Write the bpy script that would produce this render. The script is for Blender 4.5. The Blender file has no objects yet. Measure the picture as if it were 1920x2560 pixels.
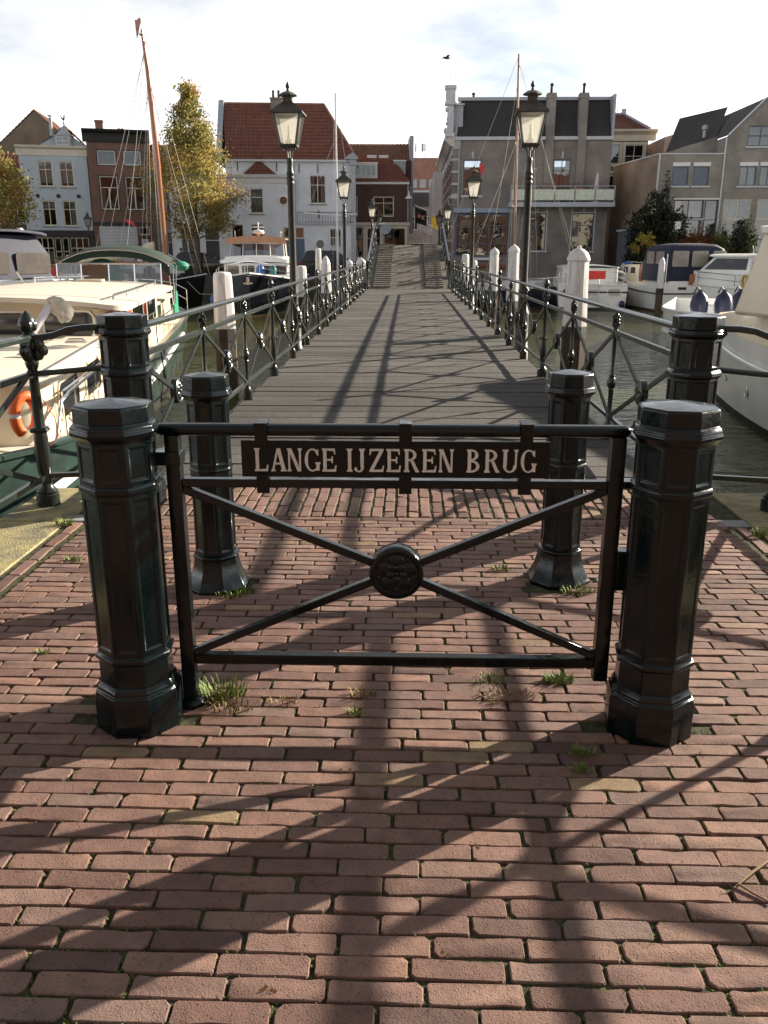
import bpy, math, random
from mathutils import Vector, Matrix, noise as mnoise
from math import sin, cos, pi, radians, sqrt, atan2

random.seed(7)
sc = bpy.context.scene
COL = sc.collection

# ---------------------------------------------------------------- camera, sky, sun, exposure
SUN_AZ, SUN_EL = radians(55.0), radians(19.8)
cam_data = bpy.data.cameras.new('camera')
cam_data.sensor_fit = 'VERTICAL'
cam_data.sensor_height = 24.0
cam_data.lens = 24.0 * 2113.0 / 2560.0
cam_data.clip_start = 0.05
cam_data.clip_end = 3000.0
cam = bpy.data.objects.new('camera', cam_data)
COL.objects.link(cam)
cam.location = (0.0, 0.0, 1.5)
cam.rotation_euler = (radians(90.0 - 16.98), 0.0, radians(1.58))
sc.camera = cam

world = bpy.data.worlds.new('World')
sc.world = world
world.use_nodes = True
wn, wl = world.node_tree.nodes, world.node_tree.links
wn.clear()
w_out = wn.new('ShaderNodeOutputWorld')
w_bg = wn.new('ShaderNodeBackground')
w_sky = wn.new('ShaderNodeTexSky')
w_sky.sky_type = 'NISHITA'
w_sky.sun_disc = False
w_sky.sun_elevation = SUN_EL
w_sky.sun_rotation = SUN_AZ
w_sky.air_density = 0.5
w_sky.dust_density = 0.1
w_sky.ozone_density = 1.0
# broken, sunlit cloud: bright thin veil everywhere with greyer, thicker banks
w_tc = wn.new('ShaderNodeTexCoord')
w_map = wn.new('ShaderNodeMapping')
w_map.inputs['Scale'].default_value = (1.0, 1.0, 2.6)
w_map.inputs['Location'].default_value = (21.34, 28.09, 12.66)
w_n1 = wn.new('ShaderNodeTexNoise')
w_n1.inputs['Scale'].default_value = 2.6
w_n1.inputs['Detail'].default_value = 9.0
w_n1.inputs['Roughness'].default_value = 0.58
w_r1 = wn.new('ShaderNodeValToRGB')
w_r1.color_ramp.elements[0].position = 0.50
w_r1.color_ramp.elements[0].color = (1, 1, 1, 1)
w_r1.color_ramp.elements[1].position = 0.70
w_r1.color_ramp.elements[1].color = (0, 0, 0, 1)
# the cloud takes its brightness from the sky round it, so it glows towards the sun and dims away from it
w_cl = wn.new('ShaderNodeMixRGB')
w_cl.inputs[1].default_value = (0.96, 1.03, 1.13, 1)
w_cl.inputs[2].default_value = (2.05, 1.98, 1.86, 1)
w_des = wn.new('ShaderNodeHueSaturation')
w_des.inputs['Saturation'].default_value = 0.22
w_mul = wn.new('ShaderNodeMixRGB')
w_mul.blend_type = 'MULTIPLY'
w_mul.inputs[0].default_value = 1.0
wl.new(w_tc.outputs['Generated'], w_map.inputs['Vector'])
wl.new(w_map.outputs['Vector'], w_n1.inputs['Vector'])
wl.new(w_n1.outputs['Fac'], w_r1.inputs['Fac'])
wl.new(w_r1.outputs['Color'], w_cl.inputs['Fac'])
wl.new(w_sky.outputs['Color'], w_des.inputs['Color'])
wl.new(w_des.outputs['Color'], w_mul.inputs[1])
wl.new(w_cl.outputs['Color'], w_mul.inputs[2])
wl.new(w_mul.outputs['Color'], w_bg.inputs['Color'])
wl.new(w_bg.outputs['Background'], w_out.inputs['Surface'])
w_bg.inputs['Strength'].default_value = 0.056
# (physically bright sky: 0.05 leaves the low sun several times stronger than the shade)

sun_data = bpy.data.lights.new('sun', 'SUN')
sun_data.energy = 5.0
sun_data.angle = radians(0.5)
sun_data.color = (1.0, 0.875, 0.71)
sun = bpy.data.objects.new('sun', sun_data)
COL.objects.link(sun)
sun_dir = Vector((sin(SUN_AZ) * cos(SUN_EL), cos(SUN_AZ) * cos(SUN_EL), sin(SUN_EL)))
sun.rotation_euler = (-sun_dir).to_track_quat('-Z', 'Y').to_euler()
sun.location = sun_dir * 60

vs = sc.view_settings
vs.view_transform = 'Standard'
vs.look = 'None'
vs.exposure = 1.5
vs.gamma = 1.0
vs.use_curve_mapping = False
sc.cycles.use_denoising = True
sc.cycles.max_bounces = 8
sc.cycles.transparent_max_bounces = 16

# ---------------------------------------------------------------- helpers: objects
def tag(o, label=None, cat=None, group=None, kind=None):
    if label: o['label'] = label
    if cat: o['category'] = cat
    if group: o['group'] = group
    if kind: o['kind'] = kind
    return o

def empty(name, loc=(0, 0, 0), rz=0.0, label=None, cat=None, group=None, kind=None):
    o = bpy.data.objects.new(name, None)
    o.empty_display_size = 0.2
    COL.objects.link(o)
    o.location = loc
    o.rotation_euler = (0, 0, rz)
    return tag(o, label, cat, group, kind)

def inst(name, mesh, parent=None, loc=(0, 0, 0), rot=(0, 0, 0), scale=(1, 1, 1)):
    o = bpy.data.objects.new(name, mesh)
    COL.objects.link(o)
    if parent: o.parent = parent
    o.location = loc
    o.rotation_euler = rot
    o.scale = scale
    return o

def copy_tree(o, parent=None):
    c = o.copy()
    COL.objects.link(c)
    c.parent = parent
    for ch in list(o.children):
        copy_tree(ch, c)
    return c

class MB:
    """collects faces; build() links them as one mesh object"""
    def __init__(s):
        s.v, s.f = [], []
    def add(s, vs_, fs_):
        b = len(s.v)
        s.v.extend([tuple(p) for p in vs_])
        s.f.extend([tuple(i + b for i in f) for f in fs_])
        return s
    def box(s, x0, x1, y0, y1, z0, z1, M=None):
        p = [Vector((x, y, z)) for z in (z0, z1) for (x, y) in ((x0, y0), (x1, y0), (x1, y1), (x0, y1))]
        if M is not None: p = [M @ q for q in p]
        return s.add(p, [(3, 2, 1, 0), (4, 5, 6, 7), (0, 1, 5, 4), (1, 2, 6, 5), (2, 3, 7, 6), (3, 0, 4, 7)])
    def bar(s, a, b, w, h, up=(0, 0, 1)):
        a, b = Vector(a), Vector(b)
        d = (b - a).normalized()
        u = Vector(up)
        r = d.cross(u)
        if r.length < 1e-5: r = d.cross(Vector((1, 0, 0)))
        r.normalize()
        u = r.cross(d).normalized()
        p = []
        for q in (a, b):
            for (i, j) in ((-1, -1), (1, -1), (1, 1), (-1, 1)):
                p.append(q + r * (i * w / 2) + u * (j * h / 2))
        return s.add(p, [(0, 1, 2, 3), (7, 6, 5, 4), (0, 4, 5, 1), (1, 5, 6, 2), (2, 6, 7, 3), (3, 7, 4, 0)])
    def tube(s, pts, r, n=8, cap=True, closed=False):
        pts = [Vector(p) for p in pts]
        m = len(pts)
        rr = r if isinstance(r, (list, tuple)) else [r] * m
        rings = []
        ref = Vector((0, 0, 1))
        for i, p in enumerate(pts):
            if closed: t = pts[(i + 1) % m] - pts[i - 1]
            elif i == 0: t = pts[1] - p
            elif i == m - 1: t = p - pts[-2]
            else: t = (pts[i + 1] - p).normalized() + (p - pts[i - 1]).normalized()
            t.normalize()
            a = ref - t * ref.dot(t)
            if a.length < 1e-3:
                a = Vector((1, 0, 0)) - t * t.x
            a.normalize()
            if i > 0: ref = a
            else: ref = a
            b = t.cross(a)
            rings.append([p + (a * cos(2 * pi * k / n) + b * sin(2 * pi * k / n)) * rr[i] for k in range(n)])
        vv = [q for R in rings for q in R]
        ff = []
        for i in range(m if closed else m - 1):
            j = (i + 1) % m
            for k in range(n):
                l = (k + 1) % n
                ff.append((i * n + k, i * n + l, j * n + l, j * n + k))
        if cap and not closed:
            ff.append(tuple(range(n - 1, -1, -1)))
            ff.append(tuple((m - 1) * n + k for k in range(n)))
        return s.add(vv, ff)
    def lathe(s, prof, n=16, c=(0, 0, 0), off=0.0, M=None, cap=True, sq=None):
        vv, ff = [], []
        for (r, z) in prof:
            for k in range(n):
                a = 2 * pi * (k + off) / n
                q = Vector((c[0] + r * cos(a), c[1] + r * sin(a), c[2] + z))
                if M is not None: q = M @ q
                vv.append(q)
        for i in range(len(prof) - 1):
            for k in range(n):
                l = (k + 1) % n
                ff.append((i * n + k, i * n + l, (i + 1) * n + l, (i + 1) * n + k))
        if cap:
            ff.append(tuple(range(n - 1, -1, -1)))
            b = (len(prof) - 1) * n
            ff.append(tuple(b + k for k in range(n)))
        return s.add(vv, ff)
    def loft(s, rings, cap0=True, cap1=True, closed=True):
        n = len(rings[0])
        vv = [q for R in rings for q in R]
        ff = []
        for i in range(len(rings) - 1):
            for k in range(n if closed else n - 1):
                l = (k + 1) % n
                ff.append((i * n + k, i * n + l, (i + 1) * n + l, (i + 1) * n + k))
        if closed and cap0: ff.append(tuple(range(n - 1, -1, -1)))
        if closed and cap1: ff.append(tuple((len(rings) - 1) * n + k for k in range(n)))
        return s.add(vv, ff)
    def prism(s, poly, axis, a, b):
        """poly: 2D points; axis 'x','y','z' is the extrusion direction from a to b"""
        def P(u, w, t):
            return {'x': (t, u, w), 'y': (u, t, w), 'z': (u, w, t)}[axis]
        n = len(poly)
        vv = [P(u, w, a) for u, w in poly] + [P(u, w, b) for u, w in poly]
        ff = [tuple(range(n)), tuple(range(2 * n - 1, n - 1, -1))]
        for k in range(n):
            l = (k + 1) % n
            ff.append((k, k + n, l + n, l))
        return s.add(vv, ff)
    def ball(s, c, r, n=8, m=5, sc_=(1, 1, 1)):
        prof = []
        vv, ff = [], []
        for i in range(m + 1):
            t = pi * i / m
            for k in range(n):
                a = 2 * pi * k / n
                vv.append((c[0] + r * sc_[0] * sin(t) * cos(a), c[1] + r * sc_[1] * sin(t) * sin(a), c[2] - r * sc_[2] * cos(t)))
        for i in range(m):
            for k in range(n):
                l = (k + 1) % n
                ff.append((i * n + k, i * n + l, (i + 1) * n + l, (i + 1) * n + k))
        return s.add(vv, ff)
    def quad(s, *p):
        return s.add(p, [tuple(range(len(p)))])
    def mesh(s, name, mat, smooth=40):
        me = bpy.data.meshes.new(name)
        me.from_pydata([tuple(p) for p in s.v], [], s.f)
        if mat is not None: me.materials.append(mat)
        if smooth:
            me.polygons.foreach_set('use_smooth', [True] * len(me.polygons))
            me.set_sharp_from_angle(angle=radians(smooth))
        me.update()
        return me
    def fix(s):
        import bmesh
        return s
    def build(s, name, mat, parent=None, loc=(0, 0, 0), rot=(0, 0, 0), smooth=40, bevel=0.0, recalc=True):
        me = s.mesh(name, mat, 0)
        if recalc:
            import bmesh
            bm = bmesh.new()
            bm.from_mesh(me)
            bmesh.ops.remove_doubles(bm, verts=bm.verts, dist=1e-6)
            bmesh.ops.recalc_face_normals(bm, faces=bm.faces)
            bm.to_mesh(me)
            bm.free()
        if smooth:
            me.polygons.foreach_set('use_smooth', [True] * len(me.polygons))
            me.set_sharp_from_angle(angle=radians(smooth))
        o = inst(name, me, parent, loc, rot)
        if bevel:
            b = o.modifiers.new('bevel', 'BEVEL')
            b.width = bevel
            b.segments = 2
            b.limit_method = 'ANGLE'
            b.angle_limit = radians(30)
            b.harden_normals = False
        return o

# ---------------------------------------------------------------- helpers: materials
def new_mat(name):
    m = bpy.data.materials.new(name)
    m.use_nodes = True
    nt = m.node_tree
    return m, nt.nodes, nt.links, nt.nodes['Principled BSDF']

MATS = {}
def pm(name, col, rough=0.5, metal=0.0, var=0.2, scale=6.0, bump=0.0, bscale=60.0, spec=0.5, coat=0.0,
       col2=None, detail=5.0, stretch=(1, 1, 1), trans=0.0, emis=None, lo=0.35, hi=0.65):
    """plain procedural material: two tones of the same stuff mixed by noise, fine relief"""
    if name in MATS: return MATS[name]
    m, N, L, b = new_mat(name)
    g = N.new('ShaderNodeNewGeometry')
    mp = N.new('ShaderNodeMapping')
    mp.inputs['Scale'].default_value = stretch
    L.new(g.outputs['Position'], mp.inputs['Vector'])
    n = N.new('ShaderNodeTexNoise')
    n.inputs['Scale'].default_value = scale
    n.inputs['Detail'].default_value = detail
    n.inputs['Roughness'].default_value = 0.6
    L.new(mp.outputs['Vector'], n.inputs['Vector'])
    r = N.new('ShaderNodeValToRGB')
    c2 = col2 or tuple(c * (1 - var) for c in col)
    c1 = col if col2 else tuple(min(1.0, c * (1 + var * 0.6)) for c in col)
    r.color_ramp.elements[0].position = lo
    r.color_ramp.elements[0].color = (*c2, 1)
    r.color_ramp.elements[1].position = hi
    r.color_ramp.elements[1].color = (*c1, 1)
    L.new(n.outputs['Fac'], r.inputs['Fac'])
    L.new(r.outputs['Color'], b.inputs['Base Color'])
    b.inputs['Roughness'].default_value = rough
    b.inputs['Metallic'].default_value = metal
    b.inputs['Specular IOR Level'].default_value = spec
    b.inputs['Coat Weight'].default_value = coat
    b.inputs['Coat Roughness'].default_value = 0.08
    if trans:
        b.inputs['Transmission Weight'].default_value = trans
    if bump:
        n2 = N.new('ShaderNodeTexNoise')
        n2.inputs['Scale'].default_value = bscale
        n2.inputs['Detail'].default_value = 4.0
        L.new(mp.outputs['Vector'], n2.inputs['Vector'])
        bp = N.new('ShaderNodeBump')
        bp.inputs['Strength'].default_value = bump
        bp.inputs['Distance'].default_value = 0.01
        L.new(n2.outputs['Fac'], bp.inputs['Height'])
        L.new(bp.outputs['Normal'], b.inputs['Normal'])
    MATS[name] = m
    return m

def glass_mat(name, tint=(0.9, 0.95, 0.95), refl=0.18, rough=0.02):
    if name in MATS: return MATS[name]
    m, N, L, b = new_mat(name)
    N.remove(b)
    out = N['Material Output']
    t = N.new('ShaderNodeBsdfTransparent')
    t.inputs['Color'].default_value = (*tint, 1)
    gl = N.new('ShaderNodeBsdfGlossy')
    gl.inputs['Roughness'].default_value = rough
    fr = N.new('ShaderNodeFresnel')
    fr.inputs['IOR'].default_value = 1.45
    ad = N.new('ShaderNodeMath')
    ad.operation = 'ADD'
    ad.inputs[1].default_value = refl
    ad.use_clamp = True
    L.new(fr.outputs['Fac'], ad.inputs[0])
    mx = N.new('ShaderNodeMixShader')
    g = N.new('ShaderNodeNewGeometry')
    n = N.new('ShaderNodeTexNoise')
    n.inputs['Scale'].default_value = 1.3
    bp = N.new('ShaderNodeBump')
    bp.inputs['Strength'].default_value = 0.06
    bp.inputs['Distance'].default_value = 0.05
    L.new(g.outputs['Position'], n.inputs['Vector'])
    L.new(n.outputs['Fac'], bp.inputs['Height'])
    L.new(bp.outputs['Normal'], gl.inputs['Normal'])
    L.new(ad.outputs[0], mx.inputs['Fac'])
    L.new(t.outputs[0], mx.inputs[1])
    L.new(gl.outputs[0], mx.inputs[2])
    L.new(mx.outputs[0], out.inputs['Surface'])
    MATS[name] = m
    return m

def wall_brick(name, c1, c2, mortar, w=0.22, h=0.065, msize=0.012, bump=0.35, stain=0.25):
    """brickwork too far off to pick the bricks apart; object coordinates, u = x + y"""
    if name in MATS: return MATS[name]
    m, N, L, b = new_mat(name)
    tc = N.new('ShaderNodeTexCoord')
    sp = N.new('ShaderNodeSeparateXYZ')
    L.new(tc.outputs['Object'], sp.inputs[0])
    ad = N.new('ShaderNodeMath')
    ad.operation = 'ADD'
    L.new(sp.outputs['X'], ad.inputs[0])
    L.new(sp.outputs['Y'], ad.inputs[1])
    cb = N.new('ShaderNodeCombineXYZ')
    L.new(ad.outputs[0], cb.inputs['X'])
    L.new(sp.outputs['Z'], cb.inputs['Y'])
    br = N.new('ShaderNodeTexBrick')
    br.inputs['Color1'].default_value = (*c1, 1)
    br.inputs['Color2'].default_value = (*c2, 1)
    br.inputs['Mortar'].default_value = (*mortar, 1)
    br.inputs['Scale'].default_value = 1.0
    br.inputs['Brick Width'].default_value = w
    br.inputs['Row Height'].default_value = h
    br.inputs['Mortar Size'].default_value = msize
    br.inputs['Mortar Smooth'].default_value = 0.3
    L.new(cb.outputs[0], br.inputs['Vector'])
    n = N.new('ShaderNodeTexNoise')
    n.inputs['Scale'].default_value = 0.8
    n.inputs['Detail'].default_value = 6
    L.new(tc.outputs['Object'], n.inputs['Vector'])
    mr = N.new('ShaderNodeMapRange')
    mr.inputs['From Min'].default_value = 0.3
    mr.inputs['From Max'].default_value = 0.7
    mr.inputs['To Min'].default_value = 1.0 - stain
    mr.inputs['To Max'].default_value = 1.0 + stain * 0.6
    L.new(n.outputs['Fac'], mr.inputs['Value'])
    mx = N.new('ShaderNodeMixRGB')
    mx.blend_type = 'MULTIPLY'
    mx.inputs[0].default_value = 1.0
    L.new(br.outputs['Color'], mx.inputs[1])
    L.new(mr.outputs['Result'], mx.inputs[2])
    L.new(mx.outputs['Color'], b.inputs['Base Color'])
    b.inputs['Roughness'].default_value = 0.9
    bp = N.new('ShaderNodeBump')
    bp.inputs['Strength'].default_value = bump
    bp.inputs['Distance'].default_value = 0.02
    bp.invert = True
    L.new(br.outputs['Fac'], bp.inputs['Height'])
    L.new(bp.outputs['Normal'], b.inputs['Normal'])
    MATS[name] = m
    return m

def paver_mat(name, use_attr):
    m, N, L, b = new_mat(name)
    g = N.new('ShaderNodeNewGeometry')
    if use_attr:
        a = N.new('ShaderNodeAttribute')
        a.attribute_name = 'tone'
        rnd = a.outputs['Fac']
    else:
        a = N.new('ShaderNodeObjectInfo')
        sepc = N.new('ShaderNodeSeparateColor')
        L.new(a.outputs['Color'], sepc.inputs['Color'])
        rnd = sepc.outputs['Red']
    r = N.new('ShaderNodeValToRGB')
    e = r.color_ramp.elements
    e[0].position = 0.0
    e[0].color = (0.105, 0.066, 0.058, 1)
    e[1].position = 1.0
    e[1].color = (0.25, 0.185, 0.115, 1)
    for p, c in ((0.10, (0.153, 0.090, 0.076)), (0.34, (0.188, 0.113, 0.097)), (0.55, (0.209, 0.130, 0.111)), (0.72, (0.188, 0.130, 0.113)),
                 (0.82, (0.226, 0.133, 0.106)), (0.955, (0.218, 0.141, 0.115)), (0.985, (0.253, 0.181, 0.114))):
        x = e.new(p)
        x.color = (*c, 1)
    L.new(rnd, r.inputs['Fac'])
    def noise(scale, det=4.0, rough=0.6):
        n = N.new('ShaderNodeTexNoise')
        n.inputs['Scale'].default_value = scale
        n.inputs['Detail'].default_value = det
        n.inputs['Roughness'].default_value = rough
        L.new(g.outputs['Position'], n.inputs['Vector'])
        return n
    def ramp(src, p0, c0, p1, c1):
        q = N.new('ShaderNodeValToRGB')
        q.color_ramp.elements[0].position = p0
        q.color_ramp.elements[0].color = (*c0, 1)
        q.color_ramp.elements[1].position = p1
        q.color_ramp.elements[1].color = (*c1, 1)
        L.new(src, q.inputs['Fac'])
        return q.outputs['Color']
    def mul(a_, b_, fac=1.0, mode='MULTIPLY'):
        x = N.new('ShaderNodeMixRGB')
        x.blend_type = mode
        x.inputs[0].default_value = fac
        L.new(a_, x.inputs[1])
        L.new(b_, x.inputs[2])
        return x.outputs['Color']
    n1 = noise(14, 6)
    n2 = noise(230, 3, 0.7)
    n3 = noise(3.2, 5)
    c = mul(r.outputs['Color'], ramp(n1.outputs['Fac'], 0.28, (0.74, 0.74, 0.76), 0.72, (1.16, 1.13, 1.08)))
    c = mul(c, ramp(n2.outputs['Fac'], 0.3, (0.82, 0.82, 0.82), 0.66, (1.12, 1.12, 1.1)))
    c = mul(c, ramp(n3.outputs['Fac'], 0.3, (0.86, 0.87, 0.88), 0.7, (1.08, 1.06, 1.03)))
    # pits
    vo = N.new('ShaderNodeTexVoronoi')
    vo.inputs['Scale'].default_value = 95
    L.new(g.outputs['Position'], vo.inputs['Vector'])
    n4 = noise(34, 2)
    pit = N.new('ShaderNodeMath')
    pit.operation = 'MULTIPLY_ADD'
    L.new(n4.outputs['Fac'], pit.inputs[0])
    pit.inputs[1].default_value = -0.30
    pit.inputs[2].default_value = 0.30
    ad = N.new('ShaderNodeMath')
    ad.operation = 'SUBTRACT'
    L.new(vo.outputs['Distance'], ad.inputs[0])
    L.new(pit.outputs[0], ad.inputs[1])
    pr = ramp(ad.outputs[0], 0.0, (0.45, 0.42, 0.40), 0.07, (1, 1, 1))
    c = mul(c, pr, 0.9)
    # moss and soil on the low, rounded edges
    pos = N.new('ShaderNodeSeparateXYZ')
    L.new(g.outputs['Position'], pos.inputs[0])
    lo = N.new('ShaderNodeMapRange')
    lo.inputs['From Min'].default_value = -0.012
    lo.inputs['From Max'].default_value = -0.0045
    lo.inputs['To Min'].default_value = 1.0
    lo.inputs['To Max'].default_value = 0.0
    L.new(pos.outputs['Z'], lo.inputs['Value'])
    soil = N.new('ShaderNodeMixRGB')
    L.new(lo.outputs['Result'], soil.inputs[0])
    L.new(c, soil.inputs[1])
    soil.inputs[2].default_value = (0.045, 0.042, 0.022, 1)
    L.new(soil.outputs['Color'], b.inputs['Base Color'])
    b.inputs['Roughness'].default_value = 0.82
    b.inputs['Specular IOR Level'].default_value = 0.3
    hs = N.new('ShaderNodeMath')
    hs.operation = 'ADD'
    L.new(n2.outputs['Fac'], hs.inputs[0])
    h2 = N.new('ShaderNodeMath')
    h2.operation = 'MULTIPLY'
    L.new(n1.outputs['Fac'], h2.inputs[0])
    h2.inputs[1].default_value = 1.8
    L.new(h2.outputs[0], hs.inputs[1])
    bp = N.new('ShaderNodeBump')
    bp.inputs['Strength'].default_value = 0.7
    bp.inputs['Distance'].default_value = 0.004
    L.new(hs.outputs[0], bp.inputs['Height'])
    bp2 = N.new('ShaderNodeBump')
    bp2.inputs['Strength'].default_value = 0.55
    bp2.inputs['Distance'].default_value = 0.004
    L.new(pr, bp2.inputs['Height'])
    L.new(bp.outputs['Normal'], bp2.inputs['Normal'])
    L.new(bp2.outputs['Normal'], b.inputs['Normal'])
    return m

PAVER = paver_mat('paver_clay', False)
PAVER_A = paver_mat('paver_clay_far', True)
JOINT = pm('joint_soil', (0.085, 0.092, 0.028), 0.95, col2=(0.020, 0.017, 0.012), scale=26, bump=1.0, bscale=260, detail=9, lo=0.38, hi=0.66)
def old_gloss(name, col, rough, spec=0.5, lumpy=.13):
    m, N, L, b = new_mat(name)
    g = N.new('ShaderNodeNewGeometry')
    def noise(scale, det, sx=1.0):
        n = N.new('ShaderNodeTexNoise'); n.inputs['Scale'].default_value = scale; n.inputs['Detail'].default_value = det
        mp = N.new('ShaderNodeMapping'); mp.inputs['Scale'].default_value = (1, 1, sx)
        L.new(g.outputs['Position'], mp.inputs['Vector']); L.new(mp.outputs['Vector'], n.inputs['Vector'])
        return n.outputs['Fac']
    def rng(src, a0, a1, b0, b1):
        r = N.new('ShaderNodeMapRange'); r.inputs['From Min'].default_value = a0; r.inputs['From Max'].default_value = a1
        r.inputs['To Min'].default_value = b0; r.inputs['To Max'].default_value = b1
        L.new(src, r.inputs['Value']); return r.outputs['Result']
    streak, lump, fine = noise(26, 5, .18), noise(42, 3), noise(260, 3)
    vo = N.new('ShaderNodeTexVoronoi'); vo.inputs['Scale'].default_value = 70
    L.new(g.outputs['Position'], vo.inputs['Vector'])
    spk = N.new('ShaderNodeMath'); spk.operation = 'MULTIPLY'
    L.new(rng(vo.outputs['Distance'], .10, .16, 1, 0), spk.inputs[0]); L.new(rng(noise(9, 3), .56, .66, 0, .35), spk.inputs[1])
    dust = N.new('ShaderNodeMath'); dust.operation = 'MAXIMUM'
    L.new(spk.outputs[0], dust.inputs[0]); L.new(rng(streak, .60, .82, 0, .035), dust.inputs[1])
    mx = N.new('ShaderNodeMixRGB'); mx.inputs[1].default_value = (*col, 1); mx.inputs[2].default_value = (.10, .095, .08, 1)
    L.new(dust.outputs[0], mx.inputs[0]); L.new(mx.outputs['Color'], b.inputs['Base Color'])
    L.new(rng(streak, .35, .70, rough * .7, rough * 1.9), b.inputs['Roughness'])
    b.inputs['Specular IOR Level'].default_value = spec
    bp = N.new('ShaderNodeBump'); bp.inputs['Strength'].default_value = lumpy; bp.inputs['Distance'].default_value = .006
    L.new(lump, bp.inputs['Height'])
    b2 = N.new('ShaderNodeBump'); b2.inputs['Strength'].default_value = .05; b2.inputs['Distance'].default_value = .002
    L.new(fine, b2.inputs['Height']); L.new(bp.outputs['Normal'], b2.inputs['Normal']); L.new(b2.outputs['Normal'], b.inputs['Normal'])
    MATS[name] = m
    return m
BLACK = old_gloss('black_gloss_paint', (0.0008, 0.0048, 0.0056), 0.15, 0.42)
BLACK_WORN = old_gloss('black_paint_worn', (0.0022, 0.004, 0.0042), 0.24, 0.32)
RAILP = pm('rail_paint_green_black', (0.015, 0.022, 0.019), 0.25, var=0.35, scale=4, bump=0.05, bscale=30, spec=0.55)
LETTER = pm('letter_paint_sand', (0.66, 0.635, 0.59), 0.55, var=0.08, scale=30)
CONC = pm('washed_concrete', (0.33, 0.285, 0.13), 0.95, col2=(0.135, 0.13, 0.10), scale=7, bump=1.0, bscale=95, detail=12, lo=0.33, hi=0.62)
STONE = pm('bluestone_block', (0.24, 0.245, 0.25), 0.8, var=0.2, scale=8, bump=0.3, bscale=60)
QUAYW = wall_brick('quay_brick', (0.13, 0.08, 0.06), (0.09, 0.065, 0.055), (0.10, 0.095, 0.085))
DECK = pm('deck_gritty_plank', (0.084, 0.079, 0.073), 0.9, col2=(0.036, 0.034, 0.032), scale=22, bump=0.9, bscale=190, detail=10, lo=0.3, hi=0.75)
def per_object_tone(mat, lo_, hi_):
    N, L = mat.node_tree.nodes, mat.node_tree.links
    b = N['Principled BSDF']
    src = b.inputs['Base Color'].links[0].from_socket
    oi = N.new('ShaderNodeObjectInfo')
    mr = N.new('ShaderNodeMapRange'); mr.inputs['To Min'].default_value = lo_; mr.inputs['To Max'].default_value = hi_
    L.new(oi.outputs['Random'], mr.inputs['Value'])
    g = N.new('ShaderNodeNewGeometry'); n = N.new('ShaderNodeTexNoise'); n.inputs['Scale'].default_value = 0.9; n.inputs['Detail'].default_value = 6
    L.new(g.outputs['Position'], n.inputs['Vector'])
    m2 = N.new('ShaderNodeMapRange'); m2.inputs['From Min'].default_value = .3; m2.inputs['From Max'].default_value = .7; m2.inputs['To Min'].default_value = .72; m2.inputs['To Max'].default_value = 1.25
    L.new(n.outputs['Fac'], m2.inputs['Value'])
    mm = N.new('ShaderNodeMath'); mm.operation = 'MULTIPLY'
    L.new(mr.outputs['Result'], mm.inputs[0]); L.new(m2.outputs['Result'], mm.inputs[1])
    mx = N.new('ShaderNodeMixRGB'); mx.blend_type = 'MULTIPLY'; mx.inputs[0].default_value = 1
    L.new(src, mx.inputs[1]); L.new(mm.outputs[0], mx.inputs[2]); L.new(mx.outputs['Color'], b.inputs['Base Color'])
per_object_tone(DECK, .70, 1.3)
STEEL = pm('bridge_steel', (0.02, 0.024, 0.024), 0.5, scale=4)
WHITEP = pm('white_post_paint', (0.66, 0.65, 0.65), 0.6, col2=(0.40, 0.385, 0.35), scale=5, bump=0.25, bscale=30, stretch=(3, 3, 0.35), detail=8, lo=0.30, hi=0.52)
PILEW = pm('pile_wood', (0.10, 0.068, 0.043), 0.85, col2=(0.045, 0.035, 0.027), scale=5, stretch=(6, 6, 0.5), bump=0.5, bscale=20)
PILEB = pm('pile_tar', (0.02, 0.018, 0.016), 0.6, scale=5)
GRASS = pm('grass_blade', (0.16, 0.23, 0.035), 0.6, col2=(0.085, 0.13, 0.022), scale=40)
DRY = pm('dry_grass', (0.30, 0.23, 0.10), 0.8, col2=(0.15, 0.105, 0.05), scale=40)
MOSS = pm('moss_green', (0.095, 0.12, 0.02), 0.9, col2=(0.04, 0.055, 0.012), scale=30)
LAMPG = None

def lamp_glass():
    m, N, L, b = new_mat('lantern_glass')
    N.remove(b)
    out = N['Material Output']
    t = N.new('ShaderNodeBsdfTransparent')
    t.inputs['Color'].default_value = (0.95, 0.95, 0.92, 1)
    tr = N.new('ShaderNodeBsdfTranslucent')
    tr.inputs['Color'].default_value = (0.62, 0.62, 0.58, 1)
    gl = N.new('ShaderNodeBsdfGlossy')
    gl.inputs['Roughness'].default_value = 0.08
    m1 = N.new('ShaderNodeMixShader')
    m1.inputs[0].default_value = 0.42
    L.new(t.outputs[0], m1.inputs[1])
    L.new(tr.outputs[0], m1.inputs[2])
    m2 = N.new('ShaderNodeMixShader')
    m2.inputs[0].default_value = 0.10
    L.new(m1.outputs[0], m2.inputs[1])
    L.new(gl.outputs[0], m2.inputs[2])
    L.new(m2.outputs[0], out.inputs['Surface'])
    return m
LAMPG = lamp_glass()

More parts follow.
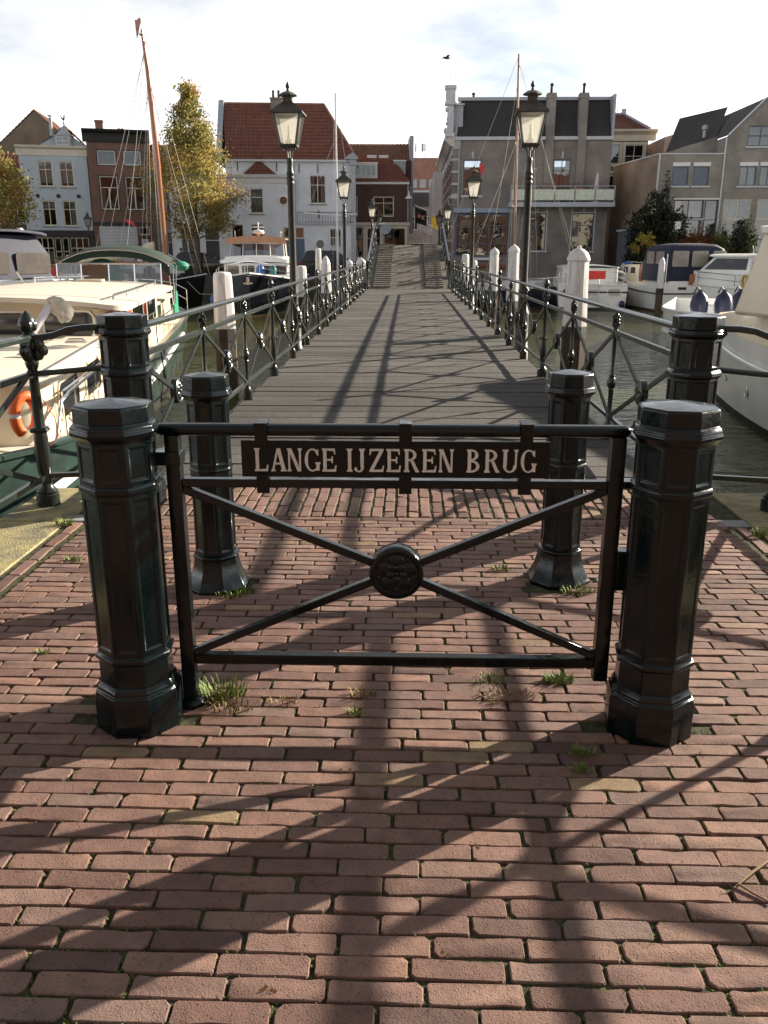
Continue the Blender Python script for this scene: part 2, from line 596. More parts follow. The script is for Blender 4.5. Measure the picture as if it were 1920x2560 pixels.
# ---------------------------------------------------------------- water and quay
def water_mat():
    m, N, L, b = new_mat('harbour_water')
    b.inputs['Base Color'].default_value = (0.058, 0.064, 0.022, 1)
    b.inputs['Roughness'].default_value = 0.045
    b.inputs['IOR'].default_value = 1.33
    g = N.new('ShaderNodeNewGeometry')
    mp = N.new('ShaderNodeMapping')
    mp.inputs['Rotation'].default_value = (0, 0, 0.35)
    mp.inputs['Scale'].default_value = (0.8, 1.7, 1)
    L.new(g.outputs['Position'], mp.inputs['Vector'])
    n1 = N.new('ShaderNodeTexNoise')
    n1.inputs['Scale'].default_value = 2.6
    n1.inputs['Detail'].default_value = 4
    n2 = N.new('ShaderNodeTexNoise')
    n2.inputs['Scale'].default_value = 0.35
    n2.inputs['Detail'].default_value = 2
    L.new(mp.outputs['Vector'], n1.inputs['Vector'])
    L.new(mp.outputs['Vector'], n2.inputs['Vector'])
    mm = N.new('ShaderNodeMath')
    mm.operation = 'MULTIPLY'
    L.new(n1.outputs['Fac'], mm.inputs[0])
    L.new(n2.outputs['Fac'], mm.inputs[1])
    bp = N.new('ShaderNodeBump')
    bp.inputs['Strength'].default_value = 0.55
    bp.inputs['Distance'].default_value = 0.22
    L.new(mm.outputs[0], bp.inputs['Height'])
    L.new(bp.outputs['Normal'], b.inputs['Normal'])
    return m

WATER_Z = -1.2
MB().quad((-160, -4, WATER_Z), (160, -4, WATER_Z), (160, 63.5, WATER_Z), (-160, 63.5, WATER_Z)).build('water', water_mat(), recalc=False)['kind'] = 'structure'

QX = 2.42                     # half width of the abutment that carries the bridge head
q = MB()
q.box(-QX, QX, -4.2, 5.44, -3.0, -0.016)
q.box(-160, 160, -90, -4.0, -3.0, -0.020)
quay = q.build('quay', QUAYW)
tag(quay, kind='structure')
# bed of the paving (seen only in the joints), as its own sheet
bed = MB().quad((-2.02, -4.0, -0.0075), (2.02, -4.0, -0.0075), (2.02, 5.42, -0.0075), (-2.02, 5.42, -0.0075)).build('paving_bed', JOINT, recalc=False)
tag(bed, kind='structure')
strip_mesh = None
for sx in (-1, 1):
    m_ = MB()
    y = 4.62
    x0, x1 = sorted((sx * 1.985, sx * 2.40))
    ys = [5.40, 4.66, 2.7, 0.6, -1.6, -3.9]
    for a, b_ in zip(ys, ys[1:]):
        m_.box(x0, x1, b_ + 0.006, a - 0.006, -0.10, 0.004)
    o = m_.build('concrete_coping', CONC, bevel=0.006)
    tag(o, kind='structure')
    k = MB().box(*sorted((sx * 1.80, sx * 1.982)), 4.68, 4.80, -0.08, 0.002).build('threshold_stone', STONE, o, bevel=0.004)

# ---------------------------------------------------------------- brick paving
BL, BW = 0.2050, 0.0578      # brick face; module 0.213 x 0.063
def brick_shape(seed):
    rnd = random.Random(seed)
    a, b_ = BL / 2, BW / 2
    c = rnd.uniform(0.003, 0.008)
    pts = []
    def j(s=0.0014): return rnd.uniform(-s, s)
    def corner(x, y, sx, sy):
        cc = rnd.choice((0.003, 0.004, 0.006, 0.008, 0.013)) * rnd.uniform(0.8, 1.2)
        return (x - sx * cc, y + j(0.001)), (x + j(0.001), y - sy * cc)
    p1 = corner(a, b_, 1, 1)
    p2 = corner(-a, b_, -1, 1)
    p3 = corner(-a, -b_, -1, -1)
    p4 = corner(a, -b_, 1, -1)
    dent = lambda: -rnd.uniform(0.002, 0.006) if rnd.random() < 0.15 else j(0.0013)
    def side(x0, x1, y, sg):
        xs = [x0 + (x1 - x0) * f_ for f_ in (.2, .45, .75)]
        return [(x + j(0.012), y + sg * dent()) for x in xs]
    pts = [p4[1], (a + j(0.0012), j(0.008)), p1[1], p1[0]] + side(a, -a, b_, 1) + [p2[0], p2[1], (-a + j(0.0012), j(0.008)), p3[1], p3[0]] + side(-a, a, -b_, -1) + [p4[0]]
    n = len(pts)
    bev = rnd.uniform(0.0016, 0.0034)
    tx, ty = j(0.0012), j(0.0016)
    def ring(ins, z):
        out = []
        for (x, y) in pts:
            k = 1 - ins / max(abs(x), 0.03) if abs(x) > 0.06 else 1
            kx = x - math.copysign(ins, x) if abs(x) > 0.09 else x * 0.995
            ky = y - math.copysign(ins, y)
            zz = z
            if ins > 0: zz = z + tx * x / a + ty * y / b_ + j(0.0006)
            out.append((kx, ky, zz))
        return out
    m = MB()
    m.loft([ring(0, -0.022), ring(0, -0.0042), ring(bev * 0.4, -0.0012), ring(bev, 0.0)], cap0=False)
    return m
BRICKS = []
for i in range(22):
    me = brick_shape(100 + i).mesh('brick', PAVER, 24)
    BRICKS.append(me)
BR_RAW = [brick_shape(100 + i) for i in range(22)]

spots = []          # x, y, rot, lengthscale
rb = random.Random(3)
POSTS_XY = [(-0.905, 2.57), (0.815, 2.57), (-0.89, 3.72), (0.725, 3.78)]
def free(x, y, hl):
    for px_, py_ in POSTS_XY:
        if abs(x - px_) < hl + 0.05 and abs(y - py_) < 0.10: return False
    return True
row = 0
y = 4.80 - 0.0315
while y > -3.9:
    off = (0.5 if row % 2 else 0.0) * 0.213 + rb.uniform(-0.018, 0.018)
    if row % 7 == 3: off += 0.05
    x = -1.86 - 0.213 + off
    ycrv = y
    while x < 1.86 + 0.1:
        xl, xr = x - 0.1065, x + 0.1065
        ls = 1.0
        cx_ = x
        if xl < -1.845 or xr > 1.845:
            xl, xr = max(xl, -1.845), min(xr, 1.845)
            if xr - xl < 0.05:
                x += 0.213
                continue
            ls = (xr - xl - 0.008) / BL
            cx_ = (xl + xr) / 2
        dip = 0.006 * mnoise.noise(Vector((cx_ * 0.9, y * 0.9, 1.0)))
        rowwave = 0.010 * mnoise.noise(Vector((cx_ * 0.55, y * 0.25, 7.0)))
        if free(cx_, y, 0.08 * ls):
            spots.append((cx_ + rb.uniform(-0.003, 0.003), y + rowwave + rb.uniform(-0.0022, 0.0022), rb.gauss(0, 0.009), ls, dip * 0.5 + rb.uniform(-0.0016, 0.0016)))
        x += 0.213 + rb.uniform(-0.0015, 0.0015)
    y -= 0.0632
    row += 1
# border course along both sides
for sx in (-1, 1):
    y = 4.66
    while y > -3.9:
        spots.append((sx * 1.915, y - 0.1065, pi / 2 + rb.gauss(0, 0.008), 1.0, rb.uniform(-0.002, 0.002)))
        y -= 0.2135
        if sx > 0 or True:
            pass
    y = 4.66
# soldier course in front of the bridge head
x = -1.79
ci = 0
while x < 1.80:
    yy = 4.815 + (0.105 if ci % 2 else 0.0)
    first = True
    if ci % 2:
        spots.append((x, 4.815 + 0.048, pi / 2, 0.45, rb.uniform(-0.002, 0.002)))
    while yy + 0.2 < 5.47:
        spots.append((x + rb.uniform(-0.003, 0.003), yy + 0.1065, pi / 2 + rb.gauss(0, 0.012), 1.0, rb.uniform(-0.003, 0.003)))
        yy += 0.213
    if 5.455 - yy > 0.05:
        spots.append((x, (yy + 5.45) / 2, pi / 2, (5.45 - yy - 0.006) / BL, 0.0))
    x += 0.0735 + rb.uniform(-0.002, 0.002)
    ci += 1
def in_view(x, y):
    # nearest visible ground first: inside the photographed frame, in front of the camera
    if y < 1.28: return None
    half = 0.455 * sqrt(y * y + 2.25) * 1.05
    if abs(x + 0.03 * y) > half + 0.1: return None
    return y
vis = sorted([(in_view(s[0], s[1]), i) for i, s in enumerate(spots) if in_view(s[0], s[1]) is not None])
near = set(i for _, i in vis[:300])
BUFF = [(0.23, 2.37), (0.11, 2.31), (-0.14, 2.18), (-0.46, 2.0), (-0.98, 2.33), (0.57, 2.17)]      # the few buff bricks
paving = empty('brick_paving', (0, 0, 0), 0, None, None, None, 'structure')
rest_v, rest_f, rest_t = [], [], []
for i, (x, y, rz, ls, dz) in enumerate(spots):
    k = rb.randrange(22)
    flip = pi if rb.random() < 0.5 else 0.0
    tx, ty = rb.gauss(0, 0.005), rb.gauss(0, 0.007)
    if i in near:
        o = inst('brick', BRICKS[k], paving, (x, y, dz), (tx, ty * 0.5, rz + flip), (ls, 1, 1))
        tone = rb.random() * 0.955
        if any(abs(x - bx) < 0.107 and abs(y - by) < 0.032 for bx, by in BUFF): tone = rb.uniform(0.985, 1.0)
        o.color = (tone, tone, tone, 1)
    else:
        M = Matrix.Translation((x, y, dz)) @ Matrix.Rotation(rz + flip, 4, 'Z') @ Matrix.Rotation(tx, 4, 'X') @ Matrix.Diagonal((ls, 1, 1, 1))
        b0 = len(rest_v)
        raw = BR_RAW[k]
        rest_v.extend([tuple(M @ Vector(p)) for p in raw.v])
        rest_f.extend([tuple(j + b0 for j in f) for f in raw.f])
        rest_t.extend([rb.random() * 0.985] * len(raw.f))
me = bpy.data.meshes.new('bricks')
me.from_pydata(rest_v, [], rest_f)
me.materials.append(PAVER_A)
at = me.attributes.new('tone', 'FLOAT', 'FACE')
at.data.foreach_set('value', rest_t)
me.polygons.foreach_set('use_smooth', [True] * len(me.polygons))
me.set_sharp_from_angle(angle=radians(24))
o = inst('bricks', me, paving)
tag(o, kind='stuff')
# ---------------------------------------------------------------- octagonal cast-iron posts
C8 = cos(pi / 8)
def octo(m, prof, c=(0, 0, 0)):
    m.lathe([(a / C8, z) for a, z in prof], 8, c, 0.5)
def octo_panels(m, a, z0, z1, bw, bz, depth):
    """eight faces, each with a sunk panel"""
    R = a / C8
    for k in range(8):
        t0, t1 = 2 * pi * (k + 0.5) / 8, 2 * pi * (k + 1.5) / 8
        p0, p1 = Vector((R * cos(t0), R * sin(t0), 0)), Vector((R * cos(t1), R * sin(t1), 0))
        nrm = ((p0 + p1) / 2).normalized()
        e = p1 - p0
        w = e.length
        e = e / w
        def P(u, z, d=0.0): return p0 + e * u + Vector((0, 0, z)) - nrm * d
        o = [P(0, z0), P(w, z0), P(w, z1), P(0, z1)]
        i1 = [P(bw, z0 + bz), P(w - bw, z0 + bz), P(w - bw, z1 - bz), P(bw, z1 - bz)]
        s_ = 0.004
        i2 = [P(bw + s_, z0 + bz + s_, depth), P(w - bw - s_, z0 + bz + s_, depth), P(w - bw - s_, z1 - bz - s_, depth), P(bw + s_, z1 - bz - s_, depth)]
        vv = o + i1 + i2
        ff = []
        for q_ in range(4):
            r_ = (q_ + 1) % 4
            ff += [(q_, r_, 4 + r_, 4 + q_), (4 + q_, 4 + r_, 8 + r_, 8 + q_)]
        ff.append((8, 9, 10, 11))
        m.add(vv, ff)

def iron_post(name, loc, kind, label, rz=0.0):
    t = empty(name, loc, rz, label, 'post', 'octagonal iron posts at the bridge head')
    if kind == 'gate':
        t.scale = (.935, .935, 1.0)
        p = MB(); octo(p, [(.142, -.02), (.142, .118), (.138, .126), (.138, .134), (.130, .140), (.130, .150), (.119, .168)])
        p.build('plinth', BLACK, t, bevel=.003)
        s_ = MB(); octo(s_, [(.1185, .166), (.1165, .245), (.126, .252), (.126, .264), (.1165, .272)])
        octo_panels(s_, .1165, .272, .806, .014, .02, .004)
        s_.build('shaft', BLACK, t, bevel=.0025)
        r_ = MB(); octo(r_, [(.1165, .804), (.123, .811), (.123, .827), (.1165, .834)])
        r_.build('ring', BLACK, t, bevel=.003)
        u = MB(); octo_panels(u, .1165, .832, .965, .016, .016, .004)
        u.build('neck', BLACK, t, bevel=.0025)
        k = MB(); octo(k, [(.1165, .963), (.122, .972), (.132, .982), (.134, .993), (.130, .999), (.130, 1.008), (.121, 1.016), (.118, 1.022)])
        k.build('collar', BLACK, t, bevel=.003)
        c = MB(); octo(c, [(.119, 1.020), (.119, 1.066), (.114, 1.071), (.002, 1.085)])
        c.build('cap', BLACK, t, bevel=.003, smooth=12)
    elif kind == 'mid':
        p = MB(); octo(p, [(.142, -.02), (.142, .012), (.134, .02), (.110, .075), (.099, .120), (.096, .148), (.101, .152), (.101, .162), (.090, .168)])
        p.build('flared_base', BLACK, t, bevel=.003)
        s_ = MB(); octo_panels(s_, .088, .166, .56, .012, .02, .005); octo(s_, [(.088, .56), (.092, .566), (.092, .574), (.088, .58)]); octo_panels(s_, .088, .58, .885, .012, .02, .005)
        s_.build('shaft', BLACK, t, bevel=.0025)
        k = MB(); octo(k, [(.088, .883), (.094, .892), (.105, .902), (.107, .912), (.103, .918), (.103, .926), (.096, .934)])
        k.build('collar', BLACK, t, bevel=.003)
        c = MB(); octo(c, [(.095, .932), (.095, .986), (.090, .991), (.002, 1.005)])
        c.build('cap', BLACK, t, bevel=.003, smooth=12)
    else:
        p = MB(); octo(p, [(.165, -.02), (.165, .12), (.158, .135), (.150, .15), (.138, .17)])
        p.build('plinth', BLACK, t, bevel=.003)
        s_ = MB(); octo_panels(s_, .132, .168, .80, .016, .02, .007)
        s_.build('shaft', BLACK, t, bevel=.0025)
        r_ = MB(); octo(r_, [(.132, .80), (.146, .812), (.146, .832), (.138, .842), (.132, .850)])
        r_.build('ring', BLACK, t, bevel=.003)
        u = MB(); octo_panels(u, .132, .85, 1.03, .016, .018, .008)
        u.build('neck', BLACK, t, bevel=.0025)
        k = MB(); octo(k, [(.132, 1.028), (.140, 1.038), (.152, 1.048), (.154, 1.060), (.148, 1.066), (.148, 1.074), (.136, 1.084)])
        k.build('collar', BLACK, t, bevel=.003)
        c = MB(); octo(c, [(.136, 1.082), (.136, 1.150), (.130, 1.156), (.002, 1.173)])
        c.build('cap', BLACK, t, bevel=.003, smooth=12)
    return t

iron_post('gate_post', (-0.888, 2.51, 0), 'gate', 'black octagonal gate post with the hinge strap, nearest on the left', radians(6))
iron_post('gate_post', (0.805, 2.51, 0), 'gate', 'black octagonal gate post with the latch plates, nearest on the right', radians(-8))
iron_post('bollard_post', (-0.89, 3.72, 0), 'mid', 'slimmer black octagonal post with flared foot, behind the left gate post')
iron_post('bollard_post', (0.735, 3.84, 0), 'mid', 'slimmer black octagonal post with flared foot, behind the right of the name plate')
iron_post('railing_end_post', (-1.70, 5.10, 0), 'end', 'tall black octagonal post where the left bridge railing begins')
iron_post('railing_end_post', (1.70, 5.10, 0), 'end', 'tall black octagonal post where the right bridge railing begins')

# ---------------------------------------------------------------- gate with the name plate
def glyphs():
    W = 0.145
    def stem(x, w=W, z0=0.0, z1=1.0, s=0.055, top=True, bot=True, tl=True, tr=True, bl=True, br=True):
        h = w / 2
        p = []
        p += [(x - h - (s if bl else 0), z0), (x + h + (s if br else 0), z0)] if bot else [(x - h, z0), (x + h, z0)]
        if bot and br: p += [(x + h + s, z0 + .03), (x + h, z0 + .12)]
        if top and tr: p += [(x + h, z1 - .12), (x + h + s, z1 - .03)]
        p += [(x + h + (s if top and tr else 0), z1), (x - h - (s if top and tl else 0), z1)]
        if top and tl: p += [(x - h - s, z1 - .03), (x - h, z1 - .12)]
        if bot and bl: p += [(x - h, z0 + .12), (x - h - s, z0 + .03)]
        return p
    def diag(x0, z0, x1, z1, w):
        return [(x0 - w / 2, z0), (x0 + w / 2, z0), (x1 + w / 2, z1), (x1 - w / 2, z1)]
    def arc(cx, cz, rx, rz, a0, a1, wt, wn, n=18):
        out, inn = [], []
        for i in range(n + 1):
            a = radians(a0 + (a1 - a0) * i / n)
            w = wn + (wt - wn) * abs(cos(a)) ** 1.6
            out.append((cx + rx * cos(a), cz + rz * sin(a)))
            inn.append((cx + (rx - w) * cos(a), cz + (rz - wn - (w - wn) * 0.25) * sin(a)))
        return out + inn[::-1]
    def arm_lo(x0, x1):
        return [(x0, 0), (x1, 0), (x1 + .03, .27), (x1 - .03, .27), (x1 - .07, .1), (x0, .075)]
    def arm_hi(x0, x1):
        return [(x0, 1), (x0, .925), (x1 - .06, .905), (x1 - .03, .76), (x1 + .02, .76), (x1, 1)]
    def arm_mid(x0, x1):
        return [(x0, .48), (x1 - .05, .475), (x1 - .02, .38), (x1 + .03, .38), (x1 + .03, .66), (x1 - .02, .66), (x1 - .05, .55), (x0, .55)]
    def bowl(cz, rx, rz, x=.20, wt=.14):
        return arc(x, cz, rx, rz, -90, 90, wt, .075, 14)
    G = {}
    G['L'] = [stem(.15, br=False), arm_lo(.235, .60)]
    G['A'] = [diag(.10, .1, .315, 1.0, .085), diag(.55, .1, .34, 1.0, .155), [(.19, .30), (.48, .30), (.46, .37), (.205, .37)],
              [(0, 0), (.20, 0), (.20, .03), (.145, .1), (.055, .1), (0, .03)], [(.42, 0), (.68, 0), (.68, .03), (.64, .1), (.46, .1), (.42, .03)]]
    G['N'] = [stem(.10, .08, 0, 1, .05, tr=False), diag(.53, 0, .13, 1.0, .145), stem(.575, .08, .0, 1, .05, bot=False)]
    G['G'] = [arc(.35, .5, .34, .5, 48, 322, .14, .06, 26), stem(.585, .13, .04, .40, .05, bot=False), [(.50, .80), (.57, .70), (.61, .70), (.60, .97), (.565, .97)]]
    G['E'] = [stem(.14, tr=False, br=False), arm_hi(.225, .58), arm_mid(.225, .46), arm_lo(.225, .62)]
    G['I'] = [stem(.15)]
    G['J'] = [stem(.36, bot=False, z0=.2), arc(.215, .22, .23, .24, 0, -150, .14, .06, 12), [(.02, .09), (.08, .04), (.14, .09), (.13, .17), (.07, .19), (.02, .16)]]
    G['Z'] = [[(.02, 1), (.0, .74), (.05, .74), (.10, .905), (.62, .925), (.62, 1)], diag(.09, .075, .53, .925, .155), [(.0, 0), (.61, 0), (.64, .27), (.59, .27), (.53, .1), (0, .075)]]
    G['R'] = [stem(.14, tr=False), bowl(.74, .36, .26), [(.30, .48), (.44, .50), (.62, .11), (.68, .05), (.68, 0), (.52, 0)]]
    G['B'] = [stem(.14, tr=False, br=False), bowl(.755, .32, .245), bowl(.265, .38, .265)]
    G['U'] = [stem(.15, z0=.3, bot=False), arc(.36, .32, .295, .32, 180, 360, .14, .065, 16), stem(.615, .08, .3, 1, .055, bot=False)]
    return G

def build_gate():
    t = empty('bridge_gate', (-0.03, 2.6, 0), 0, 'low black iron gate with crossed bars and a name plate across the bridge approach', 'gate')
    X = lambda x: x + 0.03
    m = MB()
    rings = []
    for x, k in ((-.792, .55), (-.782, .9), (-.770, 1), (.672, 1), (.684, .9), (.692, .55)):
        rings.append([(X(x), .033 * k * cos(a) * (1.0 if abs(cos(a)) < .8 else .95), .9735 + .019 * k * sin(a) * 1.05) for a in [2 * pi * (i + .5) / 12 for i in range(12)]])
    m.loft(rings)
    m.build('top_rail', BLACK, t, smooth=50)
    MB().box(X(-.762), X(-.716), -.022, .022, .02, .957).build('stile', BLACK, t, bevel=.003)
    MB().box(X(.634), X(.681), -.022, .022, .12, .957).build('stile', BLACK, t, bevel=.003)
    MB().box(X(-.716), X(.634), -.016, .016, .788, .815).build('middle_rail', BLACK, t, bevel=.003)
    MB().box(X(-.716), X(.634), -.019, .019, .166, .2).build('bottom_rail', BLACK_WORN, t, bevel=.004)
    c = (X(-.03), 0, .503)
    for (x, z) in ((X(-.716), .780), (X(.634), .785), (X(-.716), .205), (X(.634), .208)):
        d = Vector((x - c[0], 0, z - c[2])).normalized()
        a = Vector(c) + d * .075
        MB().bar(a, (x, 0, z), .026, .030, up=(0, 1, 0)).build('cross_bar', BLACK, t, bevel=.003)
    # medallion: drum with a rose in relief
    M = Matrix.Translation(c) @ Matrix.Rotation(pi / 2, 4, 'X')
    d = MB()
    d.lathe([(.086, -.030), (.090, -.024), (.090, .022), (.087, .028), (.078, .030), (.076, .024), (.070, .0235), (.068, .021), (.002, .021)], 40, M=M)
    med = d.build('medallion', BLACK, t)
    r_ = MB()
    for k in range(5):
        for rad, s_, h in ((.040, .025, .006), (.022, .017, .009)):
            a = 2 * pi * (k + (.5 if rad < .03 else 0)) / 5 + .3
            q_ = MB().ball((rad * cos(a), rad * sin(a), .021), s_, 10, 6, (1, 1, h / s_))
            r_.add([M @ Vector(v) for v in q_.v], q_.f)
    q_ = MB().ball((0, 0, .022), .010, 10, 6)
    r_.add([M @ Vector(v) for v in q_.v], q_.f)
    for k in range(5):
        a = 2 * pi * (k + .5) / 5 + .3
        q_ = MB().ball((.058 * cos(a), .058 * sin(a), .021), 0.009, 8, 5, (1, 1, .4))
        r_.add([M @ Vector(v) for v in q_.v], q_.f)
    r_.build('rose_relief', BLACK, med)
    # name plate
    p = MB().box(X(-.521), X(.448), -.016, -.004, .824, .941).build('name_plate', BLACK_WORN, t, bevel=.002)
    tag(p, 'black plate with raised sand-coloured letters LANGE IJZEREN BRUG')
    G = glyphs()
    pos = [('L', 148), ('A', 228), ('N', 304), ('G', 387), ('E', 468), ('I', 583), ('J', 619), ('Z', 692), ('E', 770), ('R', 852), ('E', 937), ('N', 1015), ('B', 1145), ('R', 1228), ('U', 1310), ('G', 1398)]
    H = .0735
    for ch, px_ in pos:
        x0 = X(-.481) + (px_ - 148) * .000669
        lm = MB()
        for k, poly in enumerate(G[ch]):
            lm.prism([(x0 + u * H * .98, .844 + w * H) for u, w in poly], 'y', -.0215 - .00025 * k, -.0155)
        lm.build('letter', LETTER, p, smooth=0)
    for x in (-.455, -.004, .371):
        k = MB()
        k.box(X(x) - .020, X(x) + .020, -.0235, -.0165, .926, .9615)
        k.box(X(x) - .020, X(x) + .020, -.0395, -.0165, .9605, .9655)
        k.box(X(x) - .020, X(x) + .020, -.0395, -.0345, .9645, .9985)
        k.box(X(x) - .020, X(x) + .020, -.0395, .036, .9955, 1.0005)
        k.build('clip', BLACK_WORN, t, bevel=.0015)
        k = MB()
        k.box(X(x) - .020, X(x) + .020, -.0235, -.0165, .772, .836)
        k.box(X(x) - .020, X(x) + .020, -.0225, .019, .8155, .8205)
        k.build('clip', BLACK_WORN, t, bevel=.0015)
    # hinge strap, pivot and latch
    h = MB()
    h.box(X(-.80), X(-.712), -.034, .034, .862, .905)
    h.build('hinge_strap', BLACK, t, bevel=.004)
    f = MB(); f.lathe([(.045, -.015), (.045, .018), (.036, .026), (.03, .03)], 8, (X(-.739), 0, 0), .5)
    f.build('pivot_foot', BLACK_WORN, t, bevel=.002)
    MB().box(X(.68), X(.722), -.025, .025, .795, .818).build('latch_plate', BLACK, t, bevel=.002)
    MB().box(X(.681), X(.722), -.022, .022, .45, .585).build('lock_case', BLACK, t, bevel=.003)
    return t
build_gate()

# ---------------------------------------------------------------- bridge
SLOPE = 0.003
def dz(y): return SLOPE * (y - 5.47)
DECK_END, CREST, DOWN, FAR_END = 36.9, 45.4, 48.0, 57.0
CREST_Z = 1.93
def ramp_z(y):
    if y < DECK_END: return dz(y)
    z0 = dz(DECK_END)
    if y < CREST:
        u = (y - DECK_END) / (CREST - DECK_END)
        return z0 + (CREST_Z - z0) * (u - 0.06 * sin(2 * pi * u) / (2 * pi))
    if y < DOWN: return CREST_Z
    return CREST_Z + (0.12 - CREST_Z) * (y - DOWN) / (FAR_END - DOWN)

bridge = empty('footbridge', (0, 5.47, 0), 0, 'long flat wooden-decked footbridge with a hump at its far end', 'bridge')
BO = Vector((0, 5.47, 0))
pl = MB().box(-1.735, 1.735, -.1475, .1475, -.06, 0.0)
plank_mesh = []
for k in range(6):
    rr = random.Random(k)
    m = MB().box(-1.735 + rr.uniform(-.012, .012), 1.735 + rr.uniform(-.012, .012), -.1455, .1455, -.06, 0.0)
    plank_mesh.append(m.build('tmp', DECK, None, bevel=.005))
ny = 5.475 + .155
rr = random.Random(5)
k = 0
while ny < DECK_END - .1:
    src = plank_mesh[k % 6]
    o = src.copy()
    COL.objects.link(o)
    o.name = 'plank'
    o.parent = bridge
    o.location = (0, ny - 5.47, dz(ny) + rr.uniform(-.003, .003))
    o.rotation_euler = (SLOPE + rr.uniform(-.004, .004), rr.uniform(-.0012, .0012), rr.uniform(-.0008, .0008))
    ny += .3115
    k += 1
for o in plank_mesh: bpy.data.objects.remove(o)
g = MB()
for x in (-1.45, -.5, .5, 1.45):
    g.box(x - .09, x + .09, .0, DECK_END - 5.47, -.45, -.065)
g.build('girder', STEEL, bridge)
for sx in (-1, 1):
    e = MB(); e.box(sx * 1.76 - .022, sx * 1.76 + .022, -.01, DECK_END - 5.47, -.30, -.012)
    e.build('edge_beam', STEEL, bridge)
for y in (12.6, 18.6, 24.6, 30.6, 36.6):
    for x in (-1.3, 1.3):
        p = MB(); p.lathe([(.17, -3.0), (.17, -.45)], 12, (x, y - 5.47, 0))
        p.build('pile', PILEB, bridge)
    MB().box(-1.6, 1.6, y - 5.47 - .14, y - 5.47 + .14, -.70, -.45).build('cross_beam', STEEL, bridge)
# hump: curved carriageway plus treads on both sides
rm = MB()
N_ = 26
ys = [DECK_END + (CREST - DECK_END) * i / N_ for i in range(N_ + 1)] + [DOWN] + [DOWN + (FAR_END - DOWN) * (i + 1) / 6 for i in range(6)]
rows_ = []
for y in ys:
    z = ramp_z(y)
    rows_.append([(-1.74, y - 5.47, z - .25), (-1.74, y - 5.47, z), (1.74, y - 5.47, z), (1.74, y - 5.47, z - .25)])
rm.loft(rows_)
RAMP = pm('hump_deck', (0.105, 0.090, 0.075), 0.9, col2=(0.055, 0.048, 0.041), scale=5, bump=0.8, bscale=120, detail=10)
rm.build('hump_deck', RAMP, bridge)
TREAD = pm('tread_wood', (0.17, 0.155, 0.13), 0.75, col2=(0.08, 0.072, 0.06), scale=9, bump=.5, bscale=60)
nt_ = 24
for i in range(nt_):
    y = DECK_END + .25 + (CREST - DECK_END - .3) * i / (nt_ - 1)
    sl = (ramp_z(y + .05) - ramp_z(y - .05)) / .1
    for sx in (-1, 1):
        t_ = MB().box(-.37, .37, -.10, .10, 0.0, .075)
        o = t_.build('tread', TREAD, bridge, (sx * 1.12, y - 5.47, ramp_z(y) - .012), (atan2(sl, 1) * .35, 0, 0))
for y in (40.5, 46.5, 52.5):
    MB().box(-1.5, 1.5, y - 5.47 - .4, y - 5.47 + .4, -3.0, ramp_z(y) - .3).build('pier', STEEL, bridge)
# painted plates at the joint before the hump
MB().box(-.22, .22, DECK_END - 1.55 - 5.47, DECK_END - 1.50 - 5.47, dz(35.4) + .004, dz(35.4) + .012).build('joint_plate', pm('worn_white', (.5, .5, .48), .7), bridge)

# ---------------------------------------------------------------- railings
def leafy(m, c, s, up=1.0, n=4, seed=0):
    """cast acanthus cluster: lobes curling round the shaft"""
    rr_ = random.Random(seed)
    for ring_, (r0, z0, b_) in enumerate(((.018, 0.0, .011), (.025, .026, .014), (.030, .056, .016), (.026, .084, .014), (.018, .106, .010))):
        for k_ in range(n):
            a = 2 * pi * (k_ + .5 * (ring_ % 2)) / n + .2
            m.ball((c[0] + s * r0 * cos(a), c[1] + s * r0 * sin(a), c[2] + up * s * z0), s * b_, 8, 5, (1, 1, 1.7))
def main_post_mesh():
    m = MB()
    m.lathe([(.062, -.01), (.062, .075), (.054, .083), (.058, .095), (.048, .108), (.036, .125), (.030, .15), (.034, .165), (.028, .18),
             (.036, .22), (.041, .30), (.038, .42), (.034, .462), (.046, .470), (.046, .488), (.034, .496), (.030, .52), (.024, .84),
             (.032, .862), (.036, .884), (.032, .905), (.020, .92), (.020, 1.05)], 14)
    for k in range(4):
        a = pi / 4 + k * pi / 2
        m.ball((.046 * cos(a), .046 * sin(a), .479), .015, 8, 5)
    leafy(m, (0, 0, .925), 1.05, 1.0, 5)
    return m
def slim_post_mesh():
    m = MB()
    m.lathe([(.052, -.01), (.052, .10), (.045, .108), (.034, .125), (.022, .15), (.026, .168), (.020, .185), (.020, .40), (.026, .412), (.022, .422), (.034, .445), (.038, .47),
             (.034, .495), (.022, .515), (.026, .528), (.018, .545), (.0165, .86), (.024, .872), (.026, .886), (.024, .9), (.015, .915), (.015, 1.05)], 12)
    leafy(m, (0, 0, .925), .85, 1.0, 4)
    return m
def finial_mesh():
    m = MB()
    m.lathe([(.022, 0), (.030, .012), (.020, .024), (.026, .04), (.034, .06), (.028, .085), (.014, .105), (.002, .118)], 12)
    for k in range(6):
        a = 2 * pi * k / 6
        m.ball((.024 * cos(a), .024 * sin(a), .055), .014, 7, 5, (1, 1, 1.8))
    return m
def rosette_mesh():
    """drum whose axis is local X"""
    m = MB()
    M = Matrix.Rotation(pi / 2, 4, 'Y')
    m.lathe([(.066, -.026), (.076, -.020), (.076, .020), (.066, .026), (.058, .020), (.052, .020), (.002, .024)], 24, M=M)
    for sgn in (-1, 1):
        for k in range(6):
            a = 2 * pi * k / 6
            q_ = MB().ball((.036 * cos(a), .036 * sin(a), sgn * .022), .020, 8, 5, (1, 1, .55))
            m.add([M @ Vector(v) for v in q_.v], q_.f)
        q_ = MB().ball((0, 0, sgn * .024), .014, 8, 5, (1, 1, .9))
        m.add([M @ Vector(v) for v in q_.v], q_.f)
    return m
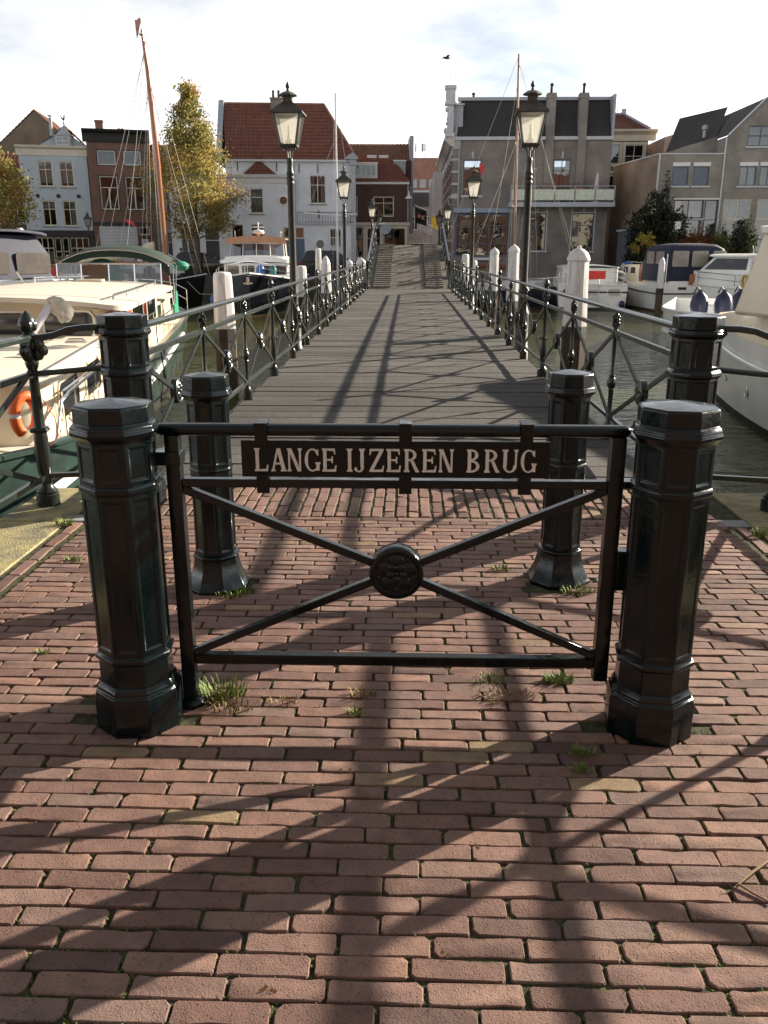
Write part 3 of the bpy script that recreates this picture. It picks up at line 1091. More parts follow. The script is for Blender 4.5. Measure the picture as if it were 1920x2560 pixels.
def to_mesh(mb_, name, mat, ang=40):
    o = mb_.build(name, mat, None, smooth=ang)
    me_ = o.data
    bpy.data.objects.remove(o)
    return me_
ME_MAIN = to_mesh(main_post_mesh(), 'railing_post', RAILP)
ME_SLIM = to_mesh(slim_post_mesh(), 'slim_post', RAILP)
ME_FIN = to_mesh(finial_mesh(), 'finial', RAILP)
ME_ROS = to_mesh(rosette_mesh(), 'rosette', RAILP)

def rail_bar(m, pts, w, h):
    """handrail section: flat underside, rounded top, swept along pts"""
    sec = [(-.5, -.5), (.5, -.5), (.5, .1), (.34, .42), (0, .5), (-.34, .42), (-.5, .1)]
    rings = []
    pts = [Vector(p) for p in pts]
    for i, p in enumerate(pts):
        t = (pts[min(i + 1, len(pts) - 1)] - pts[max(i - 1, 0)]).normalized()
        r_ = t.cross(Vector((0, 0, 1))).normalized()
        u_ = r_.cross(t)
        rings.append([p + r_ * (a * w) + u_ * (b_ * h) for a, b_ in sec])
    m.loft(rings)

RAIL_TOP, RAIL_MID, RAIL_BOT = 1.065, .885, .185
def panel(par, a, b_, za, zb, org):
    """crossed bars with a rosette between two posts; a, b_ are (x, y) on plan"""
    A, B = Vector((a[0], a[1], za)), Vector((b_[0], b_[1], zb))
    mid = (A + B) / 2 + Vector((0, 0, (RAIL_MID + RAIL_BOT) / 2))
    for P in ((A, RAIL_MID), (B, RAIL_MID), (A, RAIL_BOT), (B, RAIL_BOT)):
        q_ = P[0] + Vector((0, 0, P[1]))
        m = MB().bar(q_ - org, mid + (q_ - mid).normalized() * .05 - org, .016, .032)
        m.build('brace', RAILP, par, smooth=0)
    ang = atan2(B.y - A.y, B.x - A.x)
    inst('rosette', ME_ROS, par, mid - org, (0, 0, ang - pi / 2), (1.15, 1.22, 1.22))

def bridge_railing(sx, label):
    org = Vector((sx * 1.70, 5.25, 0))
    t = empty('bridge_railing', org, 0, label, 'railing')
    ys = [5.25 + 1.845 * k for k in range(16)]
    yend = ys[-1]
    for nm, zz, w, h in (('top_rail', RAIL_TOP, .062, .036), ('middle_rail', RAIL_MID, .030, .034), ('bottom_rail', RAIL_BOT, .030, .030)):
        m = MB()
        pts = [(0, y - org.y, zz + dz(y)) for y in [5.25, 12, 20, 28, yend]]
        if nm == 'top_rail': rail_bar(m, pts, w, h)
        else:
            for p0, p1 in zip(pts, pts[1:]): m.bar(p0, p1, w, h)
        m.build(nm, RAILP, t, smooth=35)
    for k, y in enumerate(ys):
        if k > 0:
            me_ = ME_MAIN if k % 3 == 0 else ME_SLIM
            inst('railing_post' if k % 3 == 0 else 'slim_post', me_, t, (0, y - org.y, dz(y)), (0, 0, .3 * k))
            if k % 3 == 0: inst('finial', ME_FIN, t, (0, y - org.y, dz(y) + RAIL_TOP + .012))
        if k < 15:
            panel(t, (org.x, y), (org.x, ys[k + 1]), dz(y), dz(ys[k + 1]), org)
    return t
bridge_railing(-1, 'black cast-iron railing with crossed bars and rosettes along the left edge of the bridge')
bridge_railing(1, 'black cast-iron railing with crossed bars and rosettes along the right edge of the bridge')

def quay_railing(sx, label):
    """short return from the end post to the quay corner, then along the quay towards the viewer"""
    org = Vector((sx * 2.23, 5.0, 0))
    t = empty('quay_railing', org, 0, label, 'railing')
    inst('railing_post', ME_MAIN, t, (0, 0, 0), (0, 0, .2), (1.12, 1.12, 1.0))
    inst('finial', ME_FIN, t, (0, 0, RAIL_TOP - .04), (0, 0, .1), (1.5, 1.5, 1.35))
    lf = MB()
    for q_ in (-1, 1):
        for (y_, z_, s_) in ((.05, .99, .034), (.075, .955, .028), (.045, .93, .03)):
            lf.ball((q_ * .012, -y_, z_), s_, 9, 6, (.7, 1, 1.2))
            lf.ball((-sx * y_, q_ * .012, z_), s_, 9, 6, (1, .7, 1.2))
    lf.build('cast_leaf', RAILP, t)
    m = MB()
    A = Vector((-sx * .40, .085, 1.085))
    pts = [A, (-sx * .30, .065, 1.083), (-sx * .22, .045, 1.072), (-sx * .14, .03, 1.042), (-sx * .06, .012, 1.030), (0, 0, 1.03)]
    rail_bar(m, pts, .062, .038)
    m.build('top_rail', RAILP, t, smooth=35)
    m = MB(); m.tube([(-sx * .40, .085, .845), (-sx * .2, .05, .828), (0, 0, .815)], .017, 8)
    m.build('middle_rail', RAILP, t)
    m = MB(); m.bar((-sx * .38, .08, .19), (0, 0, .19), .03, .03)
    m.build('bottom_rail', RAILP, t, smooth=0)
    ys = [5.0 - 1.845 * k for k in range(5)]
    for nm, zz, w, h in (('top_rail', 1.03, .062, .036), ('middle_rail', .815, .030, .034), ('bottom_rail', .185, .030, .030)):
        m = MB()
        if nm == 'top_rail': rail_bar(m, [(0, 0, zz), (0, -3, zz), (0, ys[-1] - 5.0, zz)], w, h)
        else: m.bar((0, 0, zz), (0, ys[-1] - 5.0, zz), w, h)
        m.build(nm, RAILP, t, smooth=35)
    for k in range(1, 5):
        inst('railing_post' if k % 3 == 0 else 'slim_post', ME_MAIN if k % 3 == 0 else ME_SLIM, t, (0, ys[k] - 5.0, -.03))
    for k in range(4):
        panel(t, (org.x, ys[k]), (org.x, ys[k + 1]), -.04, -.04, org)
    return t
quay_railing(-1, 'black ornate quay railing beside the cream boat, turning towards the viewer on the left')
quay_railing(1, 'black ornate quay railing beside the white bow, turning towards the viewer on the right')

def hump_railing(sx, label):
    org = Vector((sx * 1.72, DECK_END, 0))
    t = empty('hump_railing', org, 0, label, 'railing')
    HR = pm('hump_rail_paint', (0.03, 0.045, 0.06), 0.25, scale=5)
    ys = [DECK_END + (CREST + 1.6 - DECK_END) * k / 6 for k in range(7)]
    m = MB()
    rail_bar(m, [(0, y - org.y, ramp_z(y) + 1.06) for y in ys], .085, .05)
    m.build('top_rail', HR, t, smooth=35)
    m = MB()
    for y0, y1 in zip(ys, ys[1:]):
        m.bar((0, y0 - org.y, ramp_z(y0) + .2), (0, y1 - org.y, ramp_z(y1) + .2), .03, .03)
    m.build('bottom_rail', RAILP, t, smooth=0)
    for k, y in enumerate(ys):
        if k == 0:
            p = MB(); octo(p, [(.075, -.02), (.075, .12), (.06, .14), (.055, .16), (.055, 1.06), (.065, 1.08), (.065, 1.12), (.002, 1.16)])
            p.build('newel_post', RAILP, t, (0, y - org.y, ramp_z(y)), bevel=.003)
        else:
            inst('railing_post', ME_MAIN, t, (0, y - org.y, ramp_z(y)), (0, 0, .3 * k))
        if k < 6: panel(t, (org.x, y), (org.x, ys[k + 1]), ramp_z(y), ramp_z(ys[k + 1]), org)
    return t
hump_railing(-1, 'sloping railing climbing the left side of the hump at the far end of the bridge')
hump_railing(1, 'sloping railing climbing the right side of the hump at the far end of the bridge')

# ---------------------------------------------------------------- street lamps
LAMPM = pm('lamp_dark_paint', (0.020, 0.021, 0.018), 0.45, var=.4, scale=5, bump=.1, bscale=40)
LAMPR = pm('lamp_roof_copper', (0.055, 0.05, 0.04), 0.5, var=.3, scale=6)
def make_lamp(loc, label, rz=0.0):
    t = empty('street_lamp', loc, rz, label, 'street lamp', 'old-style lanterns on the bridge')
    p = MB()
    p.lathe([(.12, -.6), (.12, .05), (.105, .07), (.105, .55), (.112, .58), (.095, .62), (.072, .70), (.066, .80), (.074, .83), (.066, .86), (.060, 1.0),
             (.050, 2.52), (.062, 2.54), (.062, 2.56), (.050, 2.58), (.064, 2.62), (.05, 2.65), (.062, 2.69), (.048, 2.72), (.042, 2.80), (.05, 2.86), (.05, 2.89), (.036, 2.91)], 14)
    p.build('pole', LAMPM, t)
    b = MB()
    for k in range(4):
        a = pi / 4 + k * pi / 2
        pts = []
        for (r_, z) in ((.02, 2.88), (.045, 2.93), (.05, 2.99), (.085, 3.04), (.135, 3.075), (.16, 3.05), (.155, 3.02), (.14, 3.03)):
            pts.append((r_ * cos(a), r_ * sin(a), z))
        b.tube(pts, .0095, 6)
    b.tube([(0, 0, 2.88), (0, 0, 3.09)], .014, 6)
    b.build('bracket', LAMPM, t)
    # lantern: square frame, four panes
    h0, h1, z0, z1 = .118, .200, 3.085, 3.53
    f = MB()
    cs = [(-1, -1), (1, -1), (1, 1), (-1, 1)]
    for (i, j) in cs:
        f.bar((i * h0, j * h0, z0), (i * h1, j * h1, z1), .026, .026, up=(i, j, 0))
    for hh, zz, th in ((h0, z0, .035), (h1, z1, .03)):
        for k in range(4):
            a, b_ = cs[k], cs[(k + 1) % 4]
            f.bar((a[0] * hh, a[1] * hh, zz), (b_[0] * hh, b_[1] * hh, zz), .028, th)
    f.box(-h0, h0, -h0, h0, z0 - .02, z0 - .005)
    f.build('lantern_frame', LAMPM, t, smooth=0)
    for k in range(4):
        a, b_ = cs[k], cs[(k + 1) % 4]
        g_ = MB().quad((a[0] * h0, a[1] * h0, z0), (b_[0] * h0, b_[1] * h0, z0), (b_[0] * h1, b_[1] * h1, z1), (a[0] * h1, a[1] * h1, z1))
        g_.build('pane', LAMPG, t, smooth=0)
    r_ = MB()
    r_.lathe([(.345, 3.525), (.345, 3.545), (.30, 3.575), (.155, 3.665), (.12, 3.68), (.105, 3.70), (.095, 3.775), (.10, 3.782)], 4, off=.5)
    r_.lathe([(.15, 3.782), (.15, 3.792), (.075, 3.835), (.03, 3.845), (.02, 3.86)], 8, off=.5)
    cap = r_.build('roof', LAMPR, t, smooth=20)
    fi = MB(); fi.lathe([(.016, 3.855), (.024, 3.866), (.012, 3.876), (.030, 3.90), (.034, 3.918), (.02, 3.95), (.002, 3.985)], 12)
    fi.build('finial', LAMPM, cap)
    l = MB(); l.lathe([(.06, 3.09), (.06, 3.16), (.035, 3.18), (.03, 3.24), (.02, 3.25), (.02, 3.36), (.004, 3.38)], 12)
    l.build('burner', pm('lamp_burner', (.36, .34, .27), .5), t)
    return t
for (x, y, z, lb) in ((-1.84, 14.0, 0, 'tall lantern on the left railing nearest the viewer, in front of the red roof'),
                      (1.84, 14.0, 0, 'tall lantern on the right railing nearest the viewer, in front of the slate roof'),
                      (-1.93, 26.8, .02, 'second lantern along the left railing, in front of the white house'),
                      (1.92, 26.8, .02, 'second lantern along the right railing, in front of the dark brick building'),
                      (-1.95, 47.6, .30, 'small lantern beyond the left rail of the hump'),
                      (2.07, 47.6, .20, 'small lantern beyond the right rail of the hump')):
    make_lamp((x, y, z), lb, random.uniform(-.08, .08))

# ---------------------------------------------------------------- mooring posts in the water
def mooring_post(x, y, top, w, white_bot, style, label, lean=0.0):
    t = empty('mooring_post', (x, y, WATER_Z), 0, label, 'mooring post', 'white-topped mooring posts in the harbour')
    o = -WATER_Z
    T = top + o
    wb = white_bot + o
    b = MB()
    n = 8
    R0, R1 = w * .60, w * .50
    hb = T - (w * .62 if style == 'dome' else .10)
    b.lathe([(R0, wb), (R0, wb + .02), (R1 * 1.03, hb), ], n, off=.5)
    if style == 'dome':
        b.lathe([(R1 * 1.10, hb - .002), (R1 * 1.10, hb + .03), (R1 * 1.04, hb + .2 * w), (R1 * .84, hb + .38 * w), (R1 * .48, hb + .53 * w), (R1 * .1, hb + .60 * w)], 12, off=.5)
        b.build('white_head', WHITEP, t, bevel=.01)
        k = MB(); k.lathe([(R1 * .22, hb + .54 * w), (R1 * .22, hb + .66 * w), (R1 * .1, hb + .70 * w)], 8, (0, 0, 0))
        k.build('knob', WHITEP, t)
    elif style == 'point':
        b.lathe([(R1 * 1.05, hb - .002), (R1 * 1.02, hb + .05), (R1 * .8, hb + .16), (R1 * .4, hb + .27), (R1 * .05, hb + .32)], n, off=.5)
        b.build('white_head', WHITEP, t, bevel=.008)
    else:
        b.lathe([(R1 * 1.03, hb - .002), (R1 * .98, hb + .06), (R1 * .8, T - .01), (.01, T)], n, off=.5)
        b.build('white_head', WHITEP, t, bevel=.012)
    c = MB(); c.lathe([(R0 * 1.02, wb - .24), (R0 * 1.02, wb + .004)], n, off=.5)
    c.build('tar_band', PILEB, t)
    d = MB(); d.lathe([(R0 * .98, -2.0), (R0 * .98, wb - .238)], n, off=.5)
    d.build('timber', PILEW, t)
    return t
for a in ((-3.62, 17.0, 1.17, .36, .08, 'flat', 'white mooring post with flat worn top, left of the bridge beside the dark-hulled yacht'),
          (-3.36, 27.5, 1.15, .33, .2, 'flat', 'white mooring post half hidden behind the left front lantern pole'),
          (-3.05, 32.5, 1.22, .34, .1, 'point', 'white mooring post with pointed top, left of the flagpole'),
          (-4.70, 46.0, 1.78, .30, .2, 'flat', 'slim white mooring post rising in front of the dark car'),
          (-2.62, 39.0, 1.25, .34, .2, 'dome', 'small domed white mooring post just right of the second left lantern'),
          (-2.20, 41.0, 1.32, .44, .2, 'dome', 'round-headed white mooring post at the far end of the left railing'),
          (3.26, 17.0, 1.62, .40, .14, 'dome', 'large domed white mooring post with stained knobbed head right of the bridge'),
          (3.45, 29.0, 1.78, .35, .0, 'dome', 'tall domed white mooring post left of the front right lantern pole'),
          (3.35, 34.5, 1.72, .34, .1, 'dome', 'domed white mooring post between the two right lanterns'),
          (2.55, 34.5, 1.26, .30, .2, 'flat', 'low flat-topped white mooring post against the right railing'),
          (2.55, 39.5, 1.50, .33, .2, 'flat', 'flat-topped white mooring post near the foot of the hump on the right'),
          (11.6, 40.6, 1.15, .28, -.02, 'point', 'dark timber mooring post with white pointed head in front of the navy-canopied boat')):
    mooring_post(*a)

# ---------------------------------------------------------------- weeds, moss, litter on the paving
def tuft(x, y, n, h, spread, mat, label, seed, dry=0):
    rr_ = random.Random(seed)
    m = MB()
    for i in range(n):
        a = rr_.uniform(0, 2 * pi)
        r_ = spread * sqrt(rr_.random())
        bx, by = r_ * cos(a), r_ * sin(a) * .6
        hh = h * rr_.uniform(.35, 1.0)
        la = a + rr_.uniform(-1, 1)
        ln = hh * rr_.uniform(.2, .9)
        w = rr_.uniform(.0014, .0032)
        sx_, sy_ = -sin(la) * w, cos(la) * w
        p0 = (bx, by, -.004)
        p1 = (bx + ln * .45 * cos(la), by + ln * .45 * sin(la), hh * .62)
        p2 = (bx + ln * cos(la), by + ln * sin(la), hh * rr_.uniform(.75, 1.0))
        m.add([(p0[0] - sx_, p0[1] - sy_, p0[2]), (p0[0] + sx_, p0[1] + sy_, p0[2]), (p1[0] + sx_ * .8, p1[1] + sy_ * .8, p1[2]), (p1[0] - sx_ * .8, p1[1] - sy_ * .8, p1[2]), p2],
              [(0, 1, 2, 3), (3, 2, 4)])
    o = m.build('grass_tuft', mat, None, (x, y, 0), smooth=0, recalc=False)
    tag(o, label, 'grass tuft', 'weeds growing between the paving bricks')
tuft(-.66, 2.66, 150, .085, .085, GRASS, 'tallest grass tuft, beside the foot of the gate on the left', 1)
tuft(-.60, 2.58, 90, .035, .08, DRY, 'withered grass beside the tall tuft at the gate foot', 2)
tuft(.56, 2.80, 170, .035, .055, GRASS, 'bright green mossy tuft under the right end of the gate', 3)
tuft(.31, 2.80, 70, .025, .06, GRASS, 'thin green tuft left of the bright one under the gate', 4)
tuft(.36, 2.68, 110, .028, .10, DRY, 'long dry patch of weeds under the right half of the gate', 5)
tuft(-.155, 2.68, 80, .030, .05, DRY, 'small dry weed in the middle under the gate', 6)
tuft(-.17, 2.55, 45, .025, .03, GRASS, 'tiny green weed in front of the dry middle one', 7)
tuft(.555, 2.33, 70, .03, .04, GRASS, 'green weed in shadow below the right gate post', 8)
tuft(.535, 2.24, 60, .022, .035, GRASS, 'lower of the two green weeds in the shadow near the right gate post', 9)
tuft(-.80, 3.60, 130, .035, .09, GRASS, 'grass fringe round the foot of the left slim post', 10)
tuft(.80, 3.66, 120, .038, .08, GRASS, 'grass fringe round the foot of the right slim post', 11)
tuft(.47, 3.95, 60, .03, .05, GRASS, 'green weed to the left of the right slim post', 12)
tuft(-.42, 2.62, 60, .02, .06, DRY, 'brown dry weed left of centre under the gate', 13)
tuft(-1.97, 4.60, 80, .06, .05, GRASS, 'bright grass at the left threshold stone', 14)
tuft(1.98, 4.52, 80, .05, .06, GRASS, 'bright grass at the right threshold stone', 15)
tuft(-1.42, 2.98, 50, .02, .03, GRASS, 'small moss clump far left of the left gate post', 16)
tuft(-1.70, 4.02, 60, .03, .045, GRASS, 'weed at the left edge of the paving by the coping', 17)
# moss grains in the joints: one mass
mo = MB()
rr_ = random.Random(11)
cnt = 0
while cnt < 9000:
    s_ = spots[rr_.randrange(len(spots))]
    if s_[1] < 1.25 or abs(s_[0]) > 1.9: continue
    u = rr_.choice((-1, 1))
    if rr_.random() < .55: lx, ly = rr_.uniform(-.1, .1), u * .0315
    else: lx, ly = u * .1065, rr_.uniform(-.03, .03)
    c_, s2 = cos(s_[2]), sin(s_[2])
    x, y = s_[0] + lx * c_ - ly * s2, s_[1] + lx * s2 + ly * c_
    if mnoise.noise(Vector((x * 2.1, y * 2.1, 3))) < rr_.uniform(-.45, .35) : continue
    r_ = rr_.uniform(.0016, .0046)
    z = -.0075 + rr_.uniform(0, .004)
    for q_ in range(3):
        a = rr_.uniform(0, 2 * pi)
        dx, dy = cos(a) * r_ * 1.6, sin(a) * r_ * 1.6
        mo.add([(x - dy * .5, y + dx * .5, z), (x + dy * .5, y - dx * .5, z), (x + dx, y + dy, z + r_ * rr_.uniform(.8, 2.0))], [(0, 1, 2)])
    cnt += 1
for i in range(1500):
    # short blades seeded along the joints, thickest round the post feet and the coping
    cx_, cy_, sp_ = rr_.choice(((-.9, 2.5, .16), (.8, 2.5, .16), (-.89, 3.72, .2), (.735, 3.84, .2), (-1.86, 4.0, .5), (1.86, 4.0, .5), (0, 2.7, .6), (0, 3.4, .8), (.2, 2.0, .7)))
    x, y = cx_ + rr_.gauss(0, sp_ * .8), cy_ + rr_.gauss(0, sp_ * .6)
    y = 4.80 - round((4.80 - y) / .0632) * .0632
    if y < 1.3 or abs(x) > 1.95: continue
    for q_ in range(rr_.randrange(2, 6)):
        a = rr_.uniform(0, 2 * pi); h_ = rr_.uniform(.006, .020); w_ = .0012
        bx, by = x + rr_.gauss(0, .006), y + rr_.gauss(0, .002)
        mo.add([(bx - w_, by, -.008), (bx + w_, by, -.008), (bx + cos(a) * h_ * .6, by + sin(a) * h_ * .6, h_ - .006)], [(0, 1, 2)])
tag(mo.build('moss', MOSS, None, smooth=0, recalc=False), 'green moss filling the joints between the paving bricks', 'moss', kind='stuff')
# twig and fallen leaves
TW = pm('twig_bark', (.20, .12, .06), .8, scale=30)
t_ = MB()
t_.tube([(0.953, 1.856, .006), (0.879, 1.795, .012), (0.815, 1.744, .006)], [.0035, .004, .0025], 6)
t_.tube([(0.828, 1.754, .010), (0.849, 1.730, .008), (0.884, 1.696, .006)], [.003, .003, .0025], 6)
t_.tube([(0.815, 1.744, .006), (0.803, 1.750, .012)], [.002, .001], 5)
tag(t_.build('twig', TW), 'forked brown twig lying on the bricks at the lower right', 'twig')
LEAFM = pm('fallen_leaf', (.36, .22, .09), .7, col2=(.22, .12, .05), scale=60)
for i, (x, y, lb) in enumerate(((-.165, 2.22, 'pale orange leaf crumb left of centre on the shaded bricks'), (.195, 1.88, 'tan leaf crumb right of centre near the shadow bands'),
                                (-.30, 1.415, 'dry leaf crumbs in a joint at the bottom left'), (.10, 1.52, 'dry leaf crumb at the bottom centre'))):
    m = MB()
    for k in range(5 if 'crumbs' in lb else 2):
        ox, oy = random.uniform(-.03, .03) * (k > 0), random.uniform(-.006, .006)
        m.add([(ox - .006, oy, .003), (ox, oy - .004, .002), (ox + .007, oy, .005), (ox, oy + .005, .008)], [(0, 1, 2, 3)])
    tag(m.build('leaf_litter', LEAFM, None, (x, y, 0), smooth=0), lb, 'leaf')
# ================================================================ far bank
FARZ = 0.10
COBBLE = pm('far_street_bricks', (.16, .12, .10), .9, var=.25, scale=7, bump=.3, bscale=20)
EARTH = pm('garden_earth', (.07, .06, .035), .95, col2=(.05, .065, .02), scale=4, bump=.5, bscale=20)
f = MB()
f.box(-170, -2.4, 54.2, 175, -3, FARZ)
f.box(-2.4, 2.6, 56.9, 175, -3, FARZ)
f.box(2.6, 13.3, 60.6, 175, -3, FARZ - .01)
f.box(13.3, 170, 62.0, 175, -3, FARZ)
tag(f.build('far_quay', COBBLE), kind='structure')
f = MB()
f.box(-170, 170, 174, 2600, -3, FARZ - .02)
tag(f.build('ground', EARTH), kind='structure')
f = MB()
f.box(13.32, 60, 52.2, 61.98, -3, .62)
f.box(19.0, 60, 54.0, 61.9, .62, 1.15)
tag(f.build('garden_terrace', EARTH), kind='structure')
f = MB().box(13.30, 60, 51.9, 52.19, -3, .80)
tag(f.build('garden_wall', wall_brick('garden_wall_brick', (.10, .075, .06), (.075, .06, .05), (.09, .085, .08))), 'low dark brick wall between the right-hand boats and the gardens', 'wall')
f = MB().box(-170, -2.4, 53.9, 54.19, -3, .16)
f.box(-2.42, -2.15, 54.2, 56.9, -3, .16)
tag(f.build('quay_wall', wall_brick('far_quay_wall', (.075, .06, .045), (.055, .05, .04), (.07, .065, .06))), 'dark quay wall below the houses on the far left bank', 'wall')

PANE = glass_mat('window_glass', (.50, .55, .57), .03)
PANE_B = glass_mat('window_glass_bright', (.45, .5, .52), .10)
PANE_D = glass_mat('window_glass_dark', (.22, .24, .25), .10)
CURT = pm('net_curtain', (.62, .60, .55), .9, var=.15, scale=3, stretch=(8, 1, .3))
CURT_T = pm('tan_blind', (.42, .36, .25), .9, var=.2, scale=3)
ROOM = pm('room_dark', (.03, .026, .022), .9)
FR_W = pm('frame_white', (.66, .66, .64), .5, var=.06)
FR_C = pm('frame_cream', (.60, .55, .42), .5, var=.06)
FR_G = pm('frame_greywhite', (.50, .52, .55), .5, var=.06)
FR_K = pm('frame_dark', (.02, .022, .026), .4)
FR_B = pm('frame_blue_grey', (.07, .10, .15), .45)
SILLG = pm('sill_stone', (.30, .30, .31), .7)
LEAD = pm('lead_zinc', (.33, .35, .38), .55, var=.15)

def wall_holes(m, W0, W1, Z0, Z1, holes, y0, t, top=None):
    """wall sheet in the x-z plane at y0 with real openings and reveals of depth t"""
    us = sorted({W0, W1, *[h[0] for h in holes], *[h[2] for h in holes]})
    zs = sorted({Z0, Z1, *[h[1] for h in holes], *[h[3] for h in holes]})
    us = [u for u in us if W0 <= u <= W1]
    zs = [z for z in zs if Z0 <= z <= Z1]
    for a, b_ in zip(us, us[1:]):
        for c, d in zip(zs, zs[1:]):
            mu, mz = (a + b_) / 2, (c + d) / 2
            if any(h[0] < mu < h[2] and h[1] < mz < h[3] for h in holes): continue
            m.quad((a, y0, c), (b_, y0, c), (b_, y0, d), (a, y0, d))
    for (a, c, b_, d) in [h[:4] for h in holes]:
        m.quad((a, y0, c), (a, y0 + t, c), (b_, y0 + t, c), (b_, y0, c))
        m.quad((a, y0, d), (b_, y0, d), (b_, y0 + t, d), (a, y0 + t, d))
        m.quad((a, y0, c), (a, y0, d), (a, y0 + t, d), (a, y0 + t, c))
        m.quad((b_, y0, c), (b_, y0 + t, c), (b_, y0 + t, d), (b_, y0, d))

def window(par, rect, y, frame, glass, xs=(), zs=(), cur=None, sill=None, bw=.06, name='window', recess=.08, sep=None):
    """frame with glazing bars; each light is its own pane; xs, zs are bar positions as fractions. sep: list of (i,j,mat) pane overrides"""
    a, c, b_, d = rect
    yy = y + recess
    m = MB()
    m.box(a, b_, yy - .03, yy + .03, c, c + bw)
    m.box(a, b_, yy - .03, yy + .03, d - bw, d)
    m.box(a, a + bw, yy - .03, yy + .03, c + bw, d - bw)
    m.box(b_ - bw, b_, yy - .03, yy + .03, c + bw, d - bw)
    X = [a + bw] + [a + (b_ - a) * q_ for q_ in xs] + [b_ - bw]
    Z = [c + bw] + [c + (d - c) * q_ for q_ in zs] + [d - bw]
    for q_ in X[1:-1]: m.box(q_ - .022, q_ + .022, yy - .025, yy + .025, c + bw, d - bw)
    for q_ in Z[1:-1]:
        for x0, x1 in zip(X, X[1:]):
            m.box(x0 + (.022 if x0 != X[0] else 0), x1 - (.022 if x1 != X[-1] else 0), yy - .0245, yy + .0245, q_ - .022, q_ + .022)
    w = m.build(name, frame, par, smooth=0)
    for i, (x0, x1) in enumerate(zip(X, X[1:])):
        for j, (z0, z1) in enumerate(zip(Z, Z[1:])):
            MB().quad((x0 - .005, yy + .004, z0 - .005), (x1 + .005, yy + .004, z0 - .005), (x1 + .005, yy + .004, z1 + .005), (x0 - .005, yy + .004, z1 + .005)).build('pane', (sep or {}).get((i, j), glass), w, smooth=0, recalc=False)
    if cur:
        for (fx0, fx1, fz0, fz1, mt) in cur:
            k = MB()
            n = 14
            x0, x1 = a + bw * .5 + (b_ - a - bw) * fx0, a + bw * .5 + (b_ - a - bw) * fx1
            z0, z1 = c + bw * .5 + (d - c - bw) * fz0, c + bw * .5 + (d - c - bw) * fz1
            rings = [[(x0 + (x1 - x0) * i / n, yy + .10 + .02 * sin(i * 2.4), z) for i in range(n + 1)] for z in (z0, z1)]
            k.loft(rings, closed=False)
            k.build('curtain', mt, w, recalc=False)
    if sill:
        MB().box(a - .08, b_ + .08, y - .08, y + .03, c - .09, c - .005).build('sill', sill, w, smooth=0)
    return w

def shell(par, W0, W1, D, Z0, Z1, mat, y0=0.0, back=True):
    """side and back walls"""
    m = MB()
    m.quad((W0, y0, Z0), (W0, y0, Z1), (W0, D, Z1), (W0, D, Z0))
    m.quad((W1, y0, Z0), (W1, D, Z0), (W1, D, Z1), (W1, y0, Z1))
    if back: m.quad((W0, D, Z0), (W0, D, Z1), (W1, D, Z1), (W1, D, Z0))
    m.quad((W0, y0 + .01, Z1 - .002), (W1, y0 + .01, Z1 - .002), (W1, D, Z1 - .002), (W0, D, Z1 - .002))
    return m.build('side_wall', mat, par, smooth=0, recalc=False)

def tile_plane(m, e0, e1, r0, r1, tw=.26, course=.33, amp=.028):
    """pantiles: waves across, overlapping courses up the slope. e0,e1 eave ends; r0,r1 ridge ends"""
    e0, e1, r0, r1 = map(Vector, (e0, e1, r0, r1))
    L = ((r0 - e0).length + (r1 - e1).length) / 2
    nc = max(3, int(L / course))
    u = (e1 - e0).normalized()
    base = e0
    nrm = u.cross((r0 + r1 - e0 - e1).normalized()).normalized()
    if nrm.z < 0: nrm = -nrm
    dn = nrm * -.05
    m.quad(e0 + dn, e1 + dn, r1 + dn, r0 + dn)        # boarding under the tiles
    for c in range(nc):
        rows = []
        for f_, lift in ((c / nc, .035), ((c + 1.06) / nc, .0)):
            A, B = e0.lerp(r0, f_), e1.lerp(r1, f_)
            s0, s1 = (A - base).dot(u), (B - base).dot(u)
            pts = []
            n = max(2, int(abs(s1 - s0) / (tw / 4)))
            for i in range(n + 1):
                P = A.lerp(B, i / n)
                s_ = (P - base).dot(u)
                ph = (s_ / tw) % 1.0
                h = amp * (sin(2 * pi * ph) + .35 * sin(4 * pi * ph))
                pts.append(P + nrm * (lift + h))
            rows.append(pts)
        a, b_ = rows
        n = min(len(a), len(b_))
        if len(a) != len(b_):
            def rs(R, k):
                return [R[min(len(R) - 1, int(round(i * (len(R) - 1) / (k - 1))))] for i in range(k)]
            a, b_ = rs(a, n), rs(b_, n)
        m.loft([a, b_], closed=False)

def roof_tiles(name, base, dark, moss=0.0):
    return pm(name, base, .8, col2=dark, scale=2.6, detail=9, bump=.3, bscale=30, lo=.3, hi=.7)
R_RED = roof_tiles('tiles_red_brown', (.205, .072, .042), (.115, .045, .032))
R_ORANGE = roof_tiles('tiles_orange', (.55, .17, .05), (.36, .11, .04))
R_BROWN = roof_tiles('tiles_brown', (.24, .115, .06), (.15, .07, .04))
R_DARK = roof_tiles('slates_dark', (.038, .036, .036), (.022, .022, .023))
R_DRED = roof_tiles('tiles_dark_red', (.17, .06, .04), (.10, .04, .03))
W_WHITE = wall_brick('painted_white_brick', (.70, .73, .775), (.65, .68, .725), (.58, .61, .65), bump=.25, stain=.12)
W_GREY = pm('plaster_blue_grey', (.39, .44, .48), .85, var=.08, scale=2, bump=.1, bscale=20)
W_RED = wall_brick('brick_red_brown', (.20, .085, .06), (.155, .068, .05), (.17, .13, .11))
W_BRN = wall_brick('brick_dark_brown', (.10, .048, .036), (.075, .038, .03), (.085, .06, .05))
W_DARK = wall_brick('brick_grey_brown', (.185, .145, .125), (.12, .098, .09), (.30, .285, .265), msize=.015, stain=.35)
W_GB = wall_brick('brick_modern_grey', (.27, .245, .215), (.22, .20, .18), (.25, .235, .215), msize=.009, stain=.3)
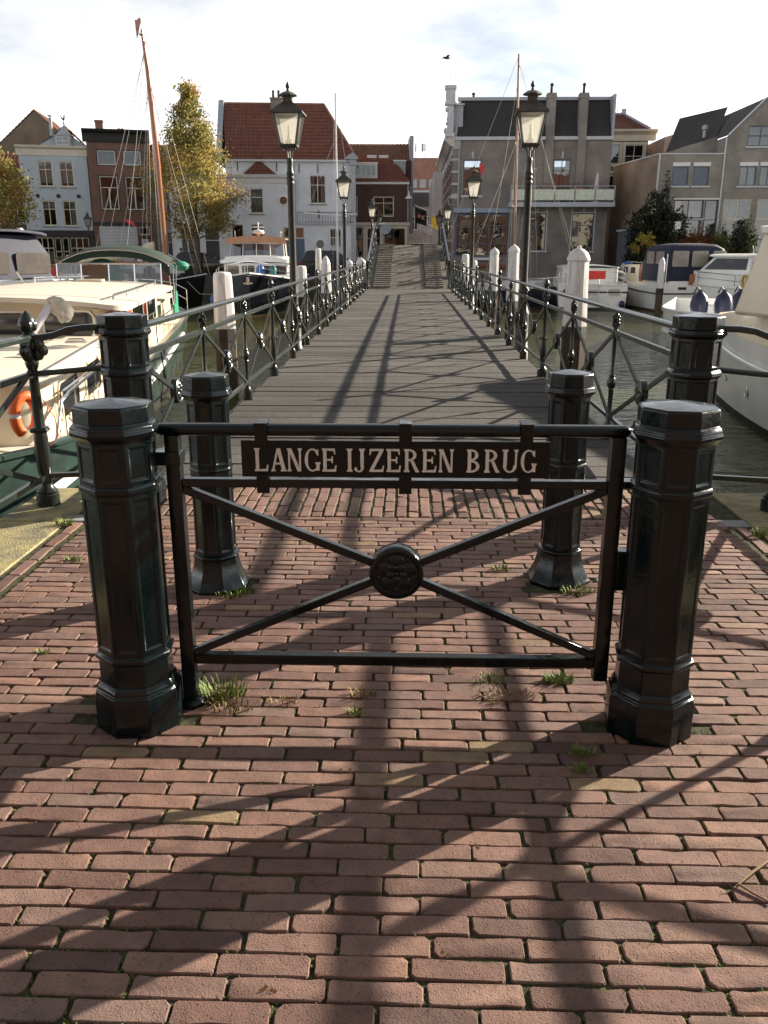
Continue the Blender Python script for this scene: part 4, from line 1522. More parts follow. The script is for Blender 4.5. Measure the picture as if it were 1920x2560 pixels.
W_PINK = pm('plaster_pink', (.42, .30, .25), .85, var=.12, scale=1.5)
W_TAN = wall_brick('brick_tan', (.28, .20, .15), (.23, .17, .13), (.25, .20, .16), msize=.009, stain=.3)
W_OLD = wall_brick('brick_old_gable', (.19, .135, .09), (.145, .105, .075), (.16, .13, .10))
CREAM = pm('cream_paint', (.56, .52, .42), .6, var=.1, scale=2)
STONEW = pm('pale_stone', (.42, .42, .43), .8, var=.15, scale=3)
IRON = pm('wall_anchor_iron', (.02, .02, .025), .6)
BLK = pm('shopfront_black', (.012, .014, .015), .4)
BLUED = pm('door_blue_grey', (.09, .13, .18), .5)
DOORK = pm('door_dark_grey', (.045, .048, .058), .5)

def house(name, x, y, rz, label):
    return empty(name, (x, y, 0), radians(rz), label, 'house')

# --- blue-grey plastered house
h = house('plaster_house', -25.98, 60.0, 14, 'narrow blue-grey plastered house with cream cornice and a rooster weather vane')
WN = [(1.13, 5.86, 2.05, 7.48), (2.48, 5.86, 3.38, 7.47), (1.13, 3.35, 2.02, 4.97), (2.46, 3.33, 3.34, 4.97)]
m = MB(); wall_holes(m, 0, 4.33, 3.05, 7.84, WN, 0, .14); m.build('wall', W_GREY, h, smooth=0, recalc=False)
shell(h, 0, 4.33, 7, FARZ - .2, 7.84, W_GREY)
for i, w_ in enumerate(WN):
    window(h, w_, 0, FR_C, PANE, (.5,), (.66,), [(0, 1, .12 if i < 2 else .72, 1, CURT if i != 3 else CURT_T)] if i < 3 else [(.55, 1, 0, 1, CURT), (0, 1, .8, 1, CURT_T)], SILLG, .07)
m = MB()
m.prism([(0, 7.80), (-.04, 7.80), (-.06, 8.20), (-.22, 8.28), (-.26, 8.42), (0, 8.42)], 'x', -.16, 4.40)
m.build('cornice', CREAM, h, smooth=0)
for x in (.93, 2.25, 3.57):
    MB().lathe([(.09, 0), (.13, .01), (.13, .04), (.07, .05), (.05, .03)], 14, M=Matrix.Translation((x, -.01, 5.26)) @ Matrix.Rotation(pi / 2, 4, 'X')).build('wall_anchor', IRON, h)
MB().box(-.02, 4.34, -.10, .02, 2.62, 3.05).build('shop_fascia', BLK, h, smooth=0)
SW = [(.52, .75, 1.62, 2.58), (1.70, .15, 2.12, 2.58), (2.20, .15, 2.62, 2.58), (2.70, .75, 3.96, 2.58)]
m = MB(); wall_holes(m, 0, 4.33, FARZ - .2, 2.62, SW, -.02, .12); m.build('shop_wall', BLK, h, smooth=0, recalc=False)
for w_ in SW: window(h, w_, -.02, FR_C, PANE, (.33, .66) if w_[2] - w_[0] > .8 else (), (.62,), [(0, 1, 0, .5, CURT)], None, .05, 'shop_window')
# roof: lead front gablet with dormer window, orange tiles on the right, pale on the left
m = MB(); tile_plane(m, (4.36, .25, 8.42), (4.36, 6.8, 8.42), (2.95, 1.1, 9.85), (2.95, 6.8, 9.85)); rf = m.build('roof', R_ORANGE, h)
MB().quad((1.3, .25, 8.42), (2.95, 1.1, 9.85), (2.95, 6.8, 9.85), (1.3, 6.8, 8.42)).build('roof_left', pm('roof_pale', (.50, .48, .44), .7), h, smooth=0)
m = MB()
m.add([(1.3, .2, 8.42), (4.36, .2, 8.42), (3.45, .55, 9.10), (2.35, .55, 9.10), (2.95, 1.05, 9.86)], [(0, 1, 2, 3), (3, 2, 4)])
m.build('lead_gablet', LEAD, h, smooth=0)
m = MB(); m.box(2.2, 3.55, .05, .7, 9.06, 9.12); m.build('dormer_hood', LEAD, h, smooth=0)
MB().box(2.32, 3.42, .12, .9, 8.44, 9.06).build('dormer', LEAD, h, smooth=0)
window(h, (2.45, 8.46, 3.30, 9.02), -.02, FR_G, PANE_D, (.5,), (.5,), None, None, .05, 'dormer_window')
m = MB(); m.lathe([(.10, 9.0), (.10, 10.25), (.06, 10.27), (.06, 10.33), (.17, 10.34), (.17, 10.37), (.03, 10.45)], 12, (2.12, .9, 0)); m.build('flue_pipe', LEAD, h)
v = MB(); v.tube([(2.95, 1.05, 9.8), (2.95, 1.05, 10.12)], .025, 6); v.ball((2.95, 1.05, 9.92), .06)
ro = [(-.16, 10.34), (-.12, 10.20), (-.02, 10.12), (.06, 10.15), (.10, 10.28), (.09, 10.42), (.14, 10.43), (.08, 10.50), (.03, 10.42), (.0, 10.28), (-.06, 10.25), (-.09, 10.33), (-.19, 10.42), (-.21, 10.36)]
v.prism([(2.95 + a, b_) for a, b_ in ro], 'y', 1.03, 1.07)
v.build('weather_vane', IRON, h, smooth=0)
MB().tube([(4.30, -.04, 7.75), (4.30, -.05, 3.1)], .045, 8).build('drain_pipe', LEAD, h)

# --- old gabled house behind it
h = house('gabled_house', -29.4, 69.0, 10, 'old tan brick gable with brown tiled roof behind the blue-grey house')
m = MB(); m.add([(-3.4, 0, 0), (4.2, 0, 0), (4.2, 0, 9.1), (1.05, 0, 11.9), (-3.2, 0, 8.2)], [(0, 1, 2, 3, 4)]); m.build('wall', W_OLD, h, smooth=0)
shell(h, -3.3, 4.2, 7, 0, 8.2, W_OLD)
m = MB(); tile_plane(m, (4.6, 0, 8.75), (4.6, 7, 8.75), (1.05, -.05, 11.95), (1.05, 7, 11.95)); m.build('roof', R_BROWN, h)
m = MB(); tile_plane(m, (-3.7, 0, 7.8), (-3.7, 7, 7.8), (1.05, -.05, 11.95), (1.05, 7, 11.95)); m.build('roof', R_BROWN, h)
h = house('brick_house', -33.2, 62.0, 14, 'dark brick house with a red tiled roof behind the tree at the left edge')
m = MB(); wall_holes(m, 0, 6.6, -.1, 6.6, [(1.0, 3.6, 2.0, 5.4), (3.2, 3.6, 4.2, 5.4), (4.9, 3.6, 5.9, 5.4)], 0, .14); m.build('wall', W_BRN, h, smooth=0, recalc=False)
shell(h, 0, 6.6, 7, -.1, 6.6, W_BRN)
for w_ in ((1.0, 3.6, 2.0, 5.4), (3.2, 3.6, 4.2, 5.4), (4.9, 3.6, 5.9, 5.4)): window(h, w_, 0, FR_W, PANE, (.5,), (.66,), None, SILLG)
m = MB(); tile_plane(m, (-.1, -.2, 6.55), (6.75, -.2, 6.55), (.6, 3.5, 8.6), (5.6, 3.5, 8.6)); m.build('roof', R_RED, h)

# --- red brick house with black cornice
h = house('cornice_house', -21.65, 60.8, 16, 'red-brown brick house with heavy black cornice and a closed pale shop shutter')
WN = [(.64, 7.27, 1.81, 8.18), (2.32, 7.28, 3.47, 8.18), (.64, 4.42, 1.80, 6.56), (2.33, 4.42, 3.48, 6.55)]
m = MB(); wall_holes(m, 0, 4.03, 3.6, 8.75, WN, 0, .12); m.build('wall', W_RED, h, smooth=0, recalc=False)
shell(h, 0, 4.03, 8, FARZ - .2, 8.75, W_RED)
BL_PALE = pm('blind_pale_blue', (.46, .50, .56), .7, var=.1, scale=5)
for i, w_ in enumerate(WN):
    a, c, b_, d = w_
    g_ = MB(); g_.box(a - .06, b_ + .06, -.012, .01, d - .002, d + .06); g_.box(a - .06, b_ + .06, -.012, .01, c - .06, c + .002); g_.box(a - .06, a + .002, -.012, .01, c + .002, d - .002); g_.box(b_ - .002, b_ + .06, -.012, .01, c + .002, d - .002)
    win = window(h, w_, 0, FR_W, PANE, (), () if i < 2 else (.66,), [(0, 1, 0, 1, BL_PALE)] if i < 2 else ([(.0, .28, 0, .66, CURT_T)] if i == 2 else [(.2, .62, .45, .8, CURT_T)]), None, .06)
    g_.build('casing', BLK, win, smooth=0)
    if i >= 2: MB().box((a + b_) / 2 - .04, (a + b_) / 2 + .04, .045, .115, c + .06, c + (d - c) * .64).build('glazing_bar', FR_W, win, smooth=0)
m = MB(); m.prism([(0, 8.68), (-.06, 8.68), (-.08, 8.78), (-.12, 9.05), (-.16, 9.22), (-.30, 9.36), (-.34, 9.49), (0, 9.49)], 'x', -.22, 4.15); m.build('cornice', BLK, h, smooth=0)
MB().box(0, 4.03, -.04, .04, 3.36, 3.60).build('shop_fascia', BLK, h, smooth=0)
m = MB(); wall_holes(m, 0, 4.03, FARZ - .2, 3.36, [(.32, .45, 2.84, 3.34), (2.99, .12, 3.68, 2.66), (2.99, 2.78, 3.68, 3.30)], 0, .14); m.build('shop_wall', W_RED, h, smooth=0, recalc=False)
for k in range(14):
    z = .45 + k * .207
    MB().prism([(.05, z + .004), (.035, z + .03), (.035, z + .18), (.05, z + .203), (.08, z + .203), (.08, z + .004)], 'x', .32, 2.84).build('shutter_slat', pm('shutter_pale', (.50, .53, .56), .55, var=.06), h, smooth=0)
window(h, (2.99, 2.78, 3.68, 3.30), 0, FR_W, PANE, (), (), None, None, .05, 'transom')
d_ = MB().box(2.99, 3.68, .06, .11, .12, 2.66).build('door', BLK, h, smooth=0)
MB().box(3.09, 3.58, .05, .06, 1.0, 2.5).build('door_pane', BL_PALE, d_, smooth=0)
m = MB(); m.box(.62, 1.12, 1.2, 1.8, 9.2, 10.22); m.box(.58, 1.16, 1.16, 1.84, 10.10, 10.2); m.build('chimney', W_RED, h, smooth=0)
m = MB(); tile_plane(m, (1.5, 2.4, 9.3), (3.0, 2.4, 9.3), (2.0, 3.4, 10.0), (2.35, 3.4, 10.0)); tile_plane(m, (3.0, 2.4, 9.3), (3.0, 5, 9.3), (2.35, 3.4, 10.0), (2.35, 5, 10.0)); m.build('roof', R_RED, h)
MB().quad((0, .05, 9.3), (4.03, .05, 9.3), (4.03, 8, 9.3), (0, 8, 9.3)).build('flat_roof', LEAD, h, smooth=0)

# --- narrow grey house behind the tree
h = house('narrow_house', -18.35, 62.5, 12, 'narrow pale grey house half hidden behind the tall tree')
WN = [(1.3, 4.0, 2.1, 5.7), (2.7, 4.0, 3.5, 5.7), (1.2, .9, 2.1, 3.0), (2.6, .15, 3.5, 3.0)]
m = MB(); wall_holes(m, 0, 4.8, -.1, 7.0, WN, 0, .14); m.build('wall', pm('plaster_pale_grey', (.40, .41, .43), .85, var=.1, scale=2), h, smooth=0, recalc=False)
shell(h, 0, 4.8, 7, -.1, 7.0, W_GREY)
for w_ in WN: window(h, w_, 0, FR_W, PANE, (.5,), (.66,), [(0, .3, 0, 1, CURT)], SILLG)
m = MB(); tile_plane(m, (-.1, -.2, 7.0), (4.9, -.2, 7.0), (-.1, 2.6, 9.0), (4.9, 2.6, 9.0)); m.build('roof', R_RED, h)

# --- white painted house with the big red roof
h = house('white_house', -13.33, 60.0, 5, 'large white painted brick house with a steep red-brown tiled roof')
WA = [(2.66, 4.12, 3.55, 5.71), (1.33, 1.2, 2.13, 3.42), (2.64, 1.2, 3.48, 3.42), (4.80, .12, 5.64, 3.26), (-.45, .12, .46, 3.2), (-2.1, 1.0, -1.2, 3.2)]
m = MB(); wall_holes(m, -2.7, 5.65, FARZ - .2, 6.10, WA, 0, .14); m.build('annex_wall', W_WHITE, h, smooth=0, recalc=False)
shell(h, -2.7, 5.65, .6, FARZ - .2, 6.5, W_WHITE, 0, False)
m = MB(); m.prism([(0, 6.02), (-.03, 6.02), (-.05, 6.32), (-.14, 6.40), (-.18, 6.57), (.6, 6.57), (.6, 6.02)], 'x', -2.75, 5.70); m.build('annex_cornice', pm('cornice_white', (.56, .57, .59), .6, var=.08), h, smooth=0)
WM = [(6.68, 4.77, 7.75, 6.57)]
m = MB(); wall_holes(m, 1.1, 9.74, 3.4, 7.52, WM, .35, .14); m.build('wall', W_WHITE, h, smooth=0, recalc=False)
shell(h, 1.1, 9.74, 7.3, FARZ - .2, 7.52, W_WHITE, .35)
WG = [(5.68, .12, 6.25, 3.26), (7.98, .12, 8.76, 3.15)]
m = MB(); wall_holes(m, 5.655, 9.70, FARZ - .2, 3.40, WG, .05, .14); m.quad((9.70, .05, -.1), (9.70, .6, -.1), (9.70, .6, 3.4), (9.70, .05, 3.4)); m.build('ground_floor_wall', W_WHITE, h, smooth=0, recalc=False)
MB().box(5.70, 9.76, -.06, .6, 3.40, 3.50).build('balcony_ledge', STONEW, h, smooth=0)
bl = MB()
bl.box(5.78, 9.60, -.03, .0, 4.19, 4.225); bl.box(5.78, 9.60, -.03, .0, 3.56, 3.585)
b_ = bl.build('balcony_rail', IRON, h, smooth=0)
for k in range(21):
    x = 5.80 + k * .189
    MB().box(x - .012, x + .012, -.028, -.002, 3.50, 4.20).build('baluster', IRON, b_, smooth=0)
window(h, WA[0], 0, FR_W, PANE, (), (.64,), [(0, 1, .34, .64, CURT), (0, 1, 0, .28, CURT_T)], SILLG)
for w_ in WA[1:3]: window(h, w_, 0, FR_W, PANE, (), (.6,), [(0, 1, 0, .45, CURT)], SILLG)
window(h, WA[5], 0, FR_W, PANE, (.5,), (.66,), [(0, 1, .3, 1, CURT)], SILLG)
window(h, WM[0], .35, FR_W, PANE, (.5,), (.66,), [(.1, .3, 0, 1, CURT), (.7, .9, 0, 1, CURT)], SILLG)
# wide double door with yellow-glazed transom
OCH = glass_mat('window_glass_ochre', (.55, .42, .16), .12)
window(h, (4.80, 2.50, 6.25, 3.26), -.02, FR_G, OCH, (.5,), (), [(0, 1, 0, 1, pm('ochre_blind', (.40, .30, .10), .9))], None, .07, 'transom')
for x0, x1 in ((4.80, 5.50), (5.53, 6.25)):
    d_ = MB().box(x0, x1, .04, .09, .12, 2.48).build('door', BLUED, h, smooth=0)
    for r_ in range(3):
        for c in range(2):
            MB().lathe([(.10, 0), (.12, .012), (.10, .02), (.08, .01)], 12, M=Matrix.Translation((x0 + .2 + c * .33, .04, 1.0 + r_ * .5)) @ Matrix.Rotation(pi / 2, 4, 'X')).build('boss', BLUED, d_)
d_ = MB().box(-.45, .46, .05, .10, .12, 2.35).build('door', DOORK, h, smooth=0)
MB().box(-.18, .18, .035, .05, 1.18, 1.26).build('letter_slot', STONEW, d_, smooth=0)
MB().box(-.45, .46, .05, .10, 2.42, 3.2).build('door_panel', DOORK, h, smooth=0)
MB().box(-.46, .47, .03, .12, 2.36, 2.41).build('door_rail', FR_W, h, smooth=0)
window(h, (7.98, 2.0, 8.76, 3.15), .05, FR_W, PANE, (.5,), (.5,), [(0, 1, 0, .5, CURT)], None, .05, 'door_light')
MB().box(7.98, 8.76, .1, .15, .12, 1.98).build('door', FR_G, h, smooth=0)
for (x, z, r_) in ((4.90, 4.94, .25), (7.31, 2.14, .27)):
    M = Matrix.Translation((x, .0 if x < 5 else .05, z)) @ Matrix.Rotation(pi / 2, 4, 'X')
    w_ = MB().lathe([(r_, 0), (r_, .05), (r_ + .10, .05), (r_ + .13, .03), (r_ + .13, 0)], 24, M=M, cap=False).build('round_window', FR_W, h)
    MB().lathe([(r_ + .005, .012), (.002, .0125)], 24, M=M, cap=False).build('pane', PANE_D if x < 5 else PANE, w_)
    MB().lathe([(r_ + .004, .004), (.002, .0045)], 24, M=M, cap=False).build('backing', ROOM if x < 5 else CURT, w_)
for (x, z, y) in ((1.9, 7.1, .33), (4.5, 7.1, .33), (6.0, 7.0, .33), (7.25, 7.0, .33), (9.0, 7.0, .33), (7.25, 4.1, .33)):
    MB().box(x - .025, x + .025, y - .03, y + .01, z - .28, z + .28).build('wall_anchor', IRON, h, smooth=0)
# roof
rfm = MB(); tile_plane(rfm, (1.15, .2, 7.52), (9.85, .2, 7.52), (.80, 3.6, 11.38), (7.72, 3.6, 11.38))
rf = rfm.build('roof', R_RED, h)
rfm = MB(); tile_plane(rfm, (9.85, .2, 7.52), (9.85, 7.2, 7.52), (7.72, 3.6, 11.38), (7.72, 3.65, 11.38)); rfm.build('roof_hip', R_RED, h)
rfm = MB(); tile_plane(rfm, (1.15, 7.2, 7.52), (9.85, 7.2, 7.52), (.80, 3.6, 11.38), (7.72, 3.6, 11.38)); rfm.build('roof_back', R_RED, h)
m = MB(); m.tube([(.80, 3.6, 11.42), (7.72, 3.6, 11.42), (9.88, .18, 7.6)], .10, 6); m.build('ridge_tiles', R_BROWN, h)
m = MB(); m.prism([(.1, 7.4), (7.3, 7.4), (3.75, 11.62), (3.45, 11.62)], 'x', .50, .86); m.build('gable_parapet', pm('gable_plaster', (.30, .33, .38), .8, var=.2), h, smooth=0)
MB().box(1.1, 9.85, .12, .36, 7.40, 7.53).build('gutter', FR_G, h, smooth=0)
m = MB(); m.box(4.05, 4.85, 3.3, 3.9, 11.0, 11.80); m.box(4.0, 4.9, 3.25, 3.95, 11.7, 11.8); ch = m.build('chimney', W_DARK, h, smooth=0)
for x in (4.25, 4.62): MB().lathe([(.10, 11.8), (.085, 12.2), (.11, 12.22), (.11, 12.27), (.06, 12.28)], 10, (x, 3.6, 0)).build('chimney_pot', IRON, ch)
m = MB()
tile_plane(m, (2.25, .02, 6.58), (4.5, .02, 6.58), (3.3, .34, 7.5), (3.34, .34, 7.5)); m.build('lean_to_roof', R_DRED, h)
MB().box(3.2, 3.5, .2, .36, 7.45, 7.72).build('roof_finial', R_DRED, h, smooth=0)
m = MB(); m.box(9.45, 9.78, .0, .4, .1, 7.2); m.box(9.38, 9.86, -.08, .45, 7.2, 7.55); m.box(9.40, 9.84, -.05, .42, 3.95, 4.12); m.build('corner_pilaster', pm('pilaster_stone', (.38, .40, .42), .8, var=.15), h, smooth=0)
m = MB(); m.prism([(9.1, 7.55), (9.95, 7.55), (9.95, 7.70), (9.6, 7.98), (9.1, 7.66)], 'y', -.15, .5); m.build('corner_hood', LEAD, h, smooth=0)
MB().tube([(5.70, .0, 7.3), (5.70, .0, 3.6)], .04, 8).build('drain_pipe', LEAD, h)

# --- brown brick house at the bridge foot
h = house('brown_house', -3.95, 64.0, 3, 'dark red-brown brick house with white dormer and cream shopfront at the foot of the bridge')
WN = [(1.44, 4.05, 2.89, 5.41), (-.55, 4.09, .31, 5.41)]
m = MB(); wall_holes(m, -1.4, 3.95, 3.60, 6.30, WN, 0, .12); m.build('wall', W_BRN, h, smooth=0, recalc=False)
shell(h, -1.4, 3.95, 7, -.1, 6.3, W_BRN)
for w_ in WN: window(h, w_, 0, FR_C, PANE, (.5,), (.68,), [(0, 1, 0, .12, CURT)], None, .07)
MB().box(-1.4, 3.99, -.05, .02, 6.23, 6.40).build('eaves_board', FR_W, h, smooth=0)
SW = [(2.05, .9, 3.74, 3.28), (.08, .12, .68, 3.32), (.95, .9, 1.85, 3.28)]
m = MB(); wall_holes(m, -1.4, 3.99, -.1, 3.50, SW, -.04, .14); m.build('shopfront', CREAM, h, smooth=0, recalc=False)
MB().box(-1.4, 4.05, -.16, .0, 3.47, 3.66).build('shop_cornice', CREAM, h, smooth=0)
window(h, SW[0], -.04, FR_C, PANE, (), (), [(.1, .3, 0, .4, CURT), (.45, .75, .0, .35, CURT_T)], None, .05, 'shop_window')
window(h, SW[2], -.04, FR_C, PANE, (), (.7,), [(.1, .5, 0, .3, CURT_T)], None, .05, 'shop_window')
window(h, SW[1], -.04, FR_K, PANE_D, (), (.75,), None, None, .05, 'door')
m = MB(); tile_plane(m, (-1.5, -.1, 6.40), (4.02, -.1, 6.40), (-1.5, 1.3, 8.10), (2.75, 1.3, 8.10)); m.build('roof', R_RED, h)
m = MB(); tile_plane(m, (4.02, -.1, 6.40), (4.02, 4, 6.40), (2.75, 1.3, 8.10), (2.75, 4, 8.10)); m.build('roof_hip', R_RED, h)
m = MB(); tile_plane(m, (-1.5, 1.9, 7.9), (4.2, 1.9, 7.9), (-1.5, 4.0, 9.32), (4.2, 4.0, 9.32)); m.build('upper_roof', R_BROWN, h)
MB().box(-1.5, 4.2, 1.5, 4.2, 6.3, 7.95).build('upper_wall', W_BRN, h, smooth=0)
m = MB(); m.box(4.08, 4.36, 1.6, 4.3, 3, 9.60); m.build('gable_parapet', LEAD, h, smooth=0)
d_ = MB().box(.12, 1.72, -.02, 1.2, 6.62, 7.64).build('dormer', FR_W, h, smooth=0)
m = MB(); m.box(.08, 1.76, -.08, 1.25, 7.60, 7.68); m.build('dormer_hood', FR_W, d_, smooth=0)
window(h, (.22, 6.74, 1.62, 7.52), -.17, FR_W, PANE, (.25, .5, .75), (), [(0, .5, 0, 1, CURT_T), (.5, 1, 0, 1, CURT)], None, .05, 'dormer_window')
d_ = MB().box(2.9, 3.75, .9, 2.2, 6.7, 7.85).build('dormer', LEAD, h, smooth=0)
MB().box(2.85, 3.8, .84, 2.25, 7.82, 7.92).build('dormer_hood', FR_W, d_, smooth=0)
for x in (1.0, 1.85): MB().box(x, x + .68, 1.25, 1.32, 8.08, 8.28).build('roof_light', FR_W, h, smooth=0)
MB().tube([(3.9, -.05, 6.2), (3.9, -.06, .2)], .05, 8).build('drain_pipe', LEAD, h)

# --- distant blocks seen down the street
h = house('tower_block', -.2, 150.0, 0, 'distant red brick block with roof aerials above the narrow street')
BR = wall_brick('brick_far_red', (.32, .15, .10), (.27, .13, .09), (.26, .16, .12))
MB().box(.4, 8, 0, 10, 0, 16.6).build('wall', BR, h, smooth=0)
MB().box(-1.6, .39, .5, 10, 0, 13.4).build('wing', BR, h, smooth=0)
for z in (6.4, 8.8, 11.3):
    MB().box(-1.6, 8.0, -.12, -.005, z, z + .3).build('floor_band', STONEW, h, smooth=0)
    for k in range(5):
        MB().box(-1.0 + k * 1.5, .0 + k * 1.5, -.06, -.004, z + .7, z + 2.0).build('window', PANE_B, h, smooth=0)
for k in range(14):
    x = .5 + random.random() * 4.4
    m = MB(); m.tube([(x, 2, 16.6), (x, 2, 17.4 + random.random() * 2.4)], .05, 5)
    if k % 3 == 0: m.box(x - .12, x + .12, 1.9, 2.1, 17.8, 19.0)
    m.build('aerial', FR_G, h)
h = house('street_house', -1.75, 92.0, 0, 'narrow dark house with white shop front, left in the street beyond the bridge')
MB().box(-4, 0, 0, 12, 0, 9.5).build('wall', W_BRN, h, smooth=0)
MB().box(.001, .08, 0, 12, .2, 3.0).build('shop_front', FR_W, h, smooth=0)
h = house('street_house', 1.05, 112.0, 0, 'dark gabled house closing the view at the bend of the street')
m = MB(); wall_holes(m, -1.9, 2.2, 0, 7.2, [(-.7, 4.4, .1, 6.0), (.9, 4.4, 1.7, 6.0), (-.9, .6, 1.6, 2.8)], 0, .12); m.build('wall', W_DARK, h, smooth=0, recalc=False)
shell(h, -1.9, 2.2, 6, 0, 7.2, W_DARK)
for w_ in ((-.7, 4.4, .1, 6.0), (.9, 4.4, 1.7, 6.0), (-.9, .6, 1.6, 2.8)): window(h, w_, 0, FR_W, PANE, (.5,), (.6,), None, None)
m = MB(); tile_plane(m, (-2, -.2, 7.2), (2.3, -.2, 7.2), (-2, 3, 9.0), (2.3, 3, 9.0)); m.build('roof', R_DARK, h)
h = house('street_house', 2.2, 84.0, 0, 'pale grey plastered house standing in the street beyond the ornate building')
MB().box(.15, 5, 0, 20, 0, 8.8).build('wall', pm('plaster_street_grey', (.30, .30, .30), .85, var=.2), h, smooth=0)
MB().box(.9, 1.5, 1, 2, 8.8, 11.2).build('chimney', W_BRN, h, smooth=0)

# --- ornate dark brick building standing in the water
h = empty('ornate_building', (2.08, 60.0, 0), 0, 'large dark brick building with stone bands, slate mansard roof and a glass balcony', 'building')
x0, x1 = .79, 11.13
WN = [(1.50, 5.22, 2.68, 7.42), (7.37, 4.74, 8.55, 7.43), (5.89, 1.71, 7.13, 4.12), (8.82, 1.67, 10.30, 4.11), (1.0, 1.30, 4.76, 4.12)]
m = MB(); wall_holes(m, x0, x1, -2.5, 8.60, WN, 0, .16); m.build('wall', W_DARK, h, smooth=0, recalc=False)
# street side with bands and window rows
sw = [(yy, zz, yy + 1.2, zz + 2.2) for yy in (1.6, 4.2, 6.8, 9.4, 12.0, 14.6) for zz in (5.3, 1.4)]
SIDEB = wall_brick('brick_street_side', (.20, .095, .07), (.16, .08, .06), (.20, .17, .14))
m = MB(); mm = MB(); wall_holes(mm, 0, 18, -2.5, 8.60, sw, 0, .2)
m.add([(x0 + q_[1], q_[0], q_[2]) for q_ in mm.v], [tuple(reversed(f_)) for f_ in mm.f]); m.build('street_wall', SIDEB, h, smooth=0, recalc=False)
m = MB(); m.quad((x1, 0, -2.5), (x1, 18, -2.5), (x1, 18, 8.6), (x1, 0, 8.6)); m.quad((x0, 18, -2.5), (x0, 18, 8.6), (x1, 18, 8.6), (x1, 18, -2.5)); m.build('side_wall', W_DARK, h, smooth=0, recalc=False)
for (a, c, b_, d) in sw:
    q_ = MB(); q_.box(x0 + .07, x0 + .12, a, b_, c, c + .08); q_.box(x0 + .07, x0 + .12, a, b_, d - .08, d); q_.box(x0 + .07, x0 + .12, a, a + .07, c + .08, d - .08); q_.box(x0 + .07, x0 + .12, b_ - .07, b_, c + .08, d - .08); q_.box(x0 + .07, x0 + .12, a + .07, b_ - .07, (c + d) / 2 + .2, (c + d) / 2 + .27)
    w_ = q_.build('window', FR_W, h, smooth=0)
    MB().quad((x0 + .1, a, c), (x0 + .1, b_, c), (x0 + .1, b_, d), (x0 + .1, a, d)).build('pane', PANE_B, w_, smooth=0)
    MB().box(x0 - .14, x0 + .02, a - .12, b_ + .12, c - .16, c - .005).build('sill', STONEW, w_, smooth=0)
    MB().box(x0 - .10, x0 - .004, a - .10, b_ + .10, d + .005, d + .26).build('lintel', STONEW, w_, smooth=0)
for z in (7.36, 6.62, 5.86, 5.02, 4.1, 3.2, 2.3, 1.4):
    tall = .30 if z in (5.02,) else .14
    MB().box(x0 - .05, x0 + .002, .01, 1.45, z, z + tall).build('stone_band', STONEW, h, smooth=0)
    MB().box(x0 - .05, x0 + (.42 if z > 4.2 else .02), -.045, .009, z, z + tall).build('stone_band', STONEW, h, smooth=0)
    for yy in (2.9, 5.5, 8.1, 10.7, 13.3): MB().box(x0 - .05, x0 + .002, yy, yy + 1.1, z, z + tall).build('stone_band', STONEW, h, smooth=0)
MB().box(x0 - .03, x0 + .001, .012, 18, 7.75, 8.2).build('frieze', STONEW, h, smooth=0)
m = MB(); m.prism([(x0 - .02, 8.20), (x0 - .18, 8.25), (x0 - .48, 8.52), (x0 - .60, 8.56), (x0 - .60, 8.72), (x0 + .1, 8.80), (x0 + .1, 8.20)], 'y', -.15, 18); m.build('street_cornice', pm('cornice_warm_stone', (.48, .45, .40), .8, var=.15), h, smooth=0)  # street cornice in a warm pale stone tone
MB().box(x0 - .04, x0 + .50, -.06, .02, 8.08, 8.60).build('corner_block', STONEW, h, smooth=0)
MB().box(x0 + .11, x1 + .02, -.16, .1, 8.60, 8.80).build('cornice', pm('cornice_grey_white', (.46, .48, .51), .6, var=.1), h, smooth=0)
# mansard
m = MB(); m.add([(x0 + .12, -.02, 8.80), (x1, -.02, 8.80), (x1 - .12, 1.15, 11.18), (x0 + .45, 1.15, 11.18)], [(0, 1, 2, 3)])
m.add([(x0 + .12, -.02, 8.80), (x0 + .45, 1.15, 11.18), (x0 + .45, 17, 11.18), (x0 + .12, 17.8, 8.80)], [(0, 1, 2, 3)])
m.add([(x0 + .45, 1.15, 11.18), (x1 - .12, 1.15, 11.18), (x1 - .12, 17, 11.18), (x0 + .45, 17, 11.18)], [(0, 1, 2, 3)])
m.build('mansard_roof', pm('slate_courses', (.032, .030, .030), .75, col2=(.018, .018, .019), scale=5, stretch=(1, 1, 6), bump=.5, bscale=9), h, smooth=0, recalc=False)
m = MB(); m.box(x0 + .30, x1 + .02, 1.0, 1.3, 11.12, 11.32); m.box(x1 - .10, x1 + .05, -.05, 1.2, 8.8, 11.32); m.build('lead_flashing', LEAD, h, smooth=0)
m = MB(); m.bar((x0 + .13, -.06, 8.8), (x0 + .46, 1.10, 11.2), .16, .06); m.build('hip_flashing', LEAD, h, smooth=0)
# corner pinnacle with scrolls
m = MB()
m.box(.10, .70, -.18, .38, 8.80, 9.05)
m.box(.22, .62, -.10, .30, 9.05, 10.70)
for x_, z, r_ in ((.16, 9.18, .17), (.22, 9.62, .10), (.20, 10.45, .13)):
    m.lathe([(r_ * .6, -.24), (r_, -.20), (r_, .22), (r_ * .6, .26)], 12, M=Matrix.Translation((x_, .1, z)) @ Matrix.Rotation(pi / 2, 4, 'X'))
m.box(.18, .66, -.13, .33, 9.82, 9.98)
m.box(.04, .78, -.22, .42, 10.70, 10.86)
m.box(.10, .70, -.16, .36, 10.86, 11.62)
m.box(.04, .76, -.22, .42, 11.62, 11.84)
m.tube([(.4, .1, 11.84), (.4, .1, 12.5)], .02, 5)
m.v = [(x + .16, y, z) for x, y, z in m.v]
m.build('pinnacle', pm('pinnacle_stone', (.50, .51, .53), .8, var=.15, scale=4), h, smooth=30)
